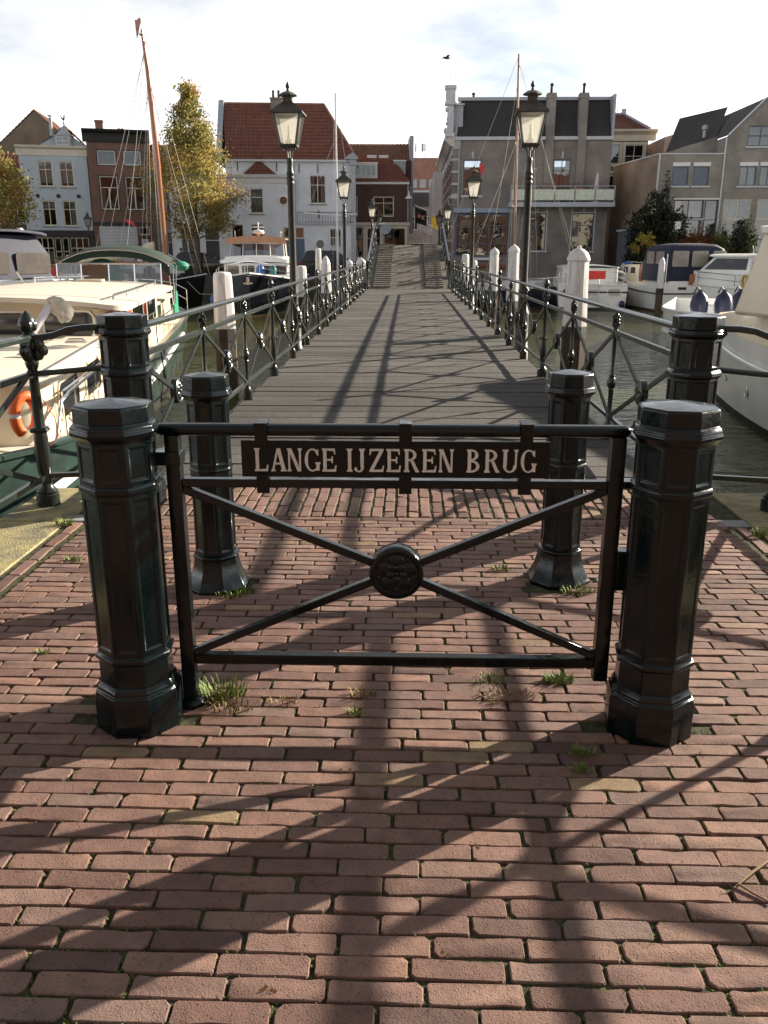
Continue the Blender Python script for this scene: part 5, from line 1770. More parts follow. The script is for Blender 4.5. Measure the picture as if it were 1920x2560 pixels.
m = MB(); m.box(x0 - .04, x0 + .62, .30, 4.5, 8.80, 10.72); m.prism([(x0 - .10, 10.72), (x0 + .70, 10.72), (x0 + .70, 10.84), (x0 - .10, 10.84)], 'y', .22, 4.6); m.build('street_gable', LEAD, h, smooth=0)
# chimney breasts
for cx in (7.05, 9.12):
    m = MB(); m.box(cx - .27, cx + .27, -.20, .5, 4.75, 11.05); m.box(cx - .31, cx + .31, -.24, .54, 11.05, 11.22); m.box(cx - .29, cx + .29, -.22, .52, 11.30, 11.36)
    m.box(cx - .28, cx + .28, -.21, .51, 11.22, 11.30)
    c_ = m.build('chimney', W_DARK, h, smooth=0)
    MB().lathe([(.13, 11.34), (.10, 11.42), (.085, 11.80), (.11, 11.83), (.12, 11.90), (.06, 11.98)], 10, (cx, .14, 0)).build('chimney_pot', IRON, c_)
for (x, z) in ((2.15, 11.3), (6.35, 11.3)): MB().lathe([(.08, 0), (.08, .25), (.13, .27), (.13, .33), (.02, .4)], 10, (x, 1.6, z)).build('roof_vent', IRON, h)
# windows
w_ = window(h, WN[0], 0, FR_B, PANE_B, (), (.66,), [(.0, 1, 0, .2, CURT_T)], None, .07)
MB().box(1.38, 2.80, -.12, .02, 5.10, 5.215).build('sill', FR_G, w_, smooth=0)
w_ = window(h, WN[1], 0, FR_B, PANE_B, (.5,), (.74,), [(.05, .3, 0, .7, CURT_T), (.66, .95, 0, .7, CURT_T)], None, .09, 'balcony_door')
for wi in (2, 3):
    w_ = window(h, WN[wi], 0, FR_B, PANE_B, (), (.68,), [(.1, .9, .05, .35, CURT_T)], None, .07)
    a, c, b_, d = WN[wi]
    q_ = MB(); q_.box(a - .06, a + .004, -.03, .02, c, d + .04); q_.box(b_ - .004, b_ + .06, -.03, .02, c, d + .04); q_.box(a - .06, b_ + .06, -.028, .02, d + .002, d + .06); q_.box(a - .12, b_ + .12, -.1, .02, c - .10, c - .003)
    q_.build('casing', FR_G, w_, smooth=0)
    for fx in (-.06, (b_ - a) / 2 - .06, b_ - a - .06):
        MB().prism([(a + fx, d + .07), (a + fx + .12, d + .07), (a + fx + .16 if fx > 0 else a + fx + .10, d + .38), (a + fx - .04 if fx <= 0 else a + fx + .02, d + .38)], 'y', -.02, .01).build('voussoir', STONEW, w_, smooth=0)
for x in (2.09, 7.96): MB().box(x - .06, x + .06, -.02, .01, 7.50, 7.90).build('keystone', STONEW, h, smooth=0)
# glazed shopfront
SH = glass_mat('shop_glass', (.45, .45, .42), .14)
sf = window(h, WN[4], 0, FR_B, SH, (.30, .62), (.30, .72), None, None, .14, 'shopfront', .06)
for (a, b_, z0, z1, mt) in ((1.35, 1.9, 1.6, 2.6, CURT_T), (2.4, 2.6, 1.5, 2.3, pm('red_cloth', (.5, .06, .04), .7)), (2.9, 3.25, 1.5, 2.2, pm('orange_cloth', (.5, .2, .06), .7)), (3.6, 4.4, 1.6, 2.4, CURT_T), (1.3, 4.4, 1.32, 1.5, pm('shelf_wood', (.25, .15, .08), .7)), (1.4, 2.3, 3.2, 3.7, CURT)):
    MB().box(a, b_, .5, .8, z0, z1).build('display', mt, sf, smooth=0)
MB().box(.90, 4.85, -.32, .02, 4.13, 4.40).build('shop_canopy', pm('canopy_blue_grey', (.24, .29, .36), .5, var=.1), h, smooth=0)
MB().box(2.35, 4.1, -.30, -.004, 1.10, 1.26).build('quay_beam', FR_W, h, smooth=0)
# balcony
b_ = MB().box(4.5, 11.32, -1.25, -.004, 4.44, 4.72).build('balcony_slab', pm('slab_blue_grey', (.38, .41, .46), .6, var=.08), h, smooth=0)
GLB = glass_mat('balcony_glass', (.72, .80, .70), .20)
FROST = pm('frosted_glass', (.55, .60, .50), .35, var=.15)
xs_ = [4.55, 6.0, 7.4, 8.7, 10.0, 11.25]
for a, c in zip(xs_, xs_[1:]):
    MB().box(a + .05, c - .05, -1.20, -1.18, 4.85, 5.50).build('glass_panel', FROST if True else GLB, b_, smooth=0)
for x in xs_: MB().box(x - .03, x + .03, -1.24, -1.16, 4.72, 5.72).build('balcony_post', LEAD, b_, smooth=0)
MB().box(4.52, 11.28, -1.22, -1.18, 5.68, 5.73).build('handrail', LEAD, b_, smooth=0)
MB().tube([(1.2, -.05, 8.5), (1.2, -.05, 4.4)], .05, 8).build('drain_pipe', LEAD, h)
pt = empty('parasol', (12.22, 59.2, 4.72), 0, 'folded pale parasol standing on the glass balcony', 'parasol')
m = MB(); m.lathe([(.05, .5), (.15, .55), (.17, .8), (.14, 1.2), (.10, 1.55), (.03, 1.72)], 9); m.build('canopy', pm('parasol_cloth', (.55, .48, .45), .8), pt)
m = MB(); m.tube([(0, 0, 0), (0, 0, 1.85)], .025, 8); m.lathe([(.25, 0), (.25, .06)], 12); m.build('pole', FR_G, pt)
for i, (x, lb) in enumerate(((8.8, 'planter of dry flowers at the left on the glass balcony'), (10.95, 'planter of reddish flowers near the parasol on the glass balcony'))):
    p = empty('flower_box', (x, 58.95, 4.72), 0, lb, 'planter')
    MB().box(-.4, .4, -.12, .12, .55, .85).build('box', pm('terracotta', (.32, .16, .09), .8), p, smooth=0)
    m = MB()
    for k in range(60):
        a, c, d = random.uniform(-.4, .4), random.uniform(-.12, .12), random.uniform(.85, 1.15)
        m.add([(a, c, d), (a + .06, c + .03, d + .02), (a + .02, c - .03, d + .08)], [(0, 1, 2)])
    m.build('flowers', pm('dry_flowers', (.22, .14, .06), .8), p, smooth=0, recalc=False)

# --- house with classical cornice behind
h = house('cornice_house', 14.36, 70.0, 0, 'tan house with broad pale cornice and red roof, right of the slate-roofed building')
WN = [(.32, 8.08, 1.65, 9.42), (2.05, 8.10, 3.45, 9.42), (.32, 5.6, 1.65, 7.4), (2.05, 5.6, 3.45, 7.4)]
m = MB(); wall_holes(m, -1.2, 3.74, 0, 9.75, WN, 0, .14); m.build('wall', wall_brick('brick_taupe', (.235, .18, .15), (.20, .16, .135), (.22, .19, .16), msize=.006), h, smooth=0, recalc=False)
shell(h, -1.2, 3.74, 7, 0, 9.75, W_TAN)
for w_ in WN:
    q_ = window(h, w_, 0, FR_W, PANE_B, (.5,), (.4,), [(0, 1, .0, .3, CURT_T)], None, .06)
    a, c, b_, d = w_
    k = MB(); k.box(a - .18, a + .003, -.06, .02, c - .16, d + .18); k.box(b_ - .003, b_ + .18, -.06, .02, c - .16, d + .18); k.box(a + .003, b_ - .003, -.06, .02, d + .002, d + .18); k.box(a + .003, b_ - .003, -.06, .02, c - .16, c - .002)
    k.build('surround', CREAM, q_, smooth=0)
m = MB(); m.prism([(.02, 9.70), (-.05, 9.70), (-.06, 10.1), (-.2, 10.2), (-.5, 10.32), (-.55, 10.46), (.02, 10.46)], 'x', -1.3, 4.30); m.build('cornice', CREAM, h, smooth=0)
m = MB(); tile_plane(m, (-1.3, -.3, 10.46), (3.7, -.3, 10.46), (-1.3, 2.6, 11.9), (2.35, 2.6, 11.9)); m.build('roof', R_RED, h)
m = MB(); m.tube([(-1.3, 2.6, 11.95), (2.35, 2.6, 11.95), (3.75, -.3, 10.5)], .10, 6); m.box(2.2, 2.5, 2.4, 2.8, 11.9, 12.3); m.build('ridge', LEAD, h)
MB().box(3.2, 4.0, 1.5, 2.5, 9.7, 11.0).build('chimney', R_BROWN, h, smooth=0)

# --- modern grey brick houses on the right
h = house('modern_house', 15.2, 56.0, 0, 'flat-roofed modern grey brick house with two blue-blinded windows')
WN = [(.92, 5.50, 1.90, 6.62), (2.17, 5.50, 3.15, 6.62), (1.20, 3.61, 3.0, 4.70), (1.16, 1.6, 2.9, 3.55), (3.10, 1.6, 3.88, 4.70)]
m = MB(); wall_holes(m, 0, 3.98, .5, 7.30, WN, 0, .12); m.build('wall', W_GB, h, smooth=0, recalc=False)
m = MB(); m.quad((0, 0, .5), (0, 0, 7.3), (-.95, 7.7, 7.3), (-.95, 7.7, .5)); m.build('side_wall', W_TAN, h, smooth=0)
MB().quad((0, .01, 7.29), (3.98, .01, 7.29), (3.98, 7.7, 7.29), (-.95, 7.7, 7.29)).build('flat_roof', LEAD, h, smooth=0)
m = MB(); m.box(-.03, 4.0, -.04, .1, 7.295, 7.36); m.bar((-.02, .1, 7.32), (-.97, 7.7, 7.32), .1, .07); m.build('coping', FR_G, h, smooth=0)
m = MB(); m.add([(.95, 2.0, 7.3), (4.1, 2.0, 7.3), (4.1, 2.0, 8.55), (.95, 2.0, 7.55)], [(0, 1, 2, 3)]); m.add([(.95, 2.0, 7.55), (4.1, 2.0, 8.55), (4.1, 2.25, 8.55), (.95, 2.25, 7.55)], [(0, 1, 2, 3)]); m.build('slanted_parapet', W_GB, h, smooth=0)
BLB = pm('blind_blue', (.10, .17, .38), .6, var=.15, scale=3)
for i, w_ in enumerate(WN):
    q_ = window(h, w_, 0, FR_B if i < 2 else FR_K, PANE_B if i > 1 else PANE, (.5,) if i in (2, 3) else (), (.62,) if i == 4 else (), [(0, 1, 0, 1, BLB)] if i < 2 else ([(.5, 1, 0, 1, CURT)] if i == 2 else None), FR_G, .06)
    a, c, b_, d = w_
    if i < 2: MB().box(a - .02, b_ + .04, -.04, .02, d + .005, d + .22).build('shutter_box', FR_W, q_, smooth=0)
    if i in (2, 4): MB().box(a - .05, b_ + .05, -.05, .02, d + .005, d + .09).build('lintel', FR_W, q_, smooth=0)
MB().tube([(.05, -.06, 7.3), (.0, -.06, 1.0)], .05, 8).build('drain_pipe', FR_G, h)
MB().tube([(3.96, -.06, 8.2), (3.96, -.06, 1.0)], .045, 8).build('drain_pipe', FR_G, h)
m = MB(); m.lathe([(.11, 8.0), (.11, 9.0), (.20, 9.05), (.20, 9.22), (.04, 9.3)], 10, (3.5, 2.8, 0)); m.build('flue', LEAD, h)

h = house('gable_house', 19.22, 56.0, 0, 'tall modern grey brick gable house at the right edge')
WN = [(1.22, 7.73, 2.75, 8.88), (.94, 5.49, 1.98, 6.62), (2.18, 5.49, 3.2, 6.62), (.22, 1.7, 1.90, 4.72), (2.28, 1.7, 3.96, 4.72)]
m = MB(); wall_holes(m, 0, 4.2, .5, 8.34, [w_ if w_[3] < 8.34 else (w_[0], w_[1], w_[2], 8.34) for w_ in WN], 0, .12)
m.add([(0, 0, 8.34), (1.22, 0, 8.34), (1.22, 0, 9.55)], [(0, 1, 2)])
m.add([(1.22, 0, 8.88), (2.75, 0, 8.88), (2.75, 0, 9.75), (2.05, 0, 10.34), (1.22, 0, 9.55)], [(0, 1, 2, 3, 4)])
m.add([(2.75, 0, 8.34), (4.2, 0, 8.34), (2.75, 0, 9.75)], [(0, 1, 2)])
m.build('wall', W_GB, h, smooth=0, recalc=False)
shell(h, 0, 4.2, 8, .5, 8.3, W_GB)
m = MB(); m.add([(-.05, -.05, 8.32), (2.05, -.05, 10.42), (2.05, 8, 10.42), (-.05, 8, 8.32)], [(0, 1, 2, 3)]); m.add([(4.25, -.05, 8.32), (2.05, -.05, 10.42), (2.05, 8, 10.42), (4.25, 8, 8.32)], [(0, 1, 2, 3)]); m.build('roof', R_DARK, h, smooth=0)
m = MB(); m.quad((-3.0, 2.3, 7.6), (.1, 2.3, 8.6), (2.05, 6.5, 10.9), (-1.1, 6.5, 10.2)); m.build('rear_roof', R_DARK, h, smooth=0)
m = MB(); m.bar((0, -.06, 8.34), (2.05, -.06, 10.42), .10, .08); m.bar((4.2, -.06, 8.34), (2.05, -.06, 10.42), .10, .08); m.build('verge', FR_G, h, smooth=0)
for i, w_ in enumerate(WN):
    q_ = window(h, w_, 0, FR_B if i < 3 else FR_C, PANE_B, (.5,), () if i < 3 else (.62,), [(0, 1, 0, 1, pm('blind_teal_grey', (.26, .32, .34), .8))] if i in (0, 1, 2) else [(0, .5, .62, 1, CURT_T)], FR_G, .06)
    a, c, b_, d = w_
    if i in (1, 2): MB().box(a - .02, b_ + .04, -.04, .02, d + .005, d + .22).build('shutter_box', FR_W, q_, smooth=0)
h = house('pink_house', 16.6, 67.0, 0, 'plain pale pink gable wall with a dark chimney behind the modern houses')
m = MB(); m.add([(1.9, 0, 0), (5.2, 0, 0), (5.2, 0, 10.5), (1.9, 0, 9.6)], [(0, 1, 2, 3)]); m.add([(1.9, 0, 0), (1.9, 0, 9.6), (1.9, 6, 9.6), (1.9, 6, 0)], [(0, 1, 2, 3)]); m.build('wall', W_PINK, h, smooth=0)
MB().box(4.1, 4.6, .3, .9, 9.9, 11.1).build('chimney', W_BRN, h, smooth=0)
# grey shed by the water and steps
h = empty('shed', (13.45, 55.0, 0), 0, 'low slate-grey garden shed against the tan side wall', 'shed')
MB().box(0, 2.6, 0, 2.5, .5, 2.85).build('wall', pm('shed_slate', (.075, .085, .10), .7, var=.15), h, smooth=0)
MB().box(-.1, 2.7, -.12, 2.6, 2.85, 2.98).build('roof', LEAD, h, smooth=0)
MB().box(.3, 1.0, -.02, .01, 1.2, 2.5).build('door', FR_K, h, smooth=0)
h = empty('garden_stairs', (21.0, 53.4, .62), 0, 'grey garden steps with a metal handrail at the right edge', 'stairs')
for k in range(5): MB().box(0, 3, k * .28, k * .28 + .29, -.62, .10 + k * .16).build('step', STONEW, h, smooth=0)
m = MB()
for x in (0.0, 1.1, 2.2): m.tube([(x, 1.5, .8), (x, 1.5, 1.75)], .025, 6)
m.tube([(-.35, 0, .15), (-.35, .1, .95), (0, 1.5, 1.75), (3, 1.5, 1.75)], .03, 6); m.tube([(-.2, .1, .4), (0.05, 1.45, 1.2)], .02, 6)
m.build('handrail', LEAD, h)

# ================================================================ street furniture on the far bank
make_lamp((-20.3, 56.0, FARZ), 'distant old lantern in front of the pale shop shutter', .2)
l5 = make_lamp((-2.05, 62.0, FARZ), 'lantern at the street corner by the brown house, seen over the hump', .1)
l6 = make_lamp((2.15, 62.5, FARZ), 'lantern beside the ornate building, seen over the hump', .1)
for l_ in (l5, l6): l_.scale = (1.1, 1.1, 1.1)
fp = empty('flagpole', (-4.0, 50.0, -1.2), 0, 'tall white flagpole in front of the white house', 'flagpole')
m = MB(); m.lathe([(.075, 0), (.075, 1.3), (.055, 5.0), (.04, 10.85), (.06, 10.9), (.05, 10.98), (.01, 11.02)], 10); m.build('pole', FR_W, fp)
m = MB(); m.tube([(-1.9, 0, 4.9), (0, 0, 4.75), (1.1, 0, 4.85)], .03, 6); m.build('yard', FR_W, fp)
m = MB(); m.tube([(-1.7, 0, 4.9), (-.1, 0, 8.6)], .008, 4); m.tube([(.06, 0, 10.8), (1.2, -.2, 2.3)], .008, 4); m.tube([(-.06, 0, 10.8), (-.3, 0, 1.4)], .008, 4); m.build('rope', FR_G, fp)
sg = empty('traffic_sign', (-1.62, 58.5, FARZ), 0, 'back of a round traffic sign on a post over the hump', 'sign')
MB().tube([(0, 0, 0), (0, 0, 3.4)], .03, 8).build('post', LEAD, sg)
MB().lathe([(.32, -.01), (.32, .01)], 24, M=Matrix.Translation((.12, -.04, 2.95)) @ Matrix.Rotation(pi / 2, 4, 'X')).build('disc', pm('sign_back_grey', (.22, .26, .32), .5), sg)
MB().box(-.35, .15, -.04, -.02, 3.25, 3.35).build('plate', FR_G, sg, smooth=0)
wl_ = empty('wall_lantern', (.0, 63.55, 5.2), 0, 'white hanging street lamp at the corner of the brown house', 'street lamp')
MB().lathe([(.04, .55), (.06, .30), (.24, .10), (.26, .02), (.10, .0)], 14, (0, 0, 0)).build('shade', FR_W, wl_)
MB().tube([(0, 0, .5), (-.1, .2, .75), (-.15, .35, .7)], .02, 6).build('bracket', LEAD, wl_)
def banner(x, y, z, w, hh, mat, label, extra=None, rot=.3):
    t = empty('banner', (x, y, z), rot, label, 'flag')
    m = MB()
    n = 8
    rings = [[(w * i / n, .08 * sin(i * .9 + j), -hh * j / 5 - .35 * w * (i / n)) for i in range(n + 1)] for j in range(6)]
    m.loft(rings, closed=False)
    m.build('cloth', mat, t)
    MB().tube([(-.05, 0, .15), (w * 1.1, 0, -.35 * w + .05)], .025, 6).build('staff', FR_G, t)
    if extra: extra(t)
    return t
def kmark(t):
    MB().lathe([(.17, 0), (.002, .003)], 14, M=Matrix.Translation((.38, -.12, -.75)) @ Matrix.Rotation(pi / 2, 4, 'X'), cap=False).build('orange_disc', pm('flag_orange', (.55, .2, .08), .7), t)
    m = MB(); m.bar((.60, -.13, -1.05), (.68, -.13, -.70), .05, .02, up=(0, 1, 0)); m.bar((.64, -.131, -.88), (.88, -.131, -.72), .045, .02, up=(0, 1, 0)); m.bar((.66, -.132, -.88), (.84, -.132, -1.08), .045, .02, up=(0, 1, 0))
    m.build('white_mark', FR_W, t, smooth=0)
banner(.55, 78, 5.4, 1.0, 1.25, pm('flag_black', (.015, .015, .018), .8), 'black shop flag with an orange disc and a white K in the narrow street', kmark, 0)
banner(2.05, 81, 4.8, .6, 1.0, pm('flag_yellow', (.55, .38, .05), .8), 'yellow shop flag in the narrow street', None, .2)
banner(.9, 79.5, 4.2, 1.2, .7, pm('flag_white', (.55, .57, .62), .8), 'white shop flag under the black one in the narrow street', None, 0)

def car(name, loc, rz, L_, W_, H_, paint, label, est=True):
    t = empty(name, loc, rz, label, 'car')
    z0, zb = .22, H_ * .56
    half = W_ / 2
    side = [(-L_ / 2, z0 + .12), (-L_ / 2 - .02, z0 + .35), (-L_ / 2 + .03, zb), (-L_ / 2 + .35, zb + .02), (L_ / 2 - 1.25, zb + .02), (L_ / 2 - .25, zb - .14), (L_ / 2, zb - .34), (L_ / 2, z0 + .12), (L_ / 2 - .1, z0), (-L_ / 2 + .1, z0)]
    m = MB()
    m.loft([[(x * .985, -half * .90, z) for x, z in side], [(x, -half, z) for x, z in side], [(x, half, z) for x, z in side], [(x * .985, half * .90, z) for x, z in side]])
    b = m.build('body', paint, t, bevel=.03)
    cab = [(-L_ / 2 + .10, zb), (-L_ / 2 + .42, H_ - .06), (-L_ / 2 + .75, H_), (L_ / 2 - 2.3, H_ - .01), (L_ / 2 - 1.15, zb)]
    m = MB()
    m.loft([[(x, -half * .92, z) for x, z in cab[:1]] + [(x, -half * .74, z) for x, z in cab[1:4]] + [(x, -half * .92, z) for x, z in cab[4:]],
            [(x, half * .92, z) for x, z in cab[:1]] + [(x, half * .74, z) for x, z in cab[1:4]] + [(x, half * .92, z) for x, z in cab[4:]]])
    m.build('cabin', paint, t, bevel=.03)
    g_ = pm('car_glass', (.012, .014, .016), .05, spec=.8)
    for sy in (-1, 1):
        for (xa, xb, xc, xd) in ((-L_ / 2 + .45, -L_ / 2 + 1.35, -L_ / 2 + 1.35, -L_ / 2 + .62), (-L_ / 2 + 1.43, L_ / 2 - 1.42, L_ / 2 - 2.3, -L_ / 2 + 1.43)):
            q_ = MB().quad((xa, sy * half * .915, zb + .05), (xb, sy * half * .915, zb + .05), (xc, sy * (half * .765), H_ - .10), (xd, sy * (half * .765), H_ - .10))
            q_.build('side_window', g_, t, smooth=0)
    MB().quad((-L_ / 2 + .09, -half * .75, zb + .06), (-L_ / 2 + .09, half * .75, zb + .06), (-L_ / 2 + .37, half * .68, H_ - .1), (-L_ / 2 + .37, -half * .68, H_ - .1)).build('rear_window', g_, t, smooth=0)
    for sx_ in (-L_ / 2 + .85, L_ / 2 - .9):
        for sy in (-1, 1):
            M = Matrix.Translation((sx_, sy * (half - .08), .34)) @ Matrix.Rotation(pi / 2, 4, 'X')
            w_ = MB().lathe([(.20, -.11), (.33, -.10), (.34, -.06), (.34, .06), (.33, .10), (.20, .11)], 24, M=M).build('wheel', pm('tyre', (.015, .015, .016), .8), t)
            r_ = MB().lathe([(.215, -.115), (.19, -.09), (.05, -.085), (.04, -.11)], 20, M=M, cap=False)
            for k in range(5):
                a = 2 * pi * k / 5
                p0, p1 = M @ Vector((.04 * cos(a), .04 * sin(a), sy * .118)), M @ Vector((.20 * cos(a), .20 * sin(a), sy * .118))
                r_.bar(p0, p1, .05, .02, up=(0, 1, 0))
            r_.build('rim', pm('alloy', (.45, .46, .48), .3, metal=.8), w_)
    for sy in (-1, 1):
        MB().box(-L_ / 2 - .03, -L_ / 2 + .12, sy * half * .93 - .13, sy * half * .93 + .05, zb - .16, zb - .02).build('tail_light', pm('tail_red', (.45, .01, .012), .2), t, smooth=0)
        MB().box(L_ / 2 - .25, L_ / 2 - .02, sy * half * .8 - .15, sy * half * .8 + .12, zb - .32, zb - .2).build('headlight', pm('headlight', (.6, .62, .65), .1), t, smooth=0)
    return t
car('parked_car', (-4.65, 56.5, FARZ), .10, 4.6, 1.85, 1.62, pm('car_black', (.010, .011, .014), .18, coat=.5), 'black estate car parked in front of the white house')
car('parked_car', (-15.6, 56.6, FARZ), .45, 4.3, 1.8, 1.52, pm('car_white', (.62, .63, .65), .25, coat=.4), 'white car parked in front of the red brick house')
car('parked_car', (-13.2, 57.4, FARZ), .15, 4.3, 1.8, 1.5, pm('car_dark', (.012, .012, .014), .2, coat=.4), 'dark car parked at the doors left of the white house')
bn = empty('bench', (-18.9, 55.4, FARZ), .1, 'dark slatted bench on the quay in front of the red brick house', 'bench')
for k in range(4): MB().box(-.9, .9, -.22 + k * .12, -.13 + k * .12, .44, .47).build('seat_slat', FR_K, bn, smooth=0)
for k in range(12): MB().box(-.86 + k * .15, -.80 + k * .15, .26, .29, .5, .95).build('back_slat', FR_K, bn, smooth=0)
MB().box(-.9, .9, .25, .3, .92, .98).build('top_rail', FR_K, bn, smooth=0)
for x in (-.8, .8): MB().box(x - .03, x + .03, -.22, .3, 0, .44).build('leg', FR_K, bn, smooth=0)

# ================================================================ unseen houses added behind the viewer to cut sky light and fill reflections
def unseen_quay_house(x, y, w, hh, mat, rows_, cols, label):
    h = house('unseen_quay_house', x, y, 180, label)
    hs = [(.5 + c * (w - .4) / cols, 1.0 + r_ * 3.1, .5 + c * (w - .4) / cols + 1.15, 3.0 + r_ * 3.1) for r_ in range(rows_) for c in range(cols)]
    m = MB(); wall_holes(m, 0, w, -.1, hh, hs, 0, .15); m.build('wall', mat, h, smooth=0, recalc=False)
    shell(h, 0, w, 8, -.1, hh, mat)
    for q_ in hs: window(h, q_, 0, FR_W, PANE_D, (.5,), (.62,), None, SILLG)
    m = MB(); m.add([(-.2, -.25, hh), (w + .2, -.25, hh), (w + .2, 4, hh + 3.6), (-.2, 4, hh + 3.6)], [(0, 1, 2, 3)]); m.add([(-.2, 8.2, hh), (w + .2, 8.2, hh), (w + .2, 4, hh + 3.6), (-.2, 4, hh + 3.6)], [(0, 1, 2, 3)]); m.build('roof', R_RED, h, smooth=0)
unseen_quay_house(34, -13, 14, 9.6, CREAM, 3, 5, 'cream house mirrored in the ground-floor windows of the right-hand gable house')
unseen_quay_house(19.5, -13, 13, 10.4, W_BRN, 3, 5, 'unseen dark brick house added for reflections in the windows of the ornate building')
unseen_quay_house(6, -13, 13, 9.8, W_RED, 3, 5, 'unseen red-brown house added for reflections in the windows of the white house')
unseen_quay_house(-7.5, -13, 14, 10.6, W_BRN, 3, 5, 'unseen dark house added for reflections in the windows of the red brick house')
unseen_quay_house(-22, -13, 13, 9.4, W_OLD, 3, 5, 'unseen tan house added for reflections in the windows of the blue-grey house')
# ================================================================ boats
def W(z): return z - WATER_Z
HW = pm('hull_white', (.82, .82, .80), .28, var=.10, scale=1.2, coat=.2)
HC = pm('hull_cream', (.70, .61, .45), .30, var=.05, scale=1.5, coat=.2)
HCD = pm('deck_cream', (.62, .56, .47), .55, var=.08, scale=3, bump=.1, bscale=40)
HG = pm('hull_green', (.020, .042, .035), .35, var=.5, scale=2.5, coat=.2)
HN = pm('hull_navy_black', (.008, .009, .014), .12, var=.2, scale=2, coat=.5)
HB = pm('hull_boot_red_brown', (.09, .035, .02), .6, scale=3)
HK = pm('hull_boot_black', (.012, .012, .012), .5, scale=3)
NAVY = pm('canvas_navy', (.012, .016, .04), .75, var=.25, scale=4, bump=.1, bscale=60)
GRNC = pm('canvas_green', (.007, .025, .015), .75, var=.2, scale=4, bump=.1, bscale=60)
TANC = pm('canvas_tan', (.48, .25, .14), .75, var=.15, scale=4, bump=.1, bscale=40)
SAILC = pm('sail_cream', (.62, .54, .40), .8, var=.15, scale=6, bump=.3, bscale=12)
INOX = pm('stainless', (.62, .62, .62), .18, metal=1.0, var=.05)
TEAK = pm('varnished_wood', (.36, .12, .03), .25, col2=(.24, .075, .02), scale=4, stretch=(6, 6, .6), coat=.4)
BROWNW = pm('leeboard_brown', (.16, .06, .03), .5, var=.2)
REDP = pm('red_panel', (.40, .055, .03), .4, var=.12)
BGLASS = glass_mat('boat_glass', (.22, .24, .26), .22)
BGDARK = pm('boat_window_dark', (.012, .014, .018), .06, spec=.8)
CLEARV = glass_mat('clear_vinyl', (.62, .60, .55), .16, .10)
ROPE = pm('rope_pale', (.45, .42, .36), .8)
SMOKE = pm('vinyl_smoked', (.040, .032, .027), .38, spec=.3, var=.4, scale=3)
BLUEF = pm('fender_navy', (.014, .018, .055), .45, var=.15)
BLUEB = pm('fender_blue', (.02, .09, .30), .4)

def hull(par, L, B, sheer, keel=-.5, mat=HW, boot=HK, boot_z=.10, rake=.9, p=2.2, t0=.45, stern=.85, round_stern=0.0, flare=.25, cx=0.0, y0=0.0, n=22, rub=None, deck=None, deck_drop=.12, rub_drop=.0, bulw=.0):
    """lofted hull; local y runs from stern (y0) to bow; z = 0 is the waterline; sheer(t) gives the deck-edge height"""
    def half(t):
        b = 1.0 if t < t0 else max(.0, 1 - ((t - t0) / (1 - t0)) ** p)
        if round_stern and t < round_stern:
            b *= sqrt(max(0.0, 1 - ((round_stern - t) / round_stern) ** 2)) * .98 + .02
        else:
            b *= stern + (1 - stern) * min(1, t / .35)
        return max(.012, b * B / 2)
    def sec(t, levels):
        zs = sheer(t)
        b = half(t)
        out = []
        for z in levels:
            zz = zs if z is None else min(z, zs)
            r_ = max(0.0, min(1.0, (zz - keel) / (zs - keel)))
            k = 1 - flare * (1 - r_) ** 1.6 * (1 + 1.6 * t ** 3)
            k = max(.02, k)
            yb = y0 + L * t - rake * (1 - r_) * t ** 5
            out.append((b * k, yb, zz))
        return out
    T = [i / n for i in range(n + 1)]
    if round_stern: T = sorted(set(T + [.01, .02, .03, .05, .075]))
    T = sorted(set(T + [.97, .985]))
    up = [None, .72, .45, .25, boot_z]
    rings = []
    for t in T:
        zs = sheer(t)
        lv = [None] + [boot_z + (zs - boot_z) * f_ for f_ in (.75, .5, .25)] + [boot_z]
        s_ = sec(t, lv)
        rings.append([(cx + x, y, z) for x, y, z in s_])
    m = MB(); m.loft(rings, closed=False)
    m.loft([[(2 * cx - x, y, z) for x, y, z in R] for R in rings], closed=False)
    # transom
    R = rings[0]
    if not round_stern: m.add(R + [(2 * cx - x, y, z) for x, y, z in reversed(R)], [tuple(range(2 * len(R)))])
    h_ = m.build('hull', mat, par, smooth=50)
    rb_ = []
    for t in T:
        s_ = sec(t, [boot_z, boot_z - .22, keel])
        rb_.append([(cx + x, y, z) for x, y, z in s_])
    m = MB(); m.loft(rb_, closed=False); m.loft([[(2 * cx - x, y, z) for x, y, z in R] for R in rb_], closed=False)
    R = rb_[0]
    if not round_stern: m.add(R + [(2 * cx - x, y, z) for x, y, z in reversed(R)], [tuple(range(2 * len(R)))])
    m.build('boot_top', boot, par, smooth=50)
    edge = [(cx + half(t), y0 + L * t, sheer(t)) for t in T]
    m = MB()
    dk = [[(cx + half(t) * .99, y0 + L * t - .01, sheer(t) - deck_drop), (cx, y0 + L * t - .01, sheer(t) - deck_drop + .04), (cx - half(t) * .99, y0 + L * t - .01, sheer(t) - deck_drop)] for t in T]
    m.loft(dk, closed=False); m.build('deck', deck or mat, par, smooth=50)
    if rub:
        m = MB()
        pts = [(x + .01, y, z - rub_drop) for x, y, z in edge]
        m.tube(pts, .035, 6); m.tube([(2 * cx - x, y, z) for x, y, z in pts], .035, 6)
        m.build('rubbing_strake', rub, h_)
    return half

def rails(par, pts, h, r=.014, mid=True, step=1, mat=None, name='guard_rail'):
    m = MB()
    top = [Vector(p) + Vector((0, 0, h)) for p in pts]
    m.tube(top, r, 6)
    if mid: m.tube([Vector(p) + Vector((0, 0, h * .5)) for p in pts], r * .7, 5)
    for p in pts[::step]: m.tube([Vector(p), Vector(p) + Vector((0, 0, h))], r * .9, 5)
    return m.build(name, mat or INOX, par)

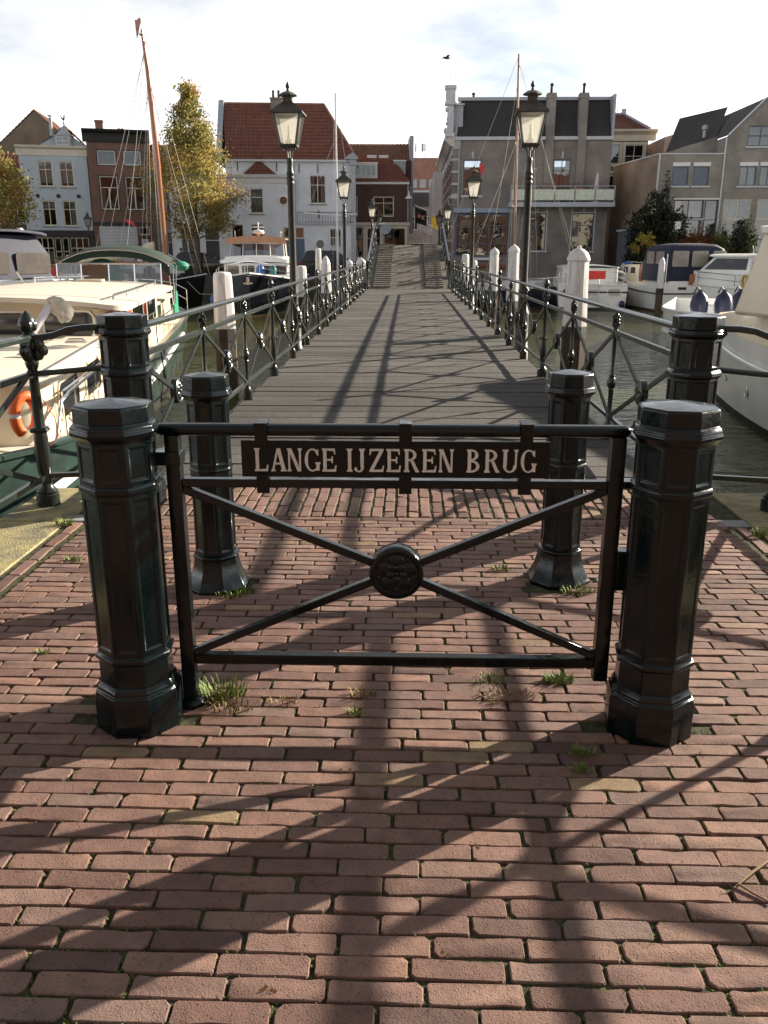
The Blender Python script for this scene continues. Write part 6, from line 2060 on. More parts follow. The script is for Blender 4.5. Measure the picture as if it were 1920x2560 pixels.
def rrect(cx, cz, w, h_, r, n=4):
    out = []
    for sx, sz, a0 in ((1, -1, -90), (1, 1, 0), (-1, 1, 90), (-1, -1, 180)):
        for i in range(n + 1):
            a = radians(a0 + 90 * i / n)
            out.append((cx + sx * (w / 2 - r) + r * cos(a), cz + sz * (h_ / 2 - r) + r * sin(a)))
    return out
def port(par, axis, t, cx, cz, w, h_, r, glass=BGDARK, rim=None, thick=.02, name='cabin_window', face=1):
    """rounded window; axis 'x': on a side wall at x=t, (cx,cz)=(y,z); axis 'y': on a front wall at y=t. face: outward sign"""
    g_ = MB().prism(rrect(cx, cz, w, h_, r), axis, t - thick * face * .3, t + thick * face)
    o = g_.build(name, glass, par, smooth=0)
    if rim:
        a, b_ = rrect(cx, cz, w + .05, h_ + .05, r + .025), rrect(cx, cz, w - .005, h_ - .005, r)
        k = MB()
        def P(u, v, s_): return {'x': (s_, u, v), 'y': (u, s_, v)}[axis]
        n = len(a)
        v = [P(*q_, t) for q_ in a] + [P(*q_, t + thick * 1.6 * face) for q_ in a] + [P(*q_, t + thick * 1.6 * face) for q_ in b_]
        f_ = []
        for i in range(n):
            j = (i + 1) % n
            f_ += [(i, j, n + j, n + i), (n + i, n + j, 2 * n + j, 2 * n + i)]
        k.add(v, f_); k.build('window_rim', rim, o)
    return o
def slab(m, x0, x1, y0, y1, z, th, camber=.0, n=8, r=.15):
    """roof plate with camber across x and rounded plan corners"""
    rows = []
    for y in (y0, y0 + r * .3, y0 + r, y1 - r, y1 - r * .3, y1):
        ins = r if y in (y0, y1) else (r * .35 if y in (y0 + r * .3, y1 - r * .3) else 0)
        a, b_ = x0 + ins, x1 - ins
        up, dn = [], []
        for i in range(n + 1):
            x = a + (b_ - a) * i / n
            c = camber * (1 - ((x - (x0 + x1) / 2) / ((x1 - x0) / 2)) ** 2)
            up.append((x, y, z + c)); dn.append((x, y, z + c - th))
        rows.append(up + dn[::-1])
    m.loft(rows)
    return m

# --- cream barge-yacht lying along the quay on the left
b = empty('cream_barge', (-3.19, 7.5, WATER_Z), radians(10.5), 'long cream and green barge yacht with a green sun awning, left of the bridge', 'boat')
sh = lambda t: W(-.16) + .30 * max(0, t - .55) ** 2 * 4 + .10 * max(0, .12 - t) / .12
hull(b, 23, 3.75, sh, -.6, HG, HK, .16, 1.2, 2.6, .72, 1.0, .09, .12, -1.72, -1.6, rub=HG, deck=HCD, deck_drop=.04)
m = MB()
for sx in (1,):
    pass
m = MB(); m.tube([(.14, .8, W(-.50)), (.15, 8, W(-.48)), (.15, 14, W(-.40))], .05, 6); m.tube([(-.02, -.6, W(-.50)), (.14, .8, W(-.50))], .05, 6); m.build('white_strake', HW, b)
# aft cabin
m = MB()
def rbox(m, x0, x1, y0, y1, z0, z1, r=.25, n=4):
    pl_ = rrect((x0 + x1) / 2, (y0 + y1) / 2, x1 - x0, y1 - y0, r, n)
    m.prism(pl_, 'z', z0, z1)
rbox(m, -3.42, -.06, -.15, 4.1, W(-.2), W(.40), .35)
ac = m.build('aft_cabin', HC, b)
m = MB(); slab(m, -3.5, .02, -.25, 4.0, W(.43), .05, .06, 8, .35); m.build('cabin_roof', HCD, ac)
m = MB(); m.bar((-.03, .1, W(.475)), (-.03, 3.9, W(.475)), .04, .05); m.build('toe_rail', HW, ac)
for y in (.95, 2.35): port(ac, 'x', -.06, y, W(.14), .95, .34, .10, BGDARK, HC, .012)
port(ac, 'y', -.15, -.9, W(.12), .5, .28, .06, BGDARK, HC, .012, face=-1)
for (x, y) in ((-.72, 3.0), (-.28, 2.75), (-.52, 1.5), (-1.0, .7)):
    q_ = MB(); q_.box(-.12, .12, -.05, .05, 0, .015); q_.prism([(-.11, .015), (.11, .015), (.08, .05), (-.08, .05)], 'y', -.04, .04)
    v_ = q_.build('deck_vent', INOX, ac, (x, y, W(.485)), bevel=.004)
# wheelhouse
m = MB(); rbox(m, -3.30, -.14, 4.0, 11.2, W(-.2), W(.80), .12)
m.prism([(-3.26, W(.78)), (-.18, W(.78))] + [(-.18 - 3.08 * i / 12, W(.795) + .125 * (1 - ((i - 6) / 6) ** 2)) for i in range(13)], 'y', 4.004, 11.19)
wh = m.build('wheelhouse', HC, b)
m = MB(); slab(m, -3.52, .20, 3.70, 11.4, W(.84), .06, .14, 10, .22); m.build('wheelhouse_roof', HCD, b)
for x in (-2.9, -2.22, -1.40, -.58):
    port(wh, 'y', 4.0, x, W(.60), .62, .33, .09, BGDARK, HW, .012, face=-1)
for (y0, y1, mt) in ((4.25, 4.8, REDP), (6.35, 6.75, REDP), (8.55, 8.95, REDP)):
    MB().box(-.15, -.125, y0, y1, W(-.1), W(.74)).build('side_door', mt, wh, smooth=0)
for (y0, y1) in ((4.95, 6.2), (6.9, 8.4), (9.1, 10.6)):
    port(wh, 'x', -.14, (y0 + y1) / 2, W(.47), y1 - y0, .46, .06, BGLASS, HW, .012)
MB().box(-.148, -.12, 5.0, 6.1, W(.70), W(.76)).build('name_board', HCD, wh, smooth=0)
MB().box(-.148, -.12, 7.0, 8.3, W(.70), W(.76)).build('name_board', REDP, wh, smooth=0)
m = MB(); m.prism(rrect(13.2, W(.34), 1.15, .62, .1), 'x', .06, .10); m.build('light_board', pm('green_board', (.02, .26, .15), .4), b, smooth=0)
m = MB(); rbox(m, -3.1, -.3, 11.2, 16.5, W(-.2), W(.42), .3); fc = m.build('fore_cabin', HC, b)
m = MB(); slab(m, -3.2, -.2, 11.3, 16.6, W(.46), .05, .08, 8, .3); m.build('fore_roof', HCD, fc)
# windscreen and awning
m = MB()
pts = [(-2.05, 10.78), (-1.55, 10.66), (-1.0, 10.6), (-.5, 10.66), (.02, 10.78)]
for (a, c) in zip(pts, pts[1:]): m.quad((a[0], a[1], W(.88)), (c[0], c[1], W(.88)), (c[0], c[1] + .08, W(1.30)), (a[0], a[1] + .08, W(1.30)))
ws = m.build('windscreen', glass_mat('screen_glass', (.68, .72, .72), .12), b, smooth=0)
m = MB(); m.tube([(a, c + .08, W(1.31)) for a, c in pts], .016, 6)
for a, c in pts: m.tube([(a, c, W(.86)), (a, c + .08, W(1.31))], .014, 6)
m.build('screen_frame', INOX, ws)
m = MB()
rows = []
for y, zt, dr in ((11.3, 1.56, .0), (11.6, 1.64, .0), (12.4, 1.69, .0), (13.2, 1.66, .0), (13.5, 1.56, .0)):
    R = []
    for i in range(17):
        a = pi * i / 16
        cxx = -1.0 - 1.16 * cos(a)
        R.append((cxx, y, W(zt - .30 * (abs(cos(a)) ** 2.6))))
    rows.append(R)
m.loft(rows, closed=False)
R = rows[0]
m.loft([R, [(x, y - .03, z - .12 - .10 * abs((x + 1.0) / 1.16) ** 6) for x, y, z in R]], closed=False)
aw = m.build('awning', GRNC, b)
m = MB()
for y in (11.28, 12.4, 13.5):
    m.tube([(-1.0 - 1.14 * cos(pi * i / 10), y, W(1.58 - .30 * abs(cos(pi * i / 10)) ** 2.6)) for i in range(11)], .014, 6)
for x in (-2.14, .14):
    for y in (11.28, 12.4, 13.5): m.tube([(x, y, W(1.26)), (x, 12.2 + (y - 12.4) * .2, W(.42))], .014, 6)
m.build('awning_frame', INOX, aw)
m = MB(); m.ball((-2.3, 12.0, W(1.12)), .12, 10, 6, (1, 1, 1.2)); m.build('red_float', pm('red_float', (.6, .05, .03), .5), b)
m = MB(); m.lathe([(.46, 0), (.46, .03), (.40, .05), (.002, .06)], 20, M=Matrix.Translation((-1.3, 11.8, W(.95))) @ Matrix.Rotation(pi / 2, 4, 'X')); m.build('seat_back', pm('teal_canvas', (.02, .08, .075), .7), b)
MB().box(-1.55, -1.05, 10.0, 10.35, W(.97), W(1.02)).build('hatch', HC, b, bevel=.005)
m = MB(); m.ball((.22, 13.7, W(1.22)), .20, 10, 6, (1.0, 1, .6)); m.build('rolled_canvas', pm('teal_bag', (.03, .22, .15), .7), b)
# bent pipe with a tied canvas cover
m = MB(); m.tube([(-.66, 2.15, W(.46)), (-.66, 2.18, W(.60)), (-.50, 2.60, W(.92))], .042, 12); pp = m.build('bent_pipe', pm('pipe_white_paint', (.60, .58, .62), .35), b)
m = MB()
rr_ = random.Random(4)
R0 = []
for i in range(15):
    u = i / 14
    r_ = .035 + .10 * sin(pi * min(1, u * 1.02)) ** .7 * (.55 + .45 * u)
    c_ = Vector((-.53 + .26 * u, 2.62 + .03 * u, W(.93) + .03 - .14 * u))
    ring_ = []
    for k in range(28):
        a = 2 * pi * k / 28
        fold = 1 + .20 * sin(6 * a + 2.2 * u) * (1 - u * .6) + .42 * mnoise.noise(Vector((cos(a) * 2.1, sin(a) * 2.1, u * 4.5)))
        ring_.append((c_.x + .04 * cos(a) * (u - .5), c_.y + r_ * fold * cos(a), c_.z + r_ * fold * sin(a) * 1.05 + .05 * (cos(a)) * u))
    R0.append(ring_)
m.loft(R0); m.build('canvas_cover', pm('canvas_beige', (.50, .46, .38), .8, var=.15, scale=9, bump=.3, bscale=20), pp, smooth=60)
MB().tube([(.02, 3.4, W(.52)), (-.25, 3.75, W(.80))], .006, 5).build('wiper', HK, wh)
for sx_ in (-3.2, -.05):
    m = MB(); m.tube([(sx_, 4.4, W(.90)), (sx_, 4.5, W(.965)), (sx_, 9.8, W(.965)), (sx_, 9.9, W(.90))], .014, 6)
    for y in (5.8, 7.2, 8.6): m.tube([(sx_, y, W(.88)), (sx_, y, W(.965))], .010, 5)
    m.build('roof_rail', INOX, b)
for y in (5.3, 6.9, 8.5, 10.1):
    q_ = MB(); q_.loft([[(-3.45 + 3.6 * i / 10, y - .012, W(.843) + .14 * (1 - ((i - 5) / 5.05) ** 2)) for i in range(11)], [(-3.45 + 3.6 * i / 10, y + .012, W(.843) + .14 * (1 - ((i - 5) / 5.05) ** 2)) for i in range(11)]], closed=False); q_.build('roof_seam', pm('seam_grey', (.42, .39, .33), .7), b)
m = MB(); rbox(m, -2.1, -1.35, 1.2, 1.95, W(.47), W(.54), .08); m.build('deck_hatch', HW, ac, bevel=.01)
for k in range(3):
    MB().tube([(-1.15 + (.16 - .04 * k) * cos(a), .45 + (.16 - .04 * k) * sin(a), W(.505) + .012 * k) for a in [2 * pi * i / 20 for i in range(20)]], .012, 5, closed=True).build('rope_coil', ROPE, ac)
for y in (.4, 3.2, 6.5): 
    m = MB(); m.tube([(.06, y - .12, W(-.08)), (.06, y + .12, W(-.08))], .014, 6); m.tube([(.06, y - .04, W(-.16)), (.06, y - .04, W(-.08))], .012, 5); m.tube([(.06, y + .04, W(-.16)), (.06, y + .04, W(-.08))], .012, 5); m.build('cleat', INOX, b)
# rails round the side deck
rails(b, [(.02, .3 + 1.25 * k, W(-.15)) for k in range(11)], .42, .013, False)
m = MB(); m.tube([(.0, -.05, W(-.12)), (.03, .15, W(.20)), (.05, .45, W(.24)), (.08, 3.4, W(.30))], .018, 8); m.build('grab_rail', INOX, b)
rails(b, [(.1, 17, W(.0)), (-.4, 19.2, W(.1)), (-1.1, 20.7, W(.16)), (-1.72, 21.2, W(.18)), (-2.3, 20.7, W(.16))], .55, .015)
for y in (5.0, 8.0): MB().tube([(.18, y, W(-.2)), (.22, y + .04, W(-.72))], .014, 5).build('fender_rope', HK, b)
lb_ = empty('lifebuoy', (-3.07, 6.66, .13), radians(58), 'orange horseshoe lifebuoy on the stern of the cream barge', 'lifebuoy')
m = MB(); pts = [(.13 * sin(a), 0, .16 + .20 * cos(a)) for a in [radians(-150 + 300 * i / 16) for i in range(17)]]
lb_.scale = (.78, .78, .78)
m.tube(pts, .058, 10); m.build('ring', pm('buoy_orange', (.75, .13, .02), .5, var=.1), lb_)
for a in (-1.5, 1.5):
    q_ = MB(); q_.tube([(.13 * sin(a + d), 0, .16 + .20 * cos(a + d)) for d in (-.10, 0, .10)], .060, 10, cap=False); q_.build('band', FR_W, lb_)
m = MB(); m.tube([(.2, -.02, .3), (.3, -.05, .1), (.32, -.05, -.1), (.22, -.03, -.2)], .006, 5); m.build('line', pm('line_orange', (.7, .15, .04), .6), lb_)

# --- white motor yacht with black wheelhouse canvas, far left
b = empty('white_motor_yacht', (-15.2, 21.8, WATER_Z), radians(68), 'white motor yacht with black canvas wheelhouse behind the cream barge at the left edge', 'boat')
hull(b, 10, 3.3, lambda t: W(.15) + .5 * t * t, -.5, HW, HK, .12, 1.0, 2.2, .5, .92, deck=HW, y0=-9.0, rub=HK, rub_drop=.25)
MB().box(-1.3, 1.3, -7.5, -2.2, W(.1), W(.95)).build('cabin', HW, b, bevel=.05)
m = MB(); slab(m, -1.35, 1.35, -7.0, -2.6, W(1.92), .05, .10, 8, .4)
rows = []
cv = m.build('canopy_roof', NAVY, b)
m = MB()
m.loft([rrect_ for rrect_ in [[(x, y, W(.95)) for x, y in rrect(0, -4.8, 2.6, 4.4, .25)], [(x, y, W(1.5)) for x, y in rrect(0, -4.8, 2.55, 4.3, .25)], [(x, y, W(1.9)) for x, y in rrect(0, -4.8, 2.3, 3.9, .3)]]])
m.build('canopy', NAVY, b)
for y in (-6.2, -4.8, -3.4):
    for sx in (-1, 1): port(b, 'x', sx * 1.285, y, W(1.30), 1.15, .46, .08, SMOKE, None, .01, 'canopy_window', sx)
for x in (-.6, .6): port(b, 'y', -6.99, x, W(1.30), 1.0, .46, .08, SMOKE, None, .02, 'canopy_window', -1)
m = MB(); m.lathe([(.12, 0), (.14, .05), (.14, .16), (.04, .18)], 12, (.6, -5.2, W(2.0))); m.lathe([(.09, 0), (.10, .05), (.05, .12)], 10, (.9, -6.4, W(1.95))); m.build('radar_dome', FR_W, b)
MB().box(-1.35, 1.35, -9.0, -7.5, W(-.05), W(.55)).build('aft_bulkhead', HW, b, bevel=.04)
rails(b, [(-1.3, -8.9, W(.5)), (0, -8.95, W(.5)), (1.3, -8.9, W(.5)), (1.35, -7.2, W(.5))], .55, .018, True)
dg_ = empty('inflatable_dinghy', (-8.35, 16.9, .28), radians(-32), 'grey inflatable dinghy with a black outboard hung behind the white motor yacht', 'dinghy')
m = MB(); pts = [(-1.0, -.45, 0), (.2, -.45, .02), (.8, -.3, .08), (1.0, 0, .12), (.8, .3, .08), (.2, .45, .02), (-1.0, .45, 0)]
m.tube(pts, [.10, .17, .17, .17, .17, .17, .10], 10); m.build('tube', pm('hypalon_grey', (.40, .40, .38), .6, var=.1), dg_)
MB().box(-.95, .7, -.35, .35, -.1, -.02).build('floor', HK, dg_, smooth=0)
ob = MB(); ob.box(-1.25, -.95, -.12, .12, .12, .38); o_ = ob.build('outboard', pm('outboard_black', (.012, .012, .015), .25), dg_, bevel=.04)
ob = MB(); ob.box(-1.14, -1.05, -.05, .05, -.45, .12); ob.lathe([(.09, -.02), (.09, .02)], 10, M=Matrix.Translation((-1.1, 0, -.4)) @ Matrix.Rotation(pi / 2, 4, 'Y')); ob.build('outboard_leg', HK, o_)
m = MB(); m.tube([(-.5, 0, .9), (.2, .8, .3)], .02, 6); m.tube([(.9, .2, .9), (.3, .9, .4)], .02, 6); m.build('davit', INOX, dg_)

# --- dark-hulled motor yacht, bow-on
b = empty('dark_motor_yacht', (-6.75, 37.0, WATER_Z), pi + .10, 'dark blue-hulled motor yacht with white cabin and tan canvas top, bow towards the viewer', 'boat')
hull(b, 11.5, 4.0, lambda t: W(.12) + .62 * t ** 2.2, -.6, HN, pm('boot_gold', (.40, .26, .12), .4), .13, 1.1, 2.4, .5, .95, flare=.30, deck=HW, y0=-11.5, rub=HW, rub_drop=.02)
m = MB(); rbox(m, -1.55, 1.55, -9.5, -4.6, W(.1), W(1.08), .25)
cb_ = m.build('cabin', HW, b)
for x in (-1.12, -.38, .38, 1.12): port(cb_, 'y', -4.6, x, W(.76), .60, .42, .05, BGDARK, HW, .015, face=1)
for sx in (-1, 1):
    for y in (-5.8, -7.2, -8.6): port(cb_, 'x', sx * 1.55, y, W(.72), 1.1, .40, .06, BGDARK, HW, .012, face=sx)
m = MB(); slab(m, -1.72, 1.72, -10, -4.25, W(1.22), .16, .10, 8, .5); slab(m, -1.55, 1.55, -9.8, -4.7, W(1.36), .12, .08, 8, .5); m.build('flybridge_brow', HW, b)
m = MB()
ps = [(-1.38, -6.6), (-1.30, -5.5), (-.66, -5.15), (0, -5.05), (.66, -5.15), (1.30, -5.5), (1.38, -6.6)]
for (a, c) in zip(ps, ps[1:]): m.quad((a[0], a[1], W(1.40)), (c[0], c[1], W(1.40)), (c[0] * .96, c[1] - .25, W(1.98)), (a[0] * .96, a[1] - .25, W(1.98)))
w_ = m.build('windscreen', glass_mat('yacht_screen', (.30, .36, .44), .25), b, smooth=0)
m = MB()
for a in ps: m.tube([(a[0], a[1], W(1.38)), (a[0] * .96, a[1] - .25, W(2.0))], .025, 6)
m.tube([(a[0] * .96, a[1] - .25, W(1.99)) for a in ps], .025, 6); m.build('screen_frame', FR_W, w_)
m = MB(); slab(m, -1.45, 1.45, -8.2, -5.15, W(2.20), .04, .13, 8, .3)
m.loft([[(-1.38, -5.2, W(2.22)), (-.7, -5.12, W(2.29)), (0, -5.1, W(2.31)), (.7, -5.12, W(2.29)), (1.38, -5.2, W(2.22))], [(-1.46, -5.0, W(1.95)), (-.7, -4.92, W(2.0)), (0, -4.9, W(2.02)), (.7, -4.92, W(2.0)), (1.46, -5.0, W(1.95))]], closed=False)
m.build('canvas_top', TANC, b)
m = MB(); m.tube([(0, -7, W(2.3)), (0, -7, W(2.95))], .03, 6); m.lathe([(.10, 0), (.28, .05), (.30, .12), (.24, .20), (.05, .24)], 16, (0, -7, W(2.42))); m.box(-.28, .28, -7.03, -6.97, W(2.74), W(2.80)); m.ball((0, -7, W(2.95)), .05); m.build('radar_mast', FR_W, b)
m = MB(); m.tube([(-1.1, -7, W(2.3)), (-1.1, -7, W(2.5))], .02, 5); m.ball((-1.1, -7, W(2.52)), .05); m.build('lamp', FR_W, b)
MB().tube([(1.15, -7, W(2.3)), (1.15, -7, W(2.6))], .02, 5).build('aerial', FR_W, b)
e_ = [(sx * 2.0 * max(.02, 1 - max(0, (t - .5) / .5) ** 2.4) * .96, -11.5 + 11.5 * t, W(.12) + .62 * t ** 2.2) for sx, t in ((-1, .45), (-1, .6), (-1, .74), (-1, .86), (-1, .95), (1, .995), (1, .95), (1, .86), (1, .74), (1, .6), (1, .45))]
rails(b, e_, .48, .016, True)
for (x, y, mt, r_) in ((-.28, -3.2, BLUEB, .20), (-.85, -3.3, pm('fender_teal', (.02, .15, .15), .4), .17)):
    m = MB(); m.ball((x, y, W(.75)), r_, 12, 8, (1, 1, 1.5)); m.build('fender', mt, b)
m = MB(); m.tube([(.35, -2.2, W(.6)), (.35, -2.2, W(1.0))], .025, 6); m.ball((.35, -2.2, W(.62)), .09); m.build('windlass', INOX, b)
m = MB(); m.bar((.05, -.02, W(.25)), (.05, -.04, W(.55)), .12, .06, up=(0, 1, 0)); m.bar((-.14, -.1, W(.30)), (.24, -.1, W(.30)), .06, .06); m.build('anchor', INOX, b)
m = MB(); m.ball((1.95, -4.2, W(-.6)), .26, 10, 8, (1, 1, 1.4)); m.tube([(1.9, -4.2, W(-.3)), (1.8, -4.2, W(.45))], .012, 4); m.build('fender', BLUEB, b)

# --- old sailing barge with the tall varnished mast
b = empty('sailing_barge', (-13.3, 47.0, WATER_Z), radians(-86), 'old sailing barge with tall orange varnished mast and furled cream sail, far left', 'boat')
hull(b, 15, 3.8, lambda t: W(-.25) + .9 * abs(t - .45) ** 2 * 3, -.6, pm('barge_black', (.014, .015, .017), .35), HK, .1, .5, 3.0, .72, .8, .1, .15, 0, -12.6, rub=FR_W, rub_drop=.1, deck=BROWNW)
m = MB(); m.tube([(0, .3, W(.2)), (0, .22, W(6)), (0, .05, W(10.4)), (0, -.1, W(12.2))], [.15, .145, .11, .05], 12); ms = m.build('mast', TEAK, b)
m = MB(); m.tube([(0, .0, W(10.6)), (0, -.1, W(12.75))], [.05, .025], 8); m.box(-.25, .25, -.2, 0, W(11.95), W(12.0)); m.build('topmast', FR_W, ms)
q_ = MB(); q_.loft([[(0, -.1 - .30 * i / 5, W(12.72) - .02 * i + .03 * sin(i * 1.4)) for i in range(6)], [(0, -.1 - .26 * i / 5, W(12.55) - .16 * i + .03 * sin(i * 1.4)) for i in range(6)]], closed=False)
q_.build('pennant', pm('pennant_red', (.42, .20, .17), .8), ms)
m = MB()
for (y, x, zt) in ((2.6, 0, 11.9), (2.2, .1, 10.0), (-.4, 1.8, 10.4), (-.7, 1.8, 10.4), (-.4, -1.8, 10.4), (-.9, -1.8, 10.4), (1.9, .6, 10.3), (-3.2, 0, 11.6), (-3.9, 0, 11.4), (-1.6, 1.6, 11.7), (-2.2, 1.4, 9.4)):
    m.tube([(x, y, W(.3)), (0, .05, W(zt))], .012, 4)
m.build('rigging', ROPE, b)
m = MB(); rows = []
for i in range(12):
    y = -.3 - i * .42
    r_ = .16 + .07 * sin(i * 1.3) + (.10 if i < 2 else 0)
    rows.append([(r_ * cos(a) * (1 + .15 * sin(3 * a + i)), y, W(1.28) + .12 * sin(i * .5) + .55 * max(0, 1 - i / 2.5) + r_ * sin(a) * 1.15) for a in [2 * pi * k / 12 for k in range(12)]])
m.loft(rows); m.build('furled_sail', SAILC, b, smooth=60)
m = MB(); m.tube([(0, -.2, W(1.05)), (0, -5.6, W(1.12))], .06, 8); m.build('boom', TEAK, b)
MB().box(-1.0, 1.0, -8, -2.0, W(-.1), W(.45)).build('cabin', pm('barge_cabin_cream', (.50, .46, .38), .6), b, bevel=.04)
m = MB(); m.prism([(.4, W(.75)), (.62, W(.82)), (.95, W(-.25)), (.70, W(-.95)), (.25, W(-.85)), (.15, W(.1))], 'x', 1.92, 2.0); m.build('leeboard', BROWNW, b, smooth=0)
m = MB(); m.tube([(1.3, 1.6, W(.1)), (1.9, 2.3, W(-.5)), (2.0, 4.2, W(-.55))], .015, 4); m.build('mooring_line', ROPE, b)
fl = MB(); fl.loft([[(-1.25, -2.0 + .02 * i, W(3.3) - .05 * i) for i in range(4)], [(-1.25, -1.95 + .35 + .05 * i, W(3.2) - .1 * i) for i in range(4)]], closed=False); fl.build('flag', pm('flag_red', (.6, .04, .06), .7), b)

# --- pair of sailing yachts behind the right railing
def sail_yacht(x, y, rz, L_, mast_x, mast_h, mat, mastmat, label, spread=True):
    b = empty('sailing_yacht', (x, y, WATER_Z), rz, label, 'boat')
    hull(b, L_, 2.7, lambda t: W(-.35) + .35 * t * t, -.5, mat, HB, .08, 1.0, 2.0, .4, .7, flare=.35, deck=FR_W, y0=-L_ * .5, rub=HK, rub_drop=.08)
    MB().box(-.7, .7, -1.6, 1.6, W(-.35), W(.05)).build('coach_roof', FR_W, b, bevel=.08)
    m = MB(); m.tube([(0, .4, W(-.2)), (0, .35, W(mast_h * .5)), (0, .25, W(mast_h))], [.085, .08, .045], 10); ms = m.build('mast', mastmat, b)
    m = MB(); m.tube([(0, .3, W(.7)), (0, -3.0, W(.75))], .05, 8); m.build('boom', mastmat, b)
    m = MB(); rows = []
    for i in range(9):
        yy = .1 - i * .36
        r_ = .10 + .04 * sin(i * 1.7)
        rows.append([(r_ * cos(a), yy, W(.88) + r_ * sin(a) * 1.2) for a in [2 * pi * k / 10 for k in range(10)]])
    m.loft(rows); m.build('furled_sail', BROWNW if mastmat is TEAK or True else SAILC, b)
    if spread:
        for z in (mast_h * .35, mast_h * .62): MB().tube([(-.85, .3, W(z)), (.85, .3, W(z + .05))], .02, 5).build('spreader', FR_W, ms)
    m = MB()
    for (xx, yy, zt) in ((0, L_ * .48, mast_h * .96), (0, -L_ * .47, mast_h), (1.25, .1, mast_h * .62), (-1.25, .1, mast_h * .62), (1.3, .5, mast_h * .96), (-1.3, .5, mast_h * .96), (.9, -1.0, mast_h * .9)):
        m.tube([(xx, yy, W(-.2)), (0, .28, W(zt))], .0095, 4)
    m.build('rigging', ROPE, b)
    rails(b, [(1.2, -2, W(-.3)), (1.25, 0, W(-.3)), (1.0, 2, W(-.2)), (.3, L_ * .47, W(0)), (-.3, L_ * .47, W(0)), (-1.0, 2, W(-.2))], .5, .012)
    return b
MASTB = pm('mast_brown', (.20, .085, .045), .4, var=.2)
b1 = sail_yacht(5.05, 46.0, radians(-100), 8.5, 0, 10.8, pm('hull_dark_blue', (.015, .02, .035), .3), MASTB, 'sailing yacht with the tallest brown mast behind the right railing')
q_ = MB(); q_.loft([[(.62, -1.45 + .07 * i, W(5.85) - .05 * i + .02 * sin(i)) for i in range(5)], [(.62, -1.45 + .05 * i, W(5.60) - .09 * i) for i in range(5)]], closed=False)
q_.build('flag', pm('flag_red', (.6, .04, .06), .7), b1)
b2 = sail_yacht(6.3, 49.5, radians(-75), 7.5, 0, 9.4, FR_W, pm('mast_grey_brown', (.24, .17, .13), .5), 'sailing yacht with a thinner greyish mast beside the tall brown one')

# --- white cruiser with red curtains, stern-on
b = empty('white_cruiser', (9.15, 43.6, WATER_Z), radians(-6), 'small white cabin cruiser with red curtains and a stern ladder', 'boat')
hull(b, 8.5, 3.4, lambda t: W(.08) + .25 * t * t, -.5, HW, HK, .14, .9, 2.2, .5, 1.0, flare=.12, deck=HW, y0=0, rub=pm('strake_navy', (.015, .02, .05), .4), rub_drop=.42)
MB().box(-1.70, 1.70, -.02, -.005, W(-.36), W(-.28)).build('transom_stripe', MATS['strake_navy'], b, smooth=0)
MB().box(-1.70, 1.70, -.06, -.005, W(.0), W(.09)).build('transom_cap', HW, b, bevel=.01)
for x in (-1.15, 1.05): port(b, 'y', -.005, x, W(-.32), .62, .34, .15, BGDARK, HW, .012, 'transom_window', -1)
m = MB(); rbox(m, -1.45, 1.35, 1.2, 6.0, W(0), W(.82), .25); cb_ = m.build('cabin', HW, b)
m = MB(); slab(m, -1.5, 1.4, 1.0, 6.2, W(.86), .05, .12, 8, .4); m.build('cabin_roof', HW, cb_)
w_ = port(cb_, 'y', 1.2, .05, W(.48), 1.35, .44, .06, BGLASS, HW, .012, 'rear_window', -1)
m = MB(); m.loft([[(-.58 + .1 * i, 1.17 + .012 * sin(i * 2.1), z) for i in range(14)] for z in (W(.28), W(.68))], closed=False); m.build('curtain', pm('curtain_red', (.70, .05, .04), .7, var=.2, scale=9), w_)
MB().box(-1.25, -.75, 1.13, 1.19, W(.0), W(.62)).build('door', pm('door_taupe', (.20, .17, .14), .5), cb_, smooth=0)
m = MB()
for x in (-.28, .28): m.tube([(x, -.10, W(-.95)), (x, -.10, W(.15)), (x, .05, W(.30))], .022, 6)
for z in (-.85, -.62, -.40, -.18): m.bar((-.28, -.10, W(z)), (.28, -.10, W(z)), .07, .03)
m.build('stern_ladder', FR_W, b)
rails(b, [(-1.6, 1.0, W(.05)), (-1.66, .1, W(.05)), (-.8, .02, W(.08))], .55, .02, True, 1, FR_W)
rails(b, [(.8, .02, W(.08)), (1.6, .1, W(.05)), (1.64, 1.2, W(.05)), (1.62, 3.5, W(.1))], .55, .02, True, 1, FR_W)
m = MB(); m.ball((1.45, -.08, W(-.9)), .15, 10, 6, (1, 1, 1.3)); m.build('fender', BLUEF, b)

# --- cruiser with navy canopy
b = empty('canopy_cruiser', (13.65, 41.6, WATER_Z), radians(5.5), 'cream cruiser with a big navy canopy and wooden door, behind the dark mooring post', 'boat')
hull(b, 9.2, 3.4, lambda t: W(.02) + .55 * t ** 2.2, -.5, HW, HB, .12, 1.0, 2.2, .5, 1.0, flare=.16, deck=HCD, y0=0, rub=MATS['strake_navy'], rub_drop=.34)
MB().box(-1.66, 1.66, -.03, -.005, W(-.34), W(-.27)).build('transom_stripe', MATS['strake_navy'], b, smooth=0)
m = MB()
xx = -.62
for k in range(9):
    m.tube([(xx + k * .13, -.012, W(-.66)), (xx + k * .13 + .03, -.012, W(-.56) + (.09 if k in (0, 5) else 0)), (xx + k * .13 + .07, -.012, W(-.66)), (xx + k * .13 + .12, -.012, W(-.61))], .008, 4)
m.build('painted_name', pm('name_blue', (.05, .09, .22), .5), b)
MB().box(-.95, -.55, -.02, -.005, W(-.12), W(.0)).build('vent', HK, b, smooth=0)
m = MB(); rbox(m, -1.3, 1.3, 4.6, 7.2, W(0), W(.95), .2); cb_ = m.build('fore_cabin', HC, b)
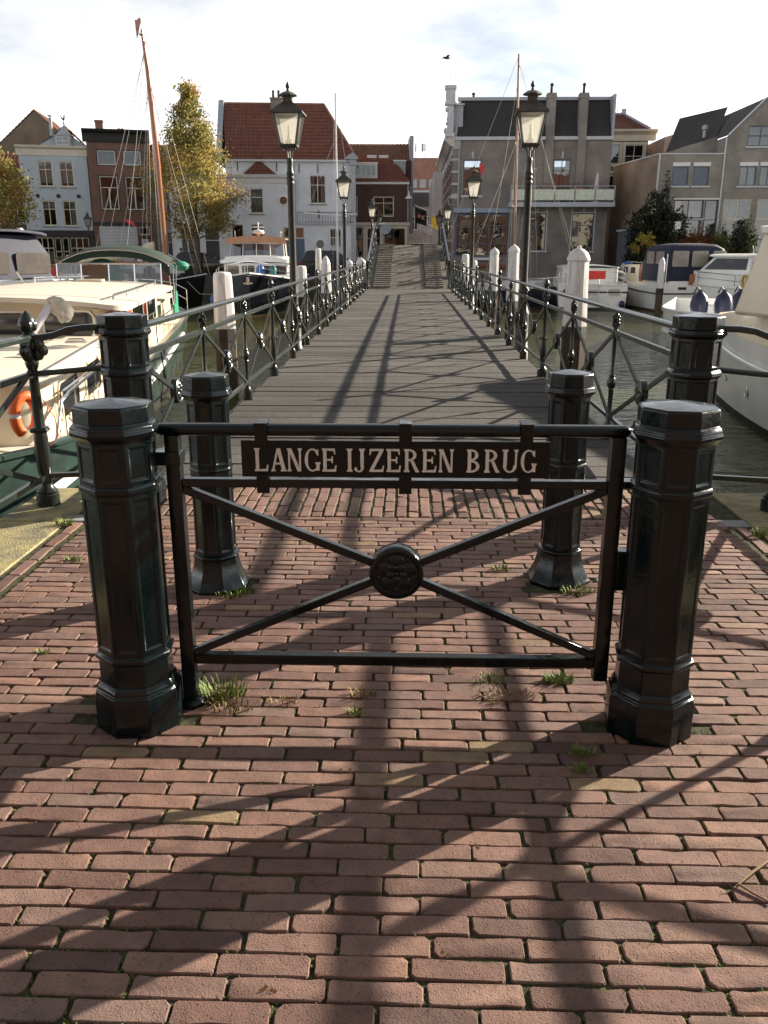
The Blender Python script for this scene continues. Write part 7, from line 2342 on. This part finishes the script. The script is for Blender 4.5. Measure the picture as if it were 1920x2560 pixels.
for sx in (-1, 1):
    for y in (5.2, 6.3): port(cb_, 'x', sx * 1.3, y, W(.68), .7, .32, .06, BGDARK, HW, .012, face=sx)
MB().box(-1.325, -1.29, 3.7, 4.25, W(.15), W(.98)).build('wooden_door', TEAK, cb_, smooth=0)
MB().box(-1.3, 1.3, .3, 4.7, W(-.1), W(.30)).build('cockpit', HW, b, bevel=.04)
m = MB()
m.loft([[(x, y, W(.25)) for x, y in rrect(0, 1.95, 3.05, 3.3, .2)], [(x, y, W(1.0)) for x, y in rrect(0, 1.95, 3.0, 3.2, .25)], [(x, y, W(1.72)) for x, y in rrect(0, 1.95, 2.85, 3.0, .35)], [(x, y, W(1.92)) for x, y in rrect(0, 1.95, 2.3, 2.5, .4)], [(x, y, W(1.99)) for x, y in rrect(0, 1.95, 1.2, 1.5, .4)]])
cv = m.build('canopy', NAVY, b, smooth=60)
VINYL = pm('vinyl_hazy', (.26, .235, .205), .22, var=.2, scale=2)
for x in (-.82, .12): port(cv, 'y', .335, x, W(1.28), .78, .72, .08, VINYL, None, .02, 'canopy_window', -1)
port(cv, 'y', .335, 1.05, W(1.28), .66, .72, .08, VINYL, None, .02, 'canopy_window', -1)
for y in (1.2, 2.4): port(cv, 'x', -1.475, y, W(1.28), .95, .68, .08, VINYL, None, .02, 'canopy_window', -1)
MB().box(-.35, .55, .22, .28, W(.10), W(.58)).build('stern_board', TEAK, b, smooth=0)
m = MB()
for x in (-1.55, .75, 1.5): MB().tube([(x, .1, W(.0)), (x, .1, W(1.5))], .022, 6).build('stanchion', INOX, b)
MB().tube([(.55, .0, W(.1)), (.65, .1, W(.9)), (.85, .3, W(.9))], .02, 6).build('grab_rail', INOX, b)
rails(b, [(-1.6, 5.5, W(.15)), (-1.3, 7.2, W(.3)), (-.7, 8.6, W(.45)), (0, 9.15, W(.52)), (.7, 8.6, W(.45)), (1.3, 7.2, W(.3))], .55, .018, True, 1, FR_W)
m = MB(); m.ball((-.55, 8.2, W(.85)), .28, 12, 8); m.build('ball_fender', BLUEB, b)
for y in (6.9, 5.0):
    m = MB(); m.lathe([(.02, -.50), (.11, -.42), (.13, 0), (.11, .38), (.03, .45)], 10, (-1.74 + (.22 if y > 6 else 0), y, W(-.30))); m.build('fender', HK, b)

# --- white cruiser at the right
b = empty('blue_top_cruiser', (16.5, 39.2, WATER_Z), radians(30), 'white cruiser with dark blue rear canopy moored right of the cream canopy boat', 'boat')
hull(b, 8.5, 3.2, lambda t: W(.05) + .35 * t ** 2, -.5, HW, HK, .12, 1.0, 2.2, .5, 1.0, flare=.16, deck=HW, y0=-2.5, rub=FR_W, rub_drop=.1)
m = MB(); rbox(m, -1.25, 1.25, .6, 4.4, W(0), W(.75), .2); cb_ = m.build('cabin', HW, b)
m = MB(); m.loft([[(x, y, W(.75)) for x, y in rrect(0, 2.2, 2.4, 2.9, .15)], [(x, y, W(1.38)) for x, y in rrect(0, 1.9, 2.1, 2.1, .15)]]); hs = m.build('wheelhouse', HW, b)
for sx in (-1, 1): MB().quad((sx * 1.205, .95, W(.82)), (sx * 1.205, 3.3, W(.82)), (sx * 1.085, 2.75, W(1.30)), (sx * 1.085, 1.0, W(1.30))).build('side_window', BGDARK, hs, smooth=0)
MB().quad((-1.0, 3.63, W(.82)), (1.0, 3.63, W(.82)), (.9, 3.06, W(1.32)), (-.9, 3.06, W(1.32))).build('windscreen', BGDARK, hs, smooth=0)
m = MB(); slab(m, -1.25, 1.25, .7, 3.2, W(1.44), .06, .08, 8, .3); m.build('roof', HW, hs)
m = MB(); m.loft([[(x, y, W(.1)) for x, y in rrect(0, -.8, 2.7, 2.9, .2)], [(x, y, W(1.0)) for x, y in rrect(0, -.8, 2.6, 2.8, .25)], [(x, y, W(1.34)) for x, y in rrect(0, -.7, 2.1, 2.4, .35)]]); cv = m.build('canopy', NAVY, b, smooth=60)
for x in (-.65, .55): port(cv, 'y', -2.22, x, W(.72), .95, .55, .08, VINYL, None, .03, 'canopy_window', -1)
for y in (-1.4, -.2): port(cv, 'x', -1.32, y, W(.72), .95, .55, .08, VINYL, None, .03, 'canopy_window', -1)
m = MB(); m.tube([(-1.65, .6 + .12 * sin(a), W(.35) + .25 * cos(a)) for a in [2 * pi * k / 12 for k in range(12)]], .06, 8, closed=True); m.build('yellow_buoy', pm('buoy_yellow', (.50, .33, .06), .5), b)
rails(b, [(-1.55, -2.2, W(.05)), (-1.58, -.5, W(.05)), (-1.55, 1.2, W(.08)), (-1.3, 3.5, W(.2)), (-.6, 5.3, W(.34)), (0, 5.9, W(.4)), (.6, 5.3, W(.34))], .5, .018)

# --- white bow with navy fenders, right
b = empty('fender_boat', (7.45, 19.9, WATER_Z), radians(160), 'white open bow carrying three fat navy fenders, right of the bridge', 'boat')
hull(b, 12, 3.9, lambda t: W(-.02) + .16 * t ** 2, -.5, HW, HK, .12, .6, 2.4, .5, 1.0, flare=.22, deck=HW, deck_drop=.62, y0=-12, rub=HW)
for i, (x, y) in enumerate(((0.87, -2.24), (0.3, -2.44), (-0.08, -3.01))):
    m = MB(); m.lathe([(.02, -.42), (.10, -.38), (.18, -.27), (.22, -.07), (.22, .10), (.18, .27), (.10, .35), (.06, .38), (.06, .43), (.02, .45)], 16, (x, y, W(.20)))
    f_ = m.build('fender', BLUEF, b)
    m = MB(); m.tube([(x, y, W(.62)), (x + .08, y + .05, W(.70)), (x + .15, y + .1, W(.55))], .02, 5); m.build('fender_rope', HK, f_)
m = MB(); m.lathe([(.05, -.2), (.05, .12), (.10, .14), (.10, .2), (.04, .22)], 10, (.15, -1.0, W(-.25))); m.build('bollard', HW, b)
MB().box(-1.3, 1.3, -11.5, -7.5, W(-.5), W(.0)).build('cabin', HW, b, bevel=.1)

# --- big white motor yacht hull close on the right
b = empty('white_yacht', (6.0, 17.0, WATER_Z), radians(12), 'big white yacht bow with cream foredeck and slanted wheelhouse at the right edge', 'boat')
shf = lambda t: W(.10) + .22 * t ** 3
hull(b, 15, 4.3, shf, -.6, HW, HK, .10, .35, 2.1, .45, .9, flare=.22, deck=HCD, deck_drop=.02, y0=-15, rub=HW, rub_drop=.34)
# raised cream foredeck, bow-shaped in plan, rising aft
m = MB()
rows = []
for k, (t, zt) in enumerate(((.993, .36), (.97, .40), (.93, .47), (.87, .56), (.80, .66), (.72, .76), (.60, .82), (.45, .84))):
    hb = 2.15 * max(.02, 1 - max(0, (t - .45) / .55) ** 2.1) * .97
    y = -15 + 15 * t
    zs = shf(t)
    rows.append([(hb, y, zs - .03), (hb * .98, y, W(zt) - .05), (hb * .93, y, W(zt)), (0, y, W(zt) + .06), (-hb * .93, y, W(zt)), (-hb * .98, y, W(zt) - .05), (-hb, y, zs - .03)])
m.loft(rows, closed=False)
m.add(rows[0], [tuple(range(7))])
m.build('foredeck', pm('foredeck_cream', (.82, .73, .55), .35, var=.05, coat=.2), b, smooth=50)
m = MB()
m.loft([[(-1.80, -3.35, W(.62)), (1.80, -3.35, W(.62)), (1.80, -9.5, W(.62)), (-1.80, -9.5, W(.62))], [(-1.70, -3.75, W(1.80)), (1.70, -3.75, W(1.80)), (1.70, -9.5, W(1.80)), (-1.70, -9.5, W(1.80))]])
wh = m.build('wheelhouse', HC, b, bevel=.06)
MB().quad((-1.5, -3.44, W(1.0)), (1.5, -3.44, W(1.0)), (1.45, -3.66, W(1.65)), (-1.45, -3.66, W(1.65))).build('windscreen', BGDARK, wh, smooth=0)
for (y0, y1) in ((-4.6, -6.2), (-6.5, -8.4)): MB().quad((-1.785, y0, W(1.05)), (-1.785, y1, W(1.05)), (-1.735, y1, W(1.6)), (-1.735, y0 - .12, W(1.6))).build('side_window', pm('window_green_tint', (.03, .06, .05), .06), wh, smooth=0)
m = MB(); slab(m, -1.85, 1.85, -9.6, -3.55, W(1.87), .08, .1, 8, .4); m.build('wheelhouse_roof', HW, wh)
HOLE = pm('hawse_dark', (.02, .02, .02), .7)
for t, z in ((.90, -.58), (.80, -.62), (.71, -.66)):
    hb = 2.15 * max(.02, 1 - max(0, (t - .45) / .55) ** 2.1)
    r_ = (W(z) + .6) / (shf(t) + .6)
    k = 1 - .22 * (1 - r_) ** 1.6 * (1 + 1.6 * t ** 3)
    y = -15 + 15 * t - .35 * (1 - r_) * t ** 5
    M = Matrix.Translation((-hb * k + .005, y, W(z))) @ Matrix.Rotation(-.42, 4, 'Z') @ Matrix.Rotation(-pi / 2, 4, 'Y')
    m = MB(); m.lathe([(.085, 0), (.10, .012), (.085, .024), (.07, .012)], 18, M=M, cap=False); f_ = m.build('hawse_hole', HW, b)
    m = MB(); m.lathe([(.082, .006), (.002, .0065)], 18, M=M, cap=False); m.build('hawse_dark', HOLE, f_)

# ================================================================ trees and shrubs
def leaf_mat(name, stops):
    m, N, L, bs = new_mat(name)
    a = N.new('ShaderNodeAttribute'); a.attribute_name = 'tone'
    r = N.new('ShaderNodeValToRGB')
    e = r.color_ramp.elements
    e[0].position, e[0].color = stops[0][0], (*stops[0][1], 1)
    e[1].position, e[1].color = stops[-1][0], (*stops[-1][1], 1)
    for p, c in stops[1:-1]:
        x = e.new(p); x.color = (*c, 1)
    L.new(a.outputs['Fac'], r.inputs['Fac'])
    L.new(r.outputs['Color'], bs.inputs['Base Color'])
    bs.inputs['Roughness'].default_value = .6
    tr = N.new('ShaderNodeBsdfTranslucent')
    L.new(r.outputs['Color'], tr.inputs['Color'])
    mx = N.new('ShaderNodeMixShader'); mx.inputs[0].default_value = .55
    L.new(bs.outputs[0], mx.inputs[1]); L.new(tr.outputs[0], mx.inputs[2])
    L.new(mx.outputs[0], N['Material Output'].inputs['Surface'])
    return m
L_GOLD = leaf_mat('leaf_gold', [(0, (.10, .11, .035)), (.25, (.18, .185, .05)), (.5, (.28, .25, .07)), (.75, (.38, .29, .08)), (1, (.32, .18, .07))])
L_GREEN = leaf_mat('leaf_dark_green', [(0, (.014, .021, .011)), (.6, (.028, .040, .018)), (1, (.06, .068, .028))])
L_RED = leaf_mat('leaf_red', [(0, (.12, .05, .025)), (.5, (.26, .085, .03)), (1, (.30, .16, .05))])
L_YEL = leaf_mat('leaf_yellow', [(0, (.28, .22, .04)), (1, (.50, .38, .07))])
L_LIME = leaf_mat('leaf_light_green', [(0, (.05, .075, .02)), (1, (.20, .21, .06))])
BARK = pm('bark', (.085, .065, .045), .9, var=.3, scale=8, bump=.5, bscale=20)

def leaves(par, name, mat, n, sampler, size, seed, tone_bias=0.0, lump=.6):
    rr_ = random.Random(seed)
    v, f_, t_ = [], [], []
    for i in range(n):
        p = sampler(rr_)
        if p is None: continue
        s_ = size * rr_.uniform(.6, 1.3)
        a, c = rr_.uniform(0, 2 * pi), rr_.uniform(-1, 1)
        d = Vector((cos(a) * sqrt(1 - c * c), sin(a) * sqrt(1 - c * c), c))
        u = d.orthogonal().normalized()
        w_ = d.cross(u)
        k = len(v)
        q_ = Vector(p)
        v += [tuple(q_ - u * s_ * .5), tuple(q_ + w_ * s_ * .33), tuple(q_ + u * s_ * .6), tuple(q_ - w_ * s_ * .33)]
        f_.append((k, k + 1, k + 2, k + 3))
        nz = mnoise.noise(Vector((p[0] * .7, p[1] * .7, p[2] * .7 + seed)))
        t_.append(min(1, max(0, .5 + tone_bias + lump * nz + rr_.gauss(0, .17))))
    me_ = bpy.data.meshes.new(name)
    me_.from_pydata(v, [], f_)
    me_.materials.append(mat)
    at_ = me_.attributes.new('tone', 'FLOAT', 'FACE')
    at_.data.foreach_set('value', t_)
    return inst(name, me_, par)

def tree(x, y, z0, h_, z_low, rad, prof, nleaf, size, mat, label, seed, trunk=.16, bias=0.0, sparse_top=.75):
    rr_ = random.Random(seed)
    t = empty('tree', (x, y, z0), 0, label, 'tree')
    m = MB()
    m.tube([(0, 0, -.1), (.03, .02, h_ * .25), (-.04, .03, h_ * .55), (.02, -.02, h_ * .97)], [trunk * 1.25, trunk, trunk * .6, .02], 9)
    tips = []
    n = 46
    for i in range(n):
        f_ = (i + .5) / n
        zb = z_low * .75 + (h_ * .95 - z_low * .75) * f_
        zr = (zb - z_low) / (h_ - z_low)
        R = rad * prof(min(1, max(0, zr + .10)))
        a = i * 2.399 + rr_.uniform(-.4, .4)
        ln = R * rr_.uniform(.72, 1.02)
        rise = ln * rr_.uniform(.25, .7)
        tip = Vector((ln * cos(a), ln * sin(a), zb + rise))
        midp = Vector((ln * .5 * cos(a + .1), ln * .5 * sin(a + .1), zb + rise * .32))
        rb_ = trunk * .35 * (1 - f_ * .7)
        m.tube([(0, 0, zb), midp, tip], [rb_, rb_ * .6, .008], 5)
        tips.append((Vector((0, 0, zb)), midp, tip))
        for k in range(3):
            q_ = midp.lerp(tip, rr_.uniform(.0, .8))
            e_ = q_ + Vector((rr_.uniform(-1, 1), rr_.uniform(-1, 1), rr_.uniform(.1, .9))) * ln * .33
            m.tube([q_, e_], [rb_ * .35, .005], 4)
            tips.append((midp, q_, e_))
    m.build('trunk', BARK, t)
    lump = [(rr_.uniform(.0, 1), rr_.choice(tips)) for _ in range(420)]
    def samp(r_):
        # clumps along the twigs, thinning towards the tip of the crown
        _, (a, c, d) = lump[r_.randrange(len(lump))]
        u = r_.random() ** .6
        p = c.lerp(d, u)
        s_ = .14 * rad * (1.0 if p.z < h_ * sparse_top else .7)
        p = p + Vector((r_.gauss(0, s_), r_.gauss(0, s_), r_.gauss(0, s_ * .8)))
        if p.z > h_ * sparse_top and r_.random() < .45: return None
        zr = (p.z - z_low) / (h_ - z_low)
        if zr < -.08: return None
        if mnoise.noise(Vector((p.x * 1.1, p.y * 1.1, p.z * 1.1 + seed))) < -.22: return None
        return p
    leaves(t, 'crown', mat, nleaf, samp, size, seed, bias)
    return t
pr = lambda z: (.55 + .45 * min(1, z / .18)) if z < .18 else max(.09, 1 - ((z - .18) / .82) ** 1.25 * .93)
tree(-13.45, 56.0, FARZ, 11.5, 2.9, 3.1, pr, 40000, .14, L_GOLD, 'tall pointed tree with golden-green autumn leaves in front of the white house', 5, .17, .10)
pr2 = lambda z: max(.25, sin(pi * min(1, max(.02, z * .86 + .12))))
tree(-23.6, 50.6, FARZ - .3, 7.3, 1.9, 2.5, pr2, 15000, .15, L_GOLD, 'round golden tree cut off by the left edge', 9, .15, .10, .95)

def shrub(name, x, y, z0, rx, ry, h_, n, size, mat, label, seed, cat='shrub', bias=0.0, top=None):
    t = empty(name, (x, y, z0), 0, label, cat)
    rr_ = random.Random(seed)
    m = MB()
    for i in range(7):
        a = rr_.uniform(0, 2 * pi)
        m.tube([(0, 0, 0), (rx * .3 * cos(a), ry * .3 * sin(a), h_ * .4), (rx * .7 * cos(a), ry * .7 * sin(a), h_ * rr_.uniform(.6, .95))], [.05, .03, .008], 5)
    m.build('stem', BARK, t)
    def samp(r_):
        c, a, r0 = r_.uniform(-1, 1), r_.uniform(0, 2 * pi), r_.random() ** .45
        s_ = sqrt(1 - c * c)
        p = Vector((rx * r0 * s_ * cos(a), ry * r0 * s_ * sin(a), h_ * .52 + h_ * .5 * r0 * c))
        nz = mnoise.noise(Vector((p.x * 1.3 + seed, p.y * 1.3, p.z * 1.3)))
        p *= 1 + .28 * nz
        if nz < -.42: return None
        return p
    leaves(t, 'foliage', mat, n, samp, size, seed, bias)
    return t
shrub('evergreen_shrub', 15.0, 54.3, .62, 1.9, 1.1, 4.1, 7000, .17, L_GREEN, 'big dark evergreen bush against the tan side wall', 21)
shrub('conifer', 15.55, 55.2, 0.62, .40, .4, 5.2, 1800, .13, L_GREEN, 'small pointed dark conifer rising behind the evergreen bush', 22, 'conifer')
shrub('hedge', 17.1, 53.9, .62, 1.7, .6, 2.35, 4500, .13, L_RED, 'red-leaved autumn hedge in front of the modern house', 23, 'hedge', .0)
shrub('hedge', 18.75, 53.9, .62, .75, .6, 2.3, 2400, .13, L_LIME, 'light green end of the clipped hedge beside the red hedge', 24, 'hedge')
shrub('garden_tree', 20.0, 53.7, .62, .85, .8, 2.9, 3500, .14, L_GREEN, 'small dark tree by the garden steps', 25, 'tree')
shrub('evergreen_shrub', 13.9, 53.1, .62, 1.0, .7, 1.15, 2500, .12, L_GREEN, 'low dark bush at the corner of the ornate building', 26)
shrub('evergreen_shrub', 16.4, 53.0, .62, 1.1, .6, 1.3, 2500, .12, L_GREEN, 'low dark bush below the bird table', 27)
shrub('evergreen_shrub', 18.6, 52.9, .62, 1.8, .5, .9, 3000, .12, L_GREEN, 'long low dark planting along the right garden wall', 28)
yp = empty('potted_plant', (14.0, 52.75, .8), 0, 'yellow-leaved plant in a white pot on the garden wall', 'plant')
MB().lathe([(.16, 0), (.22, .30), (.24, .32)], 12).build('pot', FR_W, yp)
m = MB()
ends = []
for i in range(9):
    a = i * .7
    e_ = Vector((.75 * cos(a) * (.5 + .5 * (i % 3) / 2), .3 * sin(a), .9 + .25 * (i % 4)))
    m.tube([(0, 0, .3), e_ * .55, e_], [.02, .015, .006], 5); ends.append(e_)
m.build('stem', BARK, yp)
leaves(yp, 'foliage', L_YEL, 520, lambda r_: ends[r_.randrange(9)] + Vector((r_.gauss(0, .14), r_.gauss(0, .12), r_.gauss(0, .10))), .17, 31, 0, .3)
shrub('quay_plant', -12.3, 55.3, FARZ, .8, .35, .7, 900, .10, L_GREEN, 'low planting by the quay edge left of the dark-hulled yacht', 33)
shrub('quay_plant', -11.2, 59.3, FARZ, .28, .25, 1.5, 700, .09, L_GREEN, 'climbing plant beside the dark front door', 34)
bt = empty('bird_table', (16.0, 53.6, .62), 0, 'white box on a dark pole among the garden bushes', 'bird house')
MB().tube([(0, 0, 0), (0, 0, 2.3)], .035, 6).build('pole', FR_K, bt)
MB().box(-.16, .16, -.12, .12, 2.3, 2.72).build('box', FR_W, bt, bevel=.01)

# ---------------------------------------------------------------- bird and pedestrian
bd = empty('bird', (2.32, 60, 13.43), .4, 'dark gull flying high above the slate-roofed building', 'bird')
m = MB(); m.loft([[(x, r_ * cos(a), .05 * x + r_ * sin(a)) for a in [2 * pi * k / 8 for k in range(8)]] for x, r_ in ((-.26, .01), (-.15, .05), (0, .075), (.14, .06), (.20, .045), (.27, .012))])
m.build('body', pm('bird_dark', (.03, .03, .035), .7), bd, smooth=60)
for sy in (-1, 1):
    m = MB(); m.loft([[(.10, sy * .05, .02), (-.08, sy * .05, .02)], [(.14, sy * .25, .14), (-.05, sy * .25, .13)], [(.04, sy * .50, .10), (-.06, sy * .48, .09)], [(-.10, sy * .62, .02), (-.12, sy * .60, .02)]], closed=False)
    m.build('wing', MATS['bird_dark'], bd)

def person(loc, rz, label):
    t = empty('person', loc, rz, label, 'person')
    J = {'pel': (0, 0, .92, .125), 'sp': (0, .01, 1.12, .125), 'ch': (0, 0, 1.32, .145), 'nk': (0, .01, 1.47, .055), 'hd0': (0, .01, 1.55, .075), 'hd1': (0, .015, 1.66, .085), 'hd2': (0, .01, 1.73, .05),
         'hl': (-.10, 0, .86, .095), 'kl': (-.11, .02, .48, .062), 'al': (-.11, -.02, .09, .042), 'tl': (-.11, .14, .04, .035),
         'hr': (.10, 0, .86, .095), 'kr': (.12, .06, .48, .062), 'ar': (.12, .02, .09, .042), 'tr': (.12, .18, .04, .035),
         'sl': (-.19, 0, 1.38, .06), 'el': (-.25, -.04, 1.11, .045), 'wl': (-.22, .12, .92, .033), 'pl': (-.20, .18, .88, .035),
         'sr': (.19, 0, 1.38, .06), 'er': (.25, -.04, 1.11, .045), 'wr': (.21, .12, .94, .033), 'pr': (.19, .18, .90, .035)}
    E_ = [('pel', 'sp'), ('sp', 'ch'), ('ch', 'nk'), ('nk', 'hd0'), ('hd0', 'hd1'), ('hd1', 'hd2'), ('pel', 'hl'), ('hl', 'kl'), ('kl', 'al'), ('al', 'tl'), ('pel', 'hr'), ('hr', 'kr'), ('kr', 'ar'), ('ar', 'tr'), ('ch', 'sl'), ('sl', 'el'), ('el', 'wl'), ('wl', 'pl'), ('ch', 'sr'), ('sr', 'er'), ('er', 'wr'), ('wr', 'pr')]
    ks = list(J)
    me_ = bpy.data.meshes.new('body')
    me_.from_pydata([J[k][:3] for k in ks], [(ks.index(a), ks.index(c)) for a, c in E_], [])
    o = inst('body', me_, t)
    o.modifiers.new('skin', 'SKIN')
    bpy.context.view_layer.update()
    if not me_.skin_vertices: me_.attributes
    for i, k in enumerate(ks):
        me_.skin_vertices[0].data[i].radius = (J[k][3], J[k][3])
    me_.skin_vertices[0].data[0].use_root = True
    s_ = o.modifiers.new('sub', 'SUBSURF'); s_.levels = 1; s_.render_levels = 1
    mt, N, L, bs = new_mat('person_dark_clothes')
    tc = N.new('ShaderNodeTexCoord'); sp = N.new('ShaderNodeSeparateXYZ'); L.new(tc.outputs['Object'], sp.inputs[0])
    r = N.new('ShaderNodeValToRGB'); r.color_ramp.interpolation = 'CONSTANT'
    e = r.color_ramp.elements
    e[0].position, e[0].color = 0, (.02, .02, .02, 1)
    e[1].position, e[1].color = .05, (.02, .025, .045, 1)
    for p, c in ((.48, (.012, .012, .016)), (.83, (.40, .24, .17))):
        x = e.new(p); x.color = (*c, 1)
    mr = N.new('ShaderNodeMath'); mr.operation = 'DIVIDE'; mr.inputs[1].default_value = 1.8
    L.new(sp.outputs['Z'], mr.inputs[0]); L.new(mr.outputs[0], r.inputs['Fac']); L.new(r.outputs['Color'], bs.inputs['Base Color'])
    me_.materials.append(mt)
    m = MB(); m.ball((0, -.005, 1.69), .098, 12, 8, (.95, 1.05, .9)); hr = m.build('hair', pm('hair_dark', (.03, .02, .015), .7), t)
    m = MB(); m.ball((0, .095, 1.62), .016, 8, 5, (1, 1.2, 1.3)); m.build('nose', pm('skin', (.40, .24, .17), .6), t)
    return t
try:
    person((-15.0, 58.0, FARZ), 2.6, 'person in dark clothes standing on the quay by the house doors')
except Exception as ex:
    print('person failed', ex)
